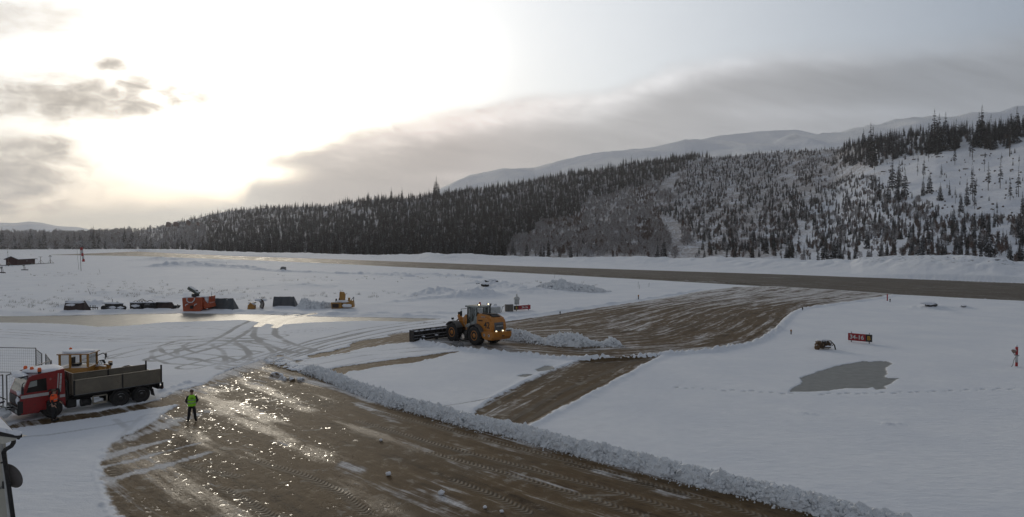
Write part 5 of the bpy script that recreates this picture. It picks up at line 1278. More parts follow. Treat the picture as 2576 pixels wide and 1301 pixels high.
def person(loc, rz, label, legs, arms, lean=0.0, seated=False, vest='lime', head_turn=0.0):
    """front is +Y. legs/arms: joint lists in body space; the body is a single skinned surface, clothes sit on it"""
    r_ = thing('person', label, 'person', loc, rz)
    hz_ = legs['hip']; J = [(0, 0, hz_, .15, .11), (0, .0, hz_ + .20, .135, .10), (0, .01 + lean * .5, hz_ + .42, .165, .11), (0, .0 + lean, hz_ + .52, .10, .08), (0, .01 + lean, hz_ + .60, .055), (0, .02 + lean, hz_ + .66, .075, .085), (0, .03 + lean, hz_ + .75, .092, .10), (0, .02 + lean, hz_ + .83, .065, .075)]
    Bn = [(0, 1), (1, 2), (2, 3), (3, 4), (4, 5), (5, 6), (6, 7)]
    for s_ in (-1, 1):
        lg = legs['l' if s_ < 0 else 'r']; i = len(J)
        for n_, (p, rr) in enumerate(zip(lg, (.088, .062, .045, .045))): J.append((*p, rr)); Bn.append((0 if n_ == 0 else len(J) - 2, len(J) - 1))
        am = arms['l' if s_ < 0 else 'r']; J.append((s_ * .17, lean * .9, hz_ + .50, .062)); Bn.append((3, len(J) - 1))
        for p, rr in zip(am, (.045, .033)): J.append((*p, rr)); Bn.append((len(J) - 2, len(J) - 1))
        wi = len(J) - 1; dv = Vector(am[1]) - Vector(am[0]); hand(J, Bn, wi, am[1], dv, (0, -1, .2) if abs(dv.normalized().y) < .8 else (0, 0, 1))
    body = skin('body', J, Bn, FLESH, r_)
    # face
    hc = Vector((0, .03 + lean, hz_ + .745)); f = MB()
    f.blob(hc + Vector((0, .098, -.005)), .017, FLESH, 1, 1, 0, (.8, 1.2, 1.3)); f.blob(hc + Vector((.088, 0, 0)), .028, FLESH, 1, 1, 0, (.3, .7, 1)); f.blob(hc + Vector((-.088, 0, 0)), .028, FLESH, 1, 1, 0, (.3, .7, 1))
    for s_ in (-1, 1): f.blob(hc + Vector((s_ * .034, .085, .02)), .012, BLK, 1, 1, 0)
    f.box(hc + Vector((0, .089, -.045)), (.045, .012, .008), REDB); f.obj('face', r_)
    # cap or hair
    h = MB(); h.blob(hc + Vector((0, -.018, .035)), .112, HAIR, 2, 3, .08, (.92, 1.0, .82)); h.obj('hair', r_)
    # trousers, jacket
    tj = [(0, 0, hz_ + .08, .165, .125), (0, 0, hz_, .17, .13)]; tbn = [(0, 1)]
    for s_ in (-1, 1):
        lg = legs['l' if s_ < 0 else 'r']
        for n_, (p, rr) in enumerate(zip(lg[:3], (.11, .085, .078))): tj.append((*p, rr)); tbn.append((1 if n_ == 0 else len(tj) - 2, len(tj) - 1))
    skin('trousers', tj, tbn, DARKC, r_)
    jj = [(0, .0, hz_ + .02, .185, .145), (0, .0, hz_ + .2, .175, .135), (0, .01 + lean * .5, hz_ + .40, .195, .14), (0, lean, hz_ + .53, .12, .10)]; jb = [(0, 1), (1, 2), (2, 3)]
    for s_ in (-1, 1):
        am = arms['l' if s_ < 0 else 'r']; jj.append((s_ * .18, lean * .9, hz_ + .49, .085)); jb.append((3, len(jj) - 1))
        for p, rr in zip(am, (.062, .050)): jj.append((*p, rr)); jb.append((len(jj) - 2, len(jj) - 1))
    skin('jacket', jj, jb, DARKC, r_)
    if vest:
        mv = HIVIS if vest == 'lime' else HIOR; z0_ = -.04 if vest == 'lime' else .18
        vm = MB(); prof_ = [(.205, .165, z0_), (.208, .165, z0_ + .1), (.205, .160, max(z0_ + .15, .22)), (.218, .165, .36), (.225, .160, .45), (.185, .14, .525), (.10, .10, .585)]
        rings = []
        for rx, ry, zz in prof_: rings.append([vm.bm.verts.new((rx * math.cos(q_), ry * math.sin(q_) + lean * zz, hz_ + zz + .012 * math.sin(q_ * 5 + zz * 9))) for q_ in np.linspace(0, 2 * math.pi, 25)[:-1]])
        vm._fin([], [vm.bm.faces.new((A_[i], A_[(i + 1) % 24], B_[(i + 1) % 24], B_[i])) for A_, B_ in zip(rings[:-1], rings[1:]) for i in range(24)], mv, smooth=True)
        if vest != 'lime':
            for s_ in (-1, 1): e_ = Vector(arms['l' if s_ < 0 else 'r'][0]); st_ = Vector((s_ * .17, lean * .9, hz_ + .49)); vm.tube(st_, st_.lerp(e_, .75), .105, .085, mv, 12)
        vo = vm.obj('vest', r_)
        bt = MB()
        for zz_, ww in ((.14, .168), (.30, .168)):
            if vest != 'lime' and zz_ < .25: continue
            bt.lathe([(1, -.022), (1, .022)], (0, 0, 0), 'Z', REFL, 20)
            for v in bt.bm.verts[-40:]: v.co = Vector((v.co.x * ww * 1.36, v.co.y * .172, v.co.z + hz_ + zz_))
            bt.bm.verts.ensure_lookup_table()
        if vest == 'lime':
            for k_, wd in ((.44, .14), (.40, .18), (.36, .12)): bt.box((0, -.168, hz_ + k_), (wd, .01, .012), paint('dark_print', (.05, .09, .03), .7))
        bt.obj('reflective_band', vo)
    if not seated:
        for s_ in (-1, 1):
            a_ = Vector(legs['l' if s_ < 0 else 'r'][2]); t_ = Vector(legs['l' if s_ < 0 else 'r'][3])
            b = MB(); b.blob((a_ + t_) / 2 + Vector((0, 0, -.02)), .12, BOOT, 1, 2, .05, (.48, 1.15, .5)); b.tube(a_ + Vector((0, 0, .12)), a_ + Vector((0, 0, -.03)), .062, .06, BOOT); b.obj('boot', r_)
    return r_
def bones_stand(sp=.14, twist=.02): return {'hip': .93, 'l': [(-.10, 0, .86), (-.10 - sp * .4, .03, .48), (-.10 - sp, 0, .11), (-.12 - sp, .15, .05)], 'r': [(.10, 0, .86), (.10 + sp * .4, .02, .48), (.10 + sp, -.02, .11), (.14 + sp, .12, .05)]}
pA = at(483, 1062); pA.z = .02
toc = math.atan2(-pA.x, pA.y)
person(pA, toc, 'person in a lime hi-vis vest standing on the wet ice with back turned', bones_stand(.09), {'l': [(-.30, -.02, 1.18), (-.20, .16, 1.02)], 'r': [(.30, -.02, 1.18), (.20, .16, 1.02)]}).scale = (1.0,) * 3
pB = at(136, 1060); pB.z = .02
person(pB, R(-75), 'person in an orange hi-vis top and dark trousers beside the red truck', bones_stand(.05), {'l': [(-.22, .04, 1.16), (-.15, .24, 1.04)], 'r': [(.24, .0, 1.15), (.24, .12, .92)]}, vest='orange')
# the loader's driver
seatp = L.matrix_basis @ Vector((1.0, 0, 1.72))
person(seatp, hd - R(90), 'driver in red jacket and cap seated in the cab of the orange wheel loader', {'hip': .45, 'l': [(-.12, .1, .42), (-.15, .48, .45), (-.15, .5, .1), (-.15, .62, .06)], 'r': [(.12, .1, .42), (.15, .48, .45), (.15, .5, .1), (.15, .62, .06)]}, {'l': [(-.27, .12, .68), (-.2, .4, .75)], 'r': [(.27, .12, .68), (.2, .4, .75)]}, seated=True, vest='orange')

bpy.data.scenes.remove(_side) if False else None
# ============================================================ SNOW BANK ALONG THE APRON, PLOUGHED HEAPS
_q = bmesh.new(); bmesh.ops.create_icosphere(_q, subdivisions=1, radius=1.0)
ICO = ([v.co.copy() for v in _q.verts], [tuple(v.index for v in f.verts) for f in _q.faces]); _q.free()
def rocky(name, path, width, height, label, cat='snow bank', n=900, seed=1, lump=(.07, .22), mat_=SNOWG, taper=True, back=None, prof=None):
    """a ploughed windrow: a rough ridged core with hundreds of broken clods, one mesh"""
    r = random.Random(seed); m = MB(); P = [Vector((*G(*p), 0)) for p in path]
    Ls = [0]
    for a_, b_ in zip(P[:-1], P[1:]): Ls.append(Ls[-1] + (b_ - a_).length)
    tot = Ls[-1]
    def pos(s):
        for i in range(len(P) - 1):
            if s <= Ls[i + 1] or i == len(P) - 2:
                t = (s - Ls[i]) / (Ls[i + 1] - Ls[i]); d = (P[i + 1] - P[i]).normalized(); return P[i].lerp(P[i + 1], t), d
    def env(s):
        e = 1.0
        if taper: e *= min(1, s / .8 + .25) * min(1, (tot - s) / .8 + .25)
        if prof: e *= float(np.interp(s / tot, *prof))
        return e
    ns, nt_ = max(8, int(tot / .07)), 19; V_, F_ = [], []
    for i in range(ns + 1):
        s = tot * i / ns; p, d = pos(s); nr_ = Vector((-d.y, d.x, 0)); e = env(s) * (.62 + .8 * (mnoise(Vector((s * .7, seed, 0))) * .6 + mnoise(Vector((s * 2.1, seed, 4))) * .4 + .5) * .9)
        for j in range(nt_):
            t = j / (nt_ - 1) * 2 - 1; h = max(0, 1 - abs(t) ** 1.8) * height * e
            q = Vector((s * 2.6, t * width * 2.2, seed)); nn = mnoise(q) * .5 + mnoise(q * 2.3) * .35 + abs(mnoise(q * 4.7)) * .3 + abs(mnoise(q * 9)) * .18
            off = t * width * .5 * e ** .5 + mnoise(Vector((s * 1.1, 9, seed))) * width * .12
            w_ = p + nr_ * off + d * mnoise(q + Vector((5, 5, 5))) * .06; V_.append((w_.x, w_.y, h * (1 + nn * .8) + (nn * .12 if abs(t) < .95 else -.1)))
    for i in range(ns):
        for j in range(nt_ - 1): a_ = i * nt_ + j; F_.append((a_, a_ + 1, a_ + nt_ + 1)); F_.append((a_, a_ + nt_ + 1, a_ + nt_))
    for k_ in range(n):
        s = r.uniform(0, tot); p, d = pos(s); nr_ = Vector((-d.y, d.x, 0)); e = env(s)
        t = max(-1.7, min(1.7, r.gauss(0, .62))); rr = r.uniform(*lump) * (1.45 if r.random() < .10 else 1) * (.4 if abs(t) > 1.1 else 1) * min(1, e + .2)
        zz = max(0, 1 - abs(t) ** 1.8) * height * e * 1.02; c_ = p + nr_ * t * width * .52 + Vector((0, 0, zz + rr * .1))
        rot = Euler((r.uniform(0, 6), r.uniform(0, 6), r.uniform(0, 6))).to_matrix(); sq = (r.uniform(.6, 1.4), r.uniform(.6, 1.3), r.uniform(.5, 1.0)); b0 = len(V_); so_ = Vector((k_ * 3.1, seed, k_ * .9))
        for v in ICO[0]:
            n_ = 1 + .75 * mnoise(v * 1.9 + so_); w_ = c_ + rot @ Vector((v.x * sq[0], v.y * sq[1], v.z * sq[2])) * rr * n_; V_.append((w_.x, w_.y, w_.z))
        F_.extend([(a_ + b0, b_ + b0, g_ + b0) for a_, b_, g_ in ICO[1]])
    me = bpy.data.meshes.new(name); me.from_pydata(V_, [], F_); me.update(); me.materials.append(mat_)
    o = bpy.data.objects.new(name, me); C.objects.link(o); return tag(o, label, cat)
rocky('snow_bank', [(768, 934), (800, 941), (850, 962), (900, 981), (1003, 1019), (1088, 1040), (1167, 1064), (1249, 1081), (1328, 1100), (1413, 1126), (1542, 1156), (1619, 1175), (1748, 1209), (1899, 1243), (2028, 1275), (2110, 1296), (2330, 1352)], 1.15, .46,
      'long rough bank of ploughed snow clods running along the edge of the brown apron', n=9000, seed=3, lump=(.035, .13))
rocky('snow_heap', [(1262, 851), (1310, 853), (1350, 860), (1395, 865), (1440, 868), (1500, 869), (1562, 868)], 2.5, .82, 'long white heap of ploughed snow behind the orange loader on the taxiway', 'snow heap', n=1500, seed=5, lump=(.06, .2), prof=([0, .08, .22, .36, .44, .56, .68, .80, .86, .93, 1], [.9, 1.0, .85, .45, .5, 1.15, 1.2, .35, .3, .75, .5]))
rocky('snow_heap', [(1352, 728), (1385, 729), (1430, 732), (1480, 733), (1515, 736)], 5.5, 1.5, 'grey-white heap of dumped snow between the runway and the sign 34-16', 'snow heap', n=1200, seed=8, lump=(.1, .38), prof=([0, .3, .6, 1], [.5, 1.2, .8, .3]))
rocky('snow_heap', [(756, 775), (772, 777), (800, 777), (836, 774)], 1.9, 1.15, 'low grey heap of snow between the grey bucket and the yellow snow blower', 'snow heap', n=500, seed=12, lump=(.06, .2), prof=([0, .3, .6, 1], [.8, 1.1, .7, .6]))
r5 = random.Random(5)
for u, v, rr, lab in ((977, 1196, .11, 'round white snow lump alone in the middle of the apron ice'), (1110, 1244, .12, 'white snow lump at the start of a smear of slush near the bottom edge'), (1220, 1279, .07, 'small snow lump at the end of the slush smear by the bottom edge'), (1262, 1290, .07, 'smallest snow lump right of the slush smear at the bottom edge'), (958, 1110, .08, 'small snow lump on the glossy ice left of the bank')):
    p = at(u, v); m = MB(); m.blob((0, 0, rr * .6), rr, SNOWM, u, 2, .35, (1.1, 1, .85)); o = m.obj('snow_lump'); o.location = (p.x, p.y, .01); tag(o, lab, 'snow lump')
for u, v, s_, lab in ((1146, 872, .42, 'dark-sided upright snow chunk in front of the orange loader'), (1158, 880, .38, 'leaning grey snow slab in front of the orange loader, the nearer of two'), (712, 683, 1.2, 'dark pointed stone or snow slab standing alone in the field beyond the parked machines')):
    p = at(u, v); m = MB(); m.blob((0, 0, s_ * .5), s_, paint('dirty_snow', (.20, .20, .20), .9, var=.4, scale=6), u, 2, .7, (.9, .5, .9)); m.blob((s_ * .3, .3, s_ * .2), s_ * .7, SNOWG, u + 3, 2, .5, (1.2, .8, .6)); o = m.obj('snow_chunk'); o.location = p; tag(o, lab, 'snow chunk')
STONE = paint('wet_rock', (.045, .04, .036), .8, var=.5, scale=2, snow=1.0, thr=.35)
for u, v, sx_, sz_, lab in ((1236, 721, 1.3, .8, 'dark boulder in the snow mounds above the orange loader, the higher one'), (1223, 726, 1.4, .7, 'long dark boulder on the snow mounds above the orange loader, nearer'), (2331, 777, 1.5, .6, 'dark rock capped with thick snow on the far right field near the runway'), (2425, 777, .45, .16, 'flat sliver of dark rock right of the capped rock, far right'), (2497, 687, 1.6, .6, 'black rock showing through the snow mound beyond the runway, far right'), (1205, 718, .8, .4, 'small dark stone left of the boulders above the loader'), (2218, 662, 2.2, .5, 'rock ledge at the left end of the mound beyond the runway'), (2300, 660, 1.6, .4, 'rock patch in the middle of the mound beyond the runway')):
    p = at(u, v); m = MB()
    for k_ in range(4): m.blob((r5.uniform(-.5, .5) * sx_, r5.uniform(-.3, .3) * sx_, sz_ * .3), sz_ * r5.uniform(.5, .9), STONE, u + k_, 2, .7, (1.5 * sx_ / sz_ / 2, 1, .8), 1.2)
    m.blob((.1, -.05, sz_ * .78), sz_ * .95, SNOWM, u, 2, .3, (1.4 * sx_ / sz_ / 1.6, 1, .38)); o = m.obj('boulder'); o.location = p; tag(o, lab, 'boulder')

# ============================================================ SIGNS AND MARKERS
SRED = paint('sign_red', (.30, .012, .016), .45, var=.15, dirta=.1); SBLK = paint('sign_black', (.02, .02, .018), .5, dirta=.1); SYEL = paint('sign_yellow', (.55, .30, .02), .5, dirta=.1); GALV = paint('galvanised', (.22, .22, .21), .45, .4)
def runway_sign(u0, v0, u1, v1, h, order, label):
    a_, b_ = at(u0, v0), at(u1, v1); d = b_ - a_; d.z = 0; w = d.length; rz = math.atan2(d.y, d.x)
    t = thing('taxiway_sign', label, 'sign', a_, rz)
    rw = w * (.74 if order == 'L' else .74); x0 = 0 if order == 'L' else w - rw
    m = MB(); m.box((x0 + rw / 2, .0, .18 + h / 2), (rw, .16, h), SRED, bev=.015); m.text('34-16', h * .78, frame((x0 + rw / 2, -.085, .17 + h / 2), (1, 0, 0), (0, 0, 1)), WHT, bold=.012); m.obj('red_panel', t)
    bx = rw + (w - rw) / 2 if order == 'L' else (w - rw) / 2
    m = MB(); m.box((bx, 0, .18 + h / 2), (w - rw - .01, .16, h), SBLK, bev=.015); m.text('B', h * .78, frame((bx, -.085, .17 + h / 2), (1, 0, 0), (0, 0, 1)), SYEL, bold=.012); m.obj('black_panel', t)
    for x in (w * .14, w * .88):
        m = MB(); m.box((x, 0, .1), (.08, .12, .24), GALV); m.tube((x, 0, .18 + h), (x, 0, .34 + h), .03, m=GALV); m.obj('leg', t)
    return t
runway_sign(2133.5, 862, 2194, 867.5, .72, 'L', 'red and black sign reading 34-16 B standing alone on the right-hand snow field')
runway_sign(1293, 784, 1334, 781, .62, 'R', 'black and red sign reading B 34-16 beyond the taxiway, behind the orange loader')
sg = at(1272, 786)
t = thing('beacon_box', 'grey metal cabinet with pipe frame and white drum-shaped beacon left of the sign B 34-16', 'cabinet', sg, R(5))
m = MB(); m.box((.58, .9, .55), (1.2, .8, 1.0), paint('grey_cabinet', (.16, .145, .125), .7, var=.35, scale=3), bev=.03); m.obj('cabinet_body', t)
m = MB(); m.lathe([(.36, 1.0), (.36, 1.7), (.46, 1.75), (.46, 1.95), (.3, 2.1), (.12, 2.15), (.1, 2.45), (.03, 2.6)], (1.75, 1.3, 0), m=paint('white_beacon', (.55, .56, .55), .5), n=18); m.obj('beacon', t)
m = MB(); m.path([(-.6, .3, 0), (-.45, .3, .75), (-.1, .3, .9), (.0, .3, .9)], .05, GALV); m.obj('pipe', t)
m = MB(); m.blob((.58, .9, 1.08), .6, SNOWM, 3, 2, .2, (.9, .7, .14)); m.obj('snow_cover', t)
p = at(1240, 787); t = thing('white_box', 'low round-edged white equipment box standing in snow behind the orange loader', 'equipment box', p, R(3))
m = MB(); m.box((0, 0, .4), (2.2, 1.5, .85), paint('white_box_paint', (.45, .46, .45), .6, dirta=.3), bev=.06); m.obj('box', t)
m = MB(); m.blob((0, 0, .88), 1.0, SNOWM, 6, 2, .15, (1.12, .75, .14)); m.obj('snow_cover', t)
m = MB(); m.blob((.3, .2, 1.1), .22, SNOWG, 6, 2, .5); m.tube((.5, .2, .9), (.5, .2, 1.25), .03, m=GALV); m.obj('fitting', t)
WPOST = paint('white_post_paint', (.55, .55, .55), .5); RPOST = paint('red_post_paint', (.40, .02, .02), .5)
# red and white post with coiled pipe, right edge
p = at(2557, 925); t = thing('marker_post', 'red and white banded post with a bent pipe and snowy clump at far right', 'marker post', p, 0)
for i, c_ in enumerate((RPOST, WPOST, RPOST)):
    z0, z1 = ((0, .38), (.38, .98), (.98, 1.62))[i]; m = MB(); m.tube((0, 0, z0), (0, 0, z1), .095, m=c_, n=14); m.obj('band', t)
m = MB(); m.path([(-.42, 0, 0), (-.3, 0, .15), (-.22, 0, .55), (-.05, 0, .9), (-.22, 0, 1.05), (-.3, 0, 1.25), (-.1, 0, 1.3)], .022, GALV); m.path([(-.1, .1, .92), (.12, .1, .92), (.12, -.1, .92), (-.1, -.1, .92)], .02, DKPLAIN); m.obj('bent_pipe', t)
m = MB(); m.blob((-.2, 0, 1.3), .17, paint('snowy_rust', (.28, .2, .17), .9, snow=.9, thr=.2), 2, 2, .7, (1, 1, 1)); m.blob((0, 0, 1.7), .1, SNOWM, 4, 2, .2); m.blob((0, 0, .0), .25, SNOWM, 4, 2, .2, (1, 1, .3)); m.obj('frosted_clump', t)
def stake(name, u, v, h, r_, col, label, cap=None, lean=0):
    p = at(u, v); t = thing(name, label, 'marker', p); m = MB(); m.tube((0, 0, -.1), (lean, 0, h), r_, m=col, n=8); m.obj('post', t)
    if cap: m = MB(); m.lathe([(r_ * 1.5, h), (r_ * 1.7, h + r_ * 2), (r_ * .6, h + r_ * 3.5)], (lean, 0, 0), m=cap, n=10); m.obj('lamp', t)
    return t
stake('marker_stake', 2232, 757, 1.15, .10, RPOST, 'short red stake beside the runway where the taxiway meets it')
stake('edge_light', 2239, 760, .3, .07, DKPLAIN, 'tiny dark light by the red stake at the runway edge', DKPLAIN)
ORC = paint('orange_cap', (.40, .17, .03), .5)
stake('edge_light', 1990, 843, .34, .06, DKPLAIN, 'small orange-capped edge light in the snow left of the snowy machine wreck', ORC)
stake('edge_light', 2019, 783, .25, .06, DKPLAIN, 'dark edge light at the taxiway bend, upper right', DKPLAIN)
stake('edge_light', 1606, 756, .5, .08, DKPLAIN, 'edge light on the far side of the taxiway with nothing near it', ORC)
stake('edge_light', 1409, 792, .3, .06, DKPLAIN, 'edge light at the taxiway border just right of the sign B 34-16', DKPLAIN)
for u, v, h in ((1605, 723, 1.3), (1608, 727, 1.0), (1632, 722, 1.0)): stake('thin_stake', u, v, h, .03, DKPLAIN, 'thin bare stick standing in the snow between heap and runway', lean=.1)['group'] = 'thin sticks by the runway'
for u, v, h, le in ((300 * .349 / 1.3618 + 175, 688, 1.6, -.4), (228, 745, 1.2, -.5), (572, 668, 1.3, -.5), (1395, 700, 1.2, .1)): stake('thin_stake', u, v, h, .03, DKPLAIN, 'thin leaning twig poking out of the snow field left of centre', lean=le)['group'] = 'thin twigs in the field'
# ============================================================ WINDSOCK, SHED, AERIALS
p = at(204, 682); dW = p.y; t = thing('windsock', 'red and white striped windsock hanging limp on a thin pole at the left', 'windsock', p)
m = MB(); m.tube((0, 0, 0), (-.25, 0, 9.2), .10, .06, GALV, 8); m.obj('pole', t)
m = MB(); m.path([(-.25, 0, 9.2), (.2, 0, 9.25)], .05, GALV); m.obj('bracket', t)
for i, c_ in enumerate((RPOST, WPOST, RPOST, WPOST, RPOST)):
    z0 = 8.6 - i * 1.05; m = MB(); x0 = .25 + i * .17
    m.lathe([(.42 - i * .02, -1.05), (.40 - i * .02, -.5), (.42 - i * .02, 0)] if i < 4 else [(.5, -1.0), (.4, -.5), (.34, 0)], (x0, 0, z0), m=c_, n=12); m.obj('stripe', t)
p = at(198, 679); t = thing('aerial_marker', 'thin mast with a red and white top standing behind the windsock', 'mast', p)
m = MB(); m.tube((0, 0, 0), (-.7, 0, 10.2), .05, m=GALV, n=6); m.obj('pole', t); m = MB(); m.box((-.7, 0, 10.4), (.5, .5, .6), WPOST, bev=.05); m.box((-.7, 0, 10.85), (.4, .4, .35), RPOST, bev=.04); m.obj('head', t)
ps_ = at(41, 668); pe_ = at(88, 665)
dsh = (pe_ - ps_); dsh.z = 0; SW_ = dsh.length; t = thing('shed', 'small dark red shed with a snow-covered roof at the left edge of the field', 'shed', ps_, math.atan2(dsh.y, dsh.x))
DRED = paint('dark_red_boards', (.06, .012, .010), .8, var=.4, scale=2)
m = MB(); hS = 2.9; m.extr([(-.2, 0), (-.25, hS), (2.0, hS + 1.0), (4.2, hS), (4.2, 0)], .1, SW_ - .4, DRED, plane='YZ'); m.obj('wall', t)
m = MB(); m.extr([(-.9, hS - .35), (-.9, hS - .15), (2.0, hS + 1.25), (4.9, hS - .1), (4.9, hS - .3), (2.0, hS + 1.05)], -.4, SW_ + .35, DKPLAIN, plane='YZ'); m.obj('roof', t)
m = MB(); m.extr([(-.95, hS - .14), (-.9, hS + .05), (2.0, hS + 1.55), (4.9, hS + .1), (4.95, hS - .08), (2.0, hS + 1.27)], -.42, SW_ + .37, SNOWM, plane='YZ'); m.obj('roof_snow', t)
m = MB(); m.box((SW_ * .52, -.28, 1.9), (1.3, .05, .8), paint('dull_pane', (.09, .045, .04), .3)); m.obj('window', t)
m = MB(); m.box((SW_ * .2, -.28, 2.1), (.5, .05, .3), paint('pale_vent', (.13, .09, .08), .5)); m.obj('vent', t)
m = MB(); m.path([(SW_ + .3, -.5, hS + .1), (SW_ + 1.3, -.5, hS), (SW_ + 1.4, -.5, hS - .5), (SW_ + .6, -.5, hS - .9)], .06, GALV); m.box((SW_ * .78, -.4, .3), (1.0, .3, .4), WPOST, bev=.05); m.tube((SW_ - .3, 1.5, hS), (SW_ - .3, 1.5, hS + 2.2), .05, m=GALV); m.obj('gutter', t)
for i, (u, v, extra) in enumerate(((22, 670, 1), (103, 664.5, 0), (127, 663, 2), (-3, 671, 0))):
    p = at(u, v); lab = ('tripod aerial with a tall needle mast left of the red shed', 'tripod aerial with flat top nearest the right side of the red shed', 'tripod aerial with a small white box on top, rightmost of the aerials', 'tripod aerial cut by the left edge of the picture')[i]
    # order of labels follows: needle, flat, boxed, cut
    t = thing('aerial', lab, 'aerial', p)
    m = MB(); m.tube((0, 0, 0), (-.2, 0, 3.3), .12, .09, paint('brown_post', (.13, .07, .04), .8), 8); m.obj('post', t)
    for a_ in (0, 2.1, 4.2):
        m = MB(); m.tube((1.5 * math.cos(a_ + .2), 1.5 * math.sin(a_ + .2), 0), (-.1, 0, 1.9), .06, m=GALV, n=6); m.obj('leg', t)
    m = MB(); m.box((-.2, 0, 3.35), (1.7, .3, .14), DKPLAIN); m.box((-.2, 0, 3.35), (.3, 1.2, .14), DKPLAIN); m.obj('crossbar', t)
    if extra == 1: m = MB(); m.tube((-.2, 0, 3.3), (-.45, 0, 7.4), .07, .03, GALV, 6); m.lathe([(.03, 5.9), (.14, 6.1), (.14, 6.4), (.03, 6.6)], (-.38, 0, 0), m=GALV, n=8); m.obj('needle', t)
    if extra == 2: m = MB(); m.box((-.1, 0, 3.85), (.9, .4, .5), WPOST, bev=.04); m.box((-.2, -.22, 3.85), (.18, .05, .12), RPOST); m.obj('top_box', t)
ra, rb = at(-30, 671), at(135, 663); d = rb - ra
m = MB(); m.box((d.length / 2, 0, .2), (d.length, .3, .28), DKPLAIN, bev=.03)
for i in range(12): m.box((i * d.length / 11, 0, .05), (.2, .5, .3), DKPLAIN)
o = m.obj('cable_duct'); o.location = ra; o.rotation_euler = (0, 0, math.atan2(d.y, d.x)); tag(o, 'long low dark cable duct running past the red shed and the aerials', 'cable duct')
for u, v, lab, kd in ((6, 688, 'small instrument on a dark base below the duct at the left edge', 0), (62, 680.5, 'low frame with a dark flat base in front of the red shed', 1)):
    p = at(u, v); t = thing('instrument', lab, 'instrument', p)
    m = MB(); m.box((0, 0, .15), (1.6 if not kd else 2.2, .8, .35), DKPLAIN, bev=.03); m.obj('base', t)
    m = MB(); m.tube((-.2, 0, .3), (-.25, 0, 1.6), .12, m=GALV); m.box((-.3, 0, 1.8), (.6, .5, .6), SNOWG if kd else GALV, bev=.05); m.tube((.3, 0, .3), (.2, 0, 1.3), .06, m=GALV); m.obj('head', t)
# cabins on the wooded hill
for u, v, w, hh, yd, lab in ((423, 561, 9, 3.4, 1750, 'leftmost red-brown cabin high in the wood at the left'), (442, 560, 10, 3.0, 1720, 'cabin with long pale snowy roof, second from left in the wood'), (473, 558, 8, 4.2, 1720, 'tallest of the cabins in the wood, with steep snowy gable'), (498, 559, 6, 3, 1700, 'small cabin just right of the steep-gabled one in the wood'), (540, 556, 10, 3, 1650, 'rightmost cabin in the wood, with flat snowy roof')):
    pp = A(u, v, yd); pp.z = max(pp.z, float(hill_z(np.array([pp.x]), np.array([pp.y]))[0]) + 8) if False else pp.z
    t = thing('cabin', lab, 'cabin', (pp.x, pp.y, pp.z - 3), R(12)); t.scale = (1.15, 1.15, 1.15)
    m = MB(); m.extr([(-w / 2, -6), (-w / 2, hh), (0, hh + (1.8 if hh < 4 else 3.2)), (w / 2, hh), (w / 2, -6)], 0, 6, paint('cabin_boards', (.14, .07, .05), .8), plane='XZ'); m.obj('wall', t)
    m = MB(); k_ = 1.8 if hh < 4 else 3.2; m.extr([(-w / 2 - .6, hh - .2), (-w / 2 - .6, hh + .15), (0, hh + k_ + .4), (w / 2 + .6, hh + .15), (w / 2 + .6, hh - .2), (0, hh + k_)], -.8, 6.8, SNOWM, plane='XZ'); m.obj('roof', t)
    for x in (-w / 4, w / 4): m = MB(); m.box((x, -.03, hh * .5), (1.0, .1, 1.1), GLASSD); m.obj('window', t)

# ============================================================ TEMPORARY FENCE
FG = paint('fence_steel', (.10, .10, .10), .5, .4)
def fence_panel(a_, b_, h, label, mesh=True, bow=False):
    a_, b_ = Vector(a_), Vector(b_); d = b_ - a_; d.z = 0; w = d.length; t = thing('fence_panel', label, 'fence', a_, math.atan2(d.y, d.x), 'temporary wire fence panels at the left')
    for x in (0, w): m = MB(); m.tube((x, 0, 0), (x, 0, h), .035, m=FG, n=8); m.obj('post', t)
    m = MB(); m.tube((0, 0, h - .03), (w, 0, h - .03), .03, m=FG, n=6); m.tube((0, 0, .15), (w, 0, .15), .025, m=FG, n=6); m.obj('rail', t)
    m = MB()
    for i in range(1, int(w / .16)): m.tube((i * .16, 0, .15), (i * .16, 0, h - .03), .004, m=FG, n=3, cap=False)
    for i in range(1, int(h / .2)): m.tube((0, 0, i * .2), (w, 0, i * .2), .004, m=FG, n=3, cap=False)
    m.obj('wire_mesh', t)
    return t
f1 = A(89, 880, 50); f0 = A(-30, 878, 50); f2 = A(105, 893, 46.5); f3 = A(127, 911, 43.5)
pb1 = at(89, 940)
def fp(u, vb, h_, vt=None): return at(u, vb)
fence_panel(at(-70, 942), at(91, 946), 2.05, 'wire fence panel seen flat on, reaching to the left edge')
fence_panel(at(91, 947), at(106, 962), 2.0, 'narrow slanted wire fence panel joined to the corner post')
fence_panel(at(116, 962), at(129, 985), 2.0, 'short wire fence panel hidden low behind the truck cab')
fence_panel(at(130, 985), at(18, 1032), 2.05, 'wire fence panel running toward the truck nose, top rail rising to the right')
fence_panel(at(8, 1030), at(-60, 1040), 2.05, 'wire fence panel by the snowy truck plough at the left edge')

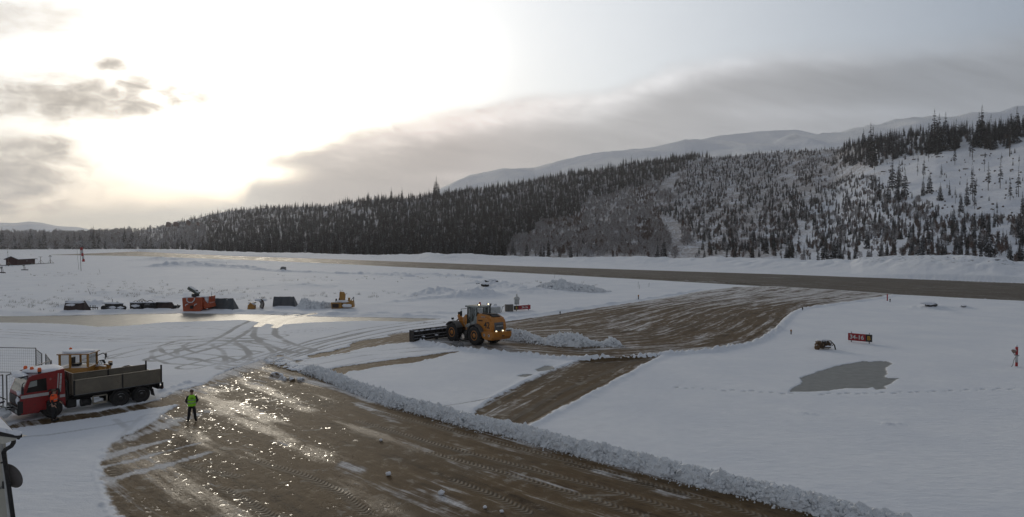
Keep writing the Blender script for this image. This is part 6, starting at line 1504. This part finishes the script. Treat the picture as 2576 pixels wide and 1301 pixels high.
# ============================================================ BUILDING CORNER (bottom left)
yB = 17.0
def W_(u, v, y): return A(u, v, y) - ORI
ORI = Vector((A(48, 1096, yB).x, yB, 0))
BW = thing('building', 'corner of a white boarded building with snowy roof edge, bottom left', 'building', ORI)
SID = paint('pale_boarding', (.42, .40, .34), .7, var=.1, scale=1.5, dirta=.15)
wt_, wb_ = W_(3, 1116, yB + .35), W_(26, 1330, yB + .35)
sl_ = (wb_.x - wt_.x) / (wb_.z - wt_.z)
wx = lambda z_: wt_.x + (z_ - wt_.z) * sl_
lam = MB(); yy0 = wt_.y
nl = 26; hgt = wt_.z + .05
for i in range(nl):
    z1_, z0_ = wt_.z + .02 - hgt * i / nl, wt_.z + .02 - hgt * (i + 1) / nl
    pts_ = [(-6, z0_), (wx(z0_), z0_), (wx(z1_), z1_), (-6, z1_)]
    A_ = [lam.bm.verts.new((p_[0], yy0 - (.025 if k_ < 2 else 0), p_[1])) for k_, p_ in enumerate(pts_)]; B_ = [lam.bm.verts.new((p_[0], yy0 + .15, p_[1])) for p_ in pts_]
    lam._fin([], [lam.bm.faces.new(A_), lam.bm.faces.new(B_[::-1])] + [lam.bm.faces.new((A_[k_], B_[k_], B_[(k_ + 1) % 4], A_[(k_ + 1) % 4])) for k_ in range(4)], SID)
bk = (W_(-28, 1019, yB + 2.6) - W_(47, 1100, yB)) * .85; bk.z = 0
c0_, c1_ = Vector((wx(0), yy0 + .15, 0)), Vector((wx(wt_.z), yy0 + .15, wt_.z))
for q4 in ([c0_, c1_, c1_ + bk, c0_ + bk], [Vector((-6, yy0 + .15, 0)), Vector((-6, yy0 + .15, wt_.z)), Vector((-6, yy0 + .15, wt_.z)) + bk, Vector((-6, yy0 + .15, 0)) + bk]): lam.poly(q4, SID)
lam.obj('wall', BW)
wr = MB(); wr.tube((wx(wt_.z) + .03, yy0 - .03, wt_.z), (wx(0) + .03, yy0 - .03, 0), .05, m=paint('white_corner_trim', (.6, .6, .58), .6), n=4); wr.obj('corner_board', BW)
K_, E_, V_, F_ = W_(47, 1100, yB), W_(-170, 1050, yB + .9), W_(-28, 1019, yB + 2.6), W_(-200, 1000, yB + 3.2)
rp = MB(); dn = Vector((0, 0, -.06)); rp.poly([K_, V_, F_, E_], DKPLAIN); rp.poly([p_ + dn for p_ in (K_, V_, F_, E_)], DKPLAIN); rp.path([K_ + dn * .5, V_ + dn * .5], .035, DKPLAIN, 6); rp.obj('roof', BW)
up_ = Vector((0, 0, .05)); rp = MB(); rp.poly([K_ + Vector((-.10, .06, .06)), V_ + Vector((-.08, 0, .05)), F_ + up_, E_ + up_], SNOWM)
rp.path([W_(46, 1091, yB - .04), W_(20, 1085, yB - .03), W_(-10, 1078, yB), W_(-60, 1066, yB + .2), E_ + up_], .055, SNOWM, 8); rp.blob(W_(43, 1090, yB - .04), .075, SNOWM, 2, 2, .4, (1.5, .8, .8)); rp.obj('roof_snow', BW)
def band_(pts_, th_, m_, nm_):
    q_ = MB(); A_ = [q_.bm.verts.new(p_) for p_ in pts_]; B_ = [q_.bm.verts.new(p_ + Vector((0, th_, 0))) for p_ in pts_]; n_ = len(pts_)
    q_._fin([], [q_.bm.faces.new(A_), q_.bm.faces.new(B_[::-1])] + [q_.bm.faces.new((A_[k_], B_[k_], B_[(k_ + 1) % n_], A_[(k_ + 1) % n_])) for k_ in range(n_)], m_); return q_.obj(nm_, BW)
band_([W_(48.5, 1093, yB - .03), W_(48.7, 1103, yB - .03), W_(0, 1097.5, yB - .03), W_(-150, 1078, yB + .1), W_(-150, 1060, yB + .1), W_(0, 1083, yB - .03)], .10, DKPLAIN, 'fascia')
band_([W_(48.7, 1103, yB), W_(40, 1106, yB), W_(6, 1118, yB), W_(-2, 1114, yB), W_(-150, 1096, yB + .1), W_(-150, 1078, yB + .1), W_(0, 1097.5, yB)], .28, paint('white_soffit', (.5, .48, .42), .6), 'soffit')
dp = MB(); pts = [W_(34, 1108, yB + .12), W_(34, 1114, yB + .12), W_(29, 1122, yB + .15), W_(14, 1131, yB + .2), W_(9, 1138, yB + .22), W_(11, 1150, yB + .22), W_(21, 1215, yB + .22), W_(34, 1310, yB + .22), W_(48, 1420, yB + .22), W_(69, 1585, yB + .22)]
dp.path(pts, .052, BLACK, 12)
for p in pts[1:-1]: dp.blob(p, .052, BLACK, 1, 2, 0)
dp.box(pts[5] + Vector((-.06, .03, -.15)), (.08, .08, .03), DKPLAIN); dp.obj('downpipe', BW)
dish_c = A(30, 1197, yB + .55)
D_ = thing('satellite_dish', 'round grey satellite dish on the building corner at bottom left, seen from behind', 'satellite dish', dish_c, R(0))
dm = MB(); prof_ = [(.001, .11), (.12, .106), (.22, .085), (.31, .045), (.350, .012), (.358, .006), (.350, .0), (.22, .07), (.001, .095)]
dm.lathe([(r_, -h_) for r_, h_ in prof_], axis='Y', m=paint('dish_grey', (.10, .088, .082), .6, var=.1), n=48); do = dm.obj('dish', D_); do.rotation_euler = (R(14), 0, R(-14))
dm = MB(); dm.box((-.02, -.2, -.16), (.13, .12, .2), DKPLAIN, bev=.02); dm.tube((-.02, -.2, -.2), (-.3, -.25, -.3), .03, m=GALV); dm.box((.0, -.16, -.36), (.10, .06, .08), GALV, rot=(0, .5, 0), bev=.01)
for x, z_ in ((-.05, -.05), (.03, -.05), (-.05, -.28), (.03, -.28)): dm.blob((x, -.15, z_), .016, DKPLAIN, 1, 1, 0)
dm.obj('bracket', D_)
# ============================================================ PARKED IMPLEMENTS BESIDE THE LONG ICE STRIP
GBX = paint('grey_blue_bucket', (.085, .095, .105), .5, .2, var=.3, scale=1.2, dirt=(.10, .06, .035), dirta=.45, snow=.9, thr=.88)
DBR = paint('dark_brown_bucket', (.040, .022, .018), .6, .1, var=.3, scale=1.5, dirt=(.10, .045, .025), dirta=.5, snow=1, thr=.6)
def px2m(v): return (H * F / (v - VH)) / F
def bucket(u0, u1, vb, hpx, mat_, label, snowpatches, name='plough_bucket'):
    """a big loader bucket standing face down: sloping back, flared base, side plates"""
    a_, b_ = at(u0, vb), at(u1, vb); w = (b_ - a_).length; h = hpx * px2m(vb); t = thing(name, label, 'loader bucket', a_)
    m = MB(); D = h * 1.05
    prof_ = [(0, 0), (-.02, h * .08), (.08 * h, h * .45), (.30 * h, h * .97), (.40 * h, h), (.46 * h, h * .95), (D, h * .05), (D, 0)]
    m.extr(prof_, w * .02, w * .90, mat_, plane='YZ', bev=.02)
    for x in (w * .3, w * .6): m.extr([(-.05, 0), (.04 * h, h * .46), (.28 * h, h * .98), (.34 * h, h * .95), (.12 * h, h * .4)], x - .05, x + .05, mat_, plane='YZ')
    m.obj('shell', t)
    for x0, x1 in ((-.02 * w, .025 * w), (.895 * w, 1.0 * w)):
        m = MB()
        if x0 > 0: vs = [(x0, -.05, h), (x0 + .02, .35 * h, h * 1.03), (x1, D * 1.05, 0), (x1, -.05, -.02), (x0, -.02, -.02)]; m.poly([(w * .9, .30 * h, h * 1.02), (w * .9, .46 * h, h * .97), (w * 1.02, D, 0), (w * 1.02, -.02, 0)], mat_); m.poly([(w * .905, .30 * h, h * 1.02), (w * 1.02, -.02, 0), (w * .9, -.03, 0), (w * .9, .08 * h, .46 * h)], mat_)
        else: m.extr(prof_, x0, x1, mat_, plane='YZ')
        m.obj('side_plate', t)
    m = MB()
    for i, (x, y_, z_, rr, sq) in enumerate(snowpatches): m.blob((x * w, y_ * h, z_ * h), rr * h, SNOWM, i + int(u0), 2, .35, sq)
    m.blob((w * .5, -.1, 0), .3, SNOWM, 3, 2, .3, (w * 1.5, .8, .5)); m.obj('snow_cover', t)
    return t
bucket(161, 212, 784, 26, DBR, 'dark brown bucket half covered in snow, leftmost of the parked implements', [(.45, .18, .86, .30, (3.2, .25, .45)), (.3, .1, .6, .22, (2.0, .25, .6)), (.75, .25, .9, .15, (2, .4, .4))])
bucket(390, 434, 779, 17, DBR, 'low dark brown bucket with a snowy top beside the two cleaning brushes', [(.45, .4, 1.0, .28, (4.0, 1, .35))])
bucket(524, 588, 782, 29, GBX, 'large grey-blue bucket with two snow patches right of the orange snow blower', [(.12, .32, .78, .12, (2.0, .5, .6)), (.72, .32, .80, .16, (2.2, .5, .7))])
bucket(687, 742, 773, 25, GBX, 'plain grey-blue bucket without snow on top, near the low grey snow heap', [])
# toothed drag bar
p = at(230, 781); t = thing('drag_bar', 'thin dark toothed bar on legs between the first bucket and the sweeper frame', 'drag bar', p, R(3)); s = px2m(781)
m = MB(); m.box((0, 0, .42), (32 * s, .12, .12), DKPLAIN); m.obj('beam', t)
for x in (-15, -9, -3, 4, 9, 15): m = MB(); m.tube((x * s, 0, -.05), (x * s, 0, .75 if abs(x) < 10 else .45), .06, m=DKPLAIN, n=6); m.obj('tooth', t)
# sweeper frame
p = at(284, 783); t = thing('sweeper_frame', 'dark tangled sweeper frame with snow on it, third from the left of the parked implements', 'implement', p); s = px2m(783)
m = MB(); m.box((-2 * s, .5, 12 * s), (38 * s, 1.0, 9 * s), DKSTEEL, bev=.06); m.box((0, .3, 5 * s), (56 * s, .3, 4 * s), DKSTEEL, bev=.04); m.path([(-22 * s, 0, 2 * s), (-8 * s, 0, 8 * s), (8 * s, 0, 8 * s), (28 * s, 0, 3 * s)], .09, DKSTEEL); m.obj('frame', t)
for x in (-24, -14, 10, 26): m = MB(); m.lathe([(.35, -.15), (.35, .15)], (x * s, .1, .3), 'Y', BLACK, 14); m.obj('wheel', t)
m = MB(); m.tube((-6 * s, .5, 16 * s), (-6 * s, .5, 27 * s), .035, m=DKPLAIN); m.path([(-14 * s, .4, 16 * s), (-16 * s, .4, 19 * s), (-12 * s, .4, 19 * s)], .05, DKPLAIN); m.path([(4 * s, .4, 16 * s), (6 * s, .4, 20 * s), (12 * s, .4, 18 * s), (16 * s, .4, 12 * s)], .05, DKPLAIN); m.obj('hose', t)
m = MB(); m.blob((-4 * s, .4, 16.5 * s), .5, SNOWM, 2, 2, .4, (3.2, 1, .35)); m.blob((20 * s, .2, 6 * s), .4, SNOWM, 4, 2, .4, (2, 1, .5)); m.blob((0, .0, 6.5 * s), .35, SNOWM, 5, 2, .4, (1.6, .5, .6)); m.obj('snow_cover', t)
# roller brushes
p = at(358, 780); t = thing('roller_brush', 'pair of frost-grey roller brushes with looping hoses on top', 'sweeper brush', p, R(1)); s = px2m(780)
BR_ = paint('frosted_bristles', (.12, .115, .11), .9, var=.5, scale=6, snow=.9, thr=.45)
for x0, x1 in ((-29, -2), (1, 29)):
    m = MB(); r_ = 9 * s; m.lathe([(r_ * .8, x0 * s), (r_, (x0 + 1.5) * s), (r_ * 1.03, (x0 + x1) / 2 * s), (r_, (x1 - 1.5) * s), (r_ * .8, x1 * s)], (0, .6, r_), 'X', BR_, 18); m.obj('brush', t)
    m = MB(); m.box(((x0 + x1) / 2 * s, .2, r_ * 1.75), ((x1 - x0) * .9 * s, .9, .12), DKSTEEL, bev=.03); m.box(((x0 + x1) / 2 * s, -.3, r_ * .9), ((x1 - x0) * .5 * s, .12, .5), DKSTEEL, bev=.03); m.box((x0 * s, .5, r_), (.1, 1.2, r_ * 1.7), DKSTEEL); m.box((x1 * s, .5, r_), (.1, 1.2, r_ * 1.7), DKSTEEL); m.obj('hood', t)
m = MB()
for i, (xa, xb, hh) in enumerate(((-14, 2, 7), (-10, 8, 9), (-5, 12, 6), (8, 26, 5), (-27, -12, 4))):
    m.path([(xa * s + (xb - xa) * s * k_ / 8, .1 * i, 17 * s + hh * s * math.sin(math.pi * k_ / 8)) for k_ in range(9)], .045, DKPLAIN if i % 2 else GALV)
m.obj('hose', t)
m = MB(); m.blob((-15 * s, .1, 17 * s), .4, SNOWM, 3, 2, .4, (2.5, 1, .3)); m.blob((15 * s, .1, 17 * s), .4, SNOWM, 6, 2, .4, (2.8, 1, .3)); m.blob((-14 * s, -.3, 9 * s), .3, SNOWM, 8, 2, .5, (2, .5, .7)); m.obj('snow_cover', t)
# drawbar
p = at(443, 778); t = thing('drawbar', 'small dark hitch frame poking out right of the low brown bucket', 'hitch', p); s = px2m(778)
m = MB(); m.box((0, 0, 8 * s), (22 * s, .12, .14), DKPLAIN); m.box((-2 * s, 0, 5 * s), (10 * s, .3, 6 * s), DKSTEEL, bev=.03); m.extr([(3 * s, 12 * s), (11 * s, 5 * s), (4 * s, 1 * s), (5 * s, 6 * s)], -.06, .06, DKPLAIN); m.obj('bar', t)
# orange snow blower
p = at(458, 786); t = thing('snow_blower', 'big bright orange snow blower with a turned chute, tallest of the parked implements', 'snow blower', p, R(2)); s = px2m(786)
OB = paint('orange_blower_paint', (.42, .075, .018), .5, var=.3, scale=1.5, dirt=(.10, .03, .02), dirta=.5, snow=.8, thr=.75)
m = MB(); m.extr([(0, 34 * s), (2 * s, 0), (44 * s, 0), (50 * s, 6 * s), (50 * s, 36 * s)], .0, 1.9, OB, bev=.06); m.obj('housing', t)
m = MB(); m.extr([(50 * s, 34 * s), (50 * s, 8 * s), (66 * s, 10 * s), (68 * s, 38 * s), (65 * s, 38 * s), (63 * s, 14 * s)], .3, 2.2, OB, bev=.03); m.box((62 * s, 1.0, 14 * s), (1.0, 1.8, .7), OB, rot=(0, -.3, 0), bev=.05); m.blob((56 * s, 1.1, 26 * s), .7, SNOWM, 5, 2, .3, (.8, 1, 1.0)); m.obj('auger_box', t)
m = MB(); m.tube((27 * s, .9, 34 * s), (27 * s, .9, 45 * s), .55, .5, DKSTEEL, 16); m.tube((31 * s, .9, 36 * s), (31 * s, .9, 44 * s), .3, .3, DKSTEEL, 12); m.obj('turret', t)
m = MB(); FG_ = paint('frosted_green_chute', (.13, .15, .13), .8, var=.35, snow=.8, thr=.4)
m.box((20 * s, .9, 54 * s), (22 * s, .9, 9 * s), FG_, rot=(0, .55, 0), bev=.08); m.box((30 * s, .9, 47 * s), (12 * s, .9, 6 * s), FG_, rot=(0, .5, 0), bev=.06); m.obj('chute', t)
m = MB(); m.path([(13 * s, -.05, 34 * s), (13 * s, -.12, 27 * s), (18 * s, -.14, 23 * s), (26 * s, -.14, 23 * s), (31 * s, -.12, 28 * s), (32 * s, -.05, 34 * s)], .07, SNOWG); m.path([(9 * s, -.1, 14 * s), (11 * s, -.14, 18 * s), (16 * s, -.14, 19 * s)], .06, SNOWG); m.path([(31 * s, -.1, 14 * s), (33 * s, -.14, 18 * s), (38 * s, -.14, 19 * s)], .06, SNOWG); m.obj('hose', t)
m = MB(); m.box((24 * s, -.04, 11 * s), (8 * s, .1, 8 * s), DKPLAIN, bev=.02); m.obj('hatch', t)
m = MB(); m.blob((15 * s, .9, 35 * s), .6, SNOWM, 7, 2, .3, (1.8, 1.2, .22)); m.blob((46 * s, .9, 36 * s), .6, SNOWM, 8, 2, .3, (1.6, 1.2, .2)); m.obj('snow_cover', t)
m = MB(); m.tube((69 * s, .6, 30 * s), (70 * s, .6, 50 * s), .03, m=GALV); m.obj('rod', t)
# yellow and black side plough
p = at(624, 779); t = thing('side_plough', 'curved plough blade with a yellow mounting block, between the two grey buckets', 'plough', p, R(0)); s = px2m(779)
m = MB(); c0 = [(0, 0), (3, 8), (4, 14), (2, 20), (-1, 24), (-6, 26), (-5, 23), (-1, 19), (1, 13), (-2, 4)]
PB = [(31 * s - a_ * s * .6 * 0, 0) for a_ in (0,)]
for k_ in range(7):
    f0_, f1_ = k_ / 7, (k_ + 1) / 7
    def cv_(f, q): return Vector((( 38 - 24 * f + q[0] * .9) * s, 2.6 * f, (q[1] * (1 - .25 * f)) * s))
    A0 = [cv_(f0_, q) for q in c0]; A1 = [cv_(f1_, q) for q in c0]
    for i in range(len(c0)): m.poly([A0[i], A0[(i + 1) % len(c0)], A1[(i + 1) % len(c0)], A1[i]], DKSTEEL)
    if k_ == 0: m.poly(A0, DBR)
m.obj('blade', t)
m = MB(); m.extr([(0, 0), (1 * s, 10 * s), (8 * s, 17 * s), (17 * s, 10 * s), (17 * s, 1 * s)], -.3, .5, YELLOW, bev=.03); m.box((9 * s, .3, 16 * s), (16 * s, .6, .15), DKPLAIN); m.obj('mounting_block', t)
m = MB(); m.blob((26 * s, 1.0, 22 * s), .6, SNOWM, 3, 2, .3, (1.5, 1.2, .35)); m.blob((8 * s, .1, 15 * s), .35, SNOWM, 5, 2, .3, (1.6, 1, .4)); m.obj('snow_cover', t)
# yellow snow blower
p = at(832, 778); t = thing('snow_blower', 'small yellow snow blower with a tall upright chute, rightmost of the parked implements', 'snow blower', p, R(2)); s = px2m(778)
YB = paint('dull_yellow_blower', (.42, .21, .035), .55, var=.35, scale=2, dirt=(.08, .045, .02), dirta=.6, snow=.7, thr=.85)
m = MB(); m.extr([(0, 16 * s), (2 * s, 0), (24 * s, 0), (27 * s, 3 * s), (27 * s, 16 * s)], 0, 1.2, YB, bev=.05); m.box((12 * s, -.04, 8 * s), (16 * s, .08, 10 * s), DBR); m.obj('auger_box', t)
m = MB(); m.extr([(27 * s, 2 * s), (28 * s, 14 * s), (44 * s, 22 * s), (54 * s, 20 * s), (56 * s, 4 * s), (40 * s, 1 * s)], .2, 1.4, YB, bev=.05); m.obj('housing', t)
m = MB(); m.extr([(19 * s, 18 * s), (20 * s, 40 * s), (22 * s, 43 * s), (30 * s, 42 * s), (34 * s, 36 * s), (33 * s, 20 * s)], .5, 1.0, YB, bev=.05); m.path([(18 * s, .5, 18 * s), (20 * s, .45, 27 * s)], .06, DKPLAIN); m.obj('chute', t)
m = MB(); m.tube((12 * s, .5, 15 * s), (12 * s, .5, 25 * s), .13, m=DKPLAIN); m.tube((44 * s, .6, 20 * s), (44 * s, .6, 28 * s), .16, m=YB); m.path([(48 * s, .6, 20 * s), (56 * s, .6, 29 * s), (55 * s, .6, 19 * s)], .05, DKPLAIN); m.obj('lever', t)
m = MB(); m.blob((30 * s, .6, 18 * s), .7, SNOWM, 2, 2, .25, (1.8, 1, .3)); m.blob((40 * s, .1, 8 * s), .4, SNOWM, 3, 2, .4, (1.8, .6, .7)); m.blob((10 * s, .5, 16.5 * s), .35, SNOWM, 4, 2, .3, (1.8, 1, .3)); m.obj('snow_cover', t)
# brown wreck of a small machine on the right field
p = at(2072, 880); t = thing('machine_wreck', 'small rusty brown machine half buried in snow left of the right-hand sign', 'machine', p); s = px2m(880)
BRN = paint('rusty_brown_metal', (.16, .09, .04), .8, var=.6, scale=5, dirt=(.03, .025, .02), dirta=.6, snow=.8, thr=.78)
m = MB(); m.blob((0, .2, 12 * s), 12 * s, BRN, 3, 3, .5, (1.7, 1.0, .85), 2.0); m.obj('body', t)
m = MB()
for k_ in range(9): a_ = k_ * .7; m.path([(-18 * s + k_ * 4.2 * s, -.35, 3 * s + (k_ % 3) * 3 * s), (-12 * s + k_ * 3.8 * s, -.45, 14 * s + (k_ % 2) * 5 * s), (-5 * s + k_ * 3 * s, .1, 22 * s)], .035, DKPLAIN if k_ % 2 else BRN)
m.path([(16 * s, -.2, 20 * s), (23 * s, -.3, 12 * s), (26 * s, -.3, 0)], .06, DKPLAIN); m.obj('hose', t)
m = MB(); m.lathe([(.14, -.12), (.24, -.1), (.24, .1), (.14, .12)], (-20 * s, -.3, .22), 'Y', BRN, 14); m.obj('wheel', t)
m = MB(); m.blob((0, .2, 22 * s), .3, SNOWM, 6, 2, .5, (1.7, 1.1, .4)); m.blob((7 * s, -.4, 9 * s), .14, SNOWM, 7, 2, .5, (2, .5, .6)); m.obj('snow_cover', t)

# ============================================================ LOGS AND STUMPS ON THE CLEARING
r6 = random.Random(6)
for i, (u, v, L_, rz) in enumerate(((2225, 434, 20, .25), (2242, 430, 18, .3), (2285, 463, 15, .2), (2430, 427, 19, .3), (2475, 392, 17, .05), (2398, 380, 22, .1), (2300, 403, 12, .25), (2360, 396, 11, -.1), (2495, 371, 14, .1), (2195, 444, 14, .2), (2255, 440, 10, .4), (2330, 424, 10, .0), (2545, 430, 9, .2))):
    x, y, z_ = slope_at(u, v); w = L_ * y / F
    m = MB(); m.tube((-w / 2, 0, .4), (w / 2, 0, .9), .55, .35, M_BARK, 8); m.blob((0, .1, 1.0), .5, SNOWM, i, 1, .3, (w * .8, .8, .25))
    for k_ in range(3): m.tube((w * (k_ - 1) * .25, 0, .6), (w * (k_ - 1) * .25 + .5, -.4, 2.0), .12, .03, M_BARK, 5)
    o = m.obj('fallen_log'); o.location = (x, y, z_); o.rotation_euler = (0, 0, rz); tag(o, 'dark fallen log lying on the snow of the logged clearing', 'log', 'fallen logs on the clearing')
st0 = None
for i in range(90):
    u, v = r6.uniform(2200, 2576), r6.uniform(385, 560)
    if not inp(CLR, u, v): continue
    x, y, z_ = slope_at(u, v)
    if st0 is None:
        m = MB(); m.tube((0, 0, -.4), (0, 0, .75), .65, .5, M_BARK, 9); m.blob((0, .1, .95), .5, SNOWM, 2, 1, .2, (1, 1, .3)); st0 = m.obj('tree_stump'); o = st0
    else: o = st0.copy(); C.objects.link(o)
    o.location = (x, y, z_); o.scale = (r6.uniform(.7, 1.7), r6.uniform(.7, 1.5), r6.uniform(.6, 1.3)); o.rotation_euler = (0, 0, r6.uniform(0, 6)); tag(o, 'dark tree stump capped with snow on the logged clearing', 'tree stump', 'stumps on the clearing')

# ============================================================ DRY GRASS THROUGH THE SNOW
m = MB(); GR = paint('dry_grass', (.17, .15, .12), .9, var=.4)
for cu_, cv_, su, sv, n in ((90, 765, 120, 14, 60), (350, 740, 200, 14, 70), (560, 735, 120, 10, 35), (250, 720, 200, 10, 30), (1000, 700, 200, 6, 30), (120, 690, 150, 8, 25), (760, 705, 160, 8, 25), (860, 745, 150, 8, 25), (1380, 715, 100, 5, 18), (640, 752, 60, 5, 15)):
    for _ in range(n):
        u, v = r6.gauss(cu_, su * .5), r6.gauss(cv_, sv * .6)
        if v < 655: continue
        p = at(u, v)
        k_ = r6.uniform(.5, 1.3)
        for q in range(r6.randint(5, 12)):
            a_ = p + Vector((r6.gauss(0, .22), r6.gauss(0, .22), 0)); tip = a_ + Vector((r6.gauss(0, .18), r6.gauss(0, .1), r6.uniform(.25, .6) * k_)); w = .016
            m.poly([a_ + Vector((-w, 0, 0)), a_ + Vector((w, 0, 0)), tip], GR)
o = m.obj('dry_grass'); tag(o, kind='stuff')
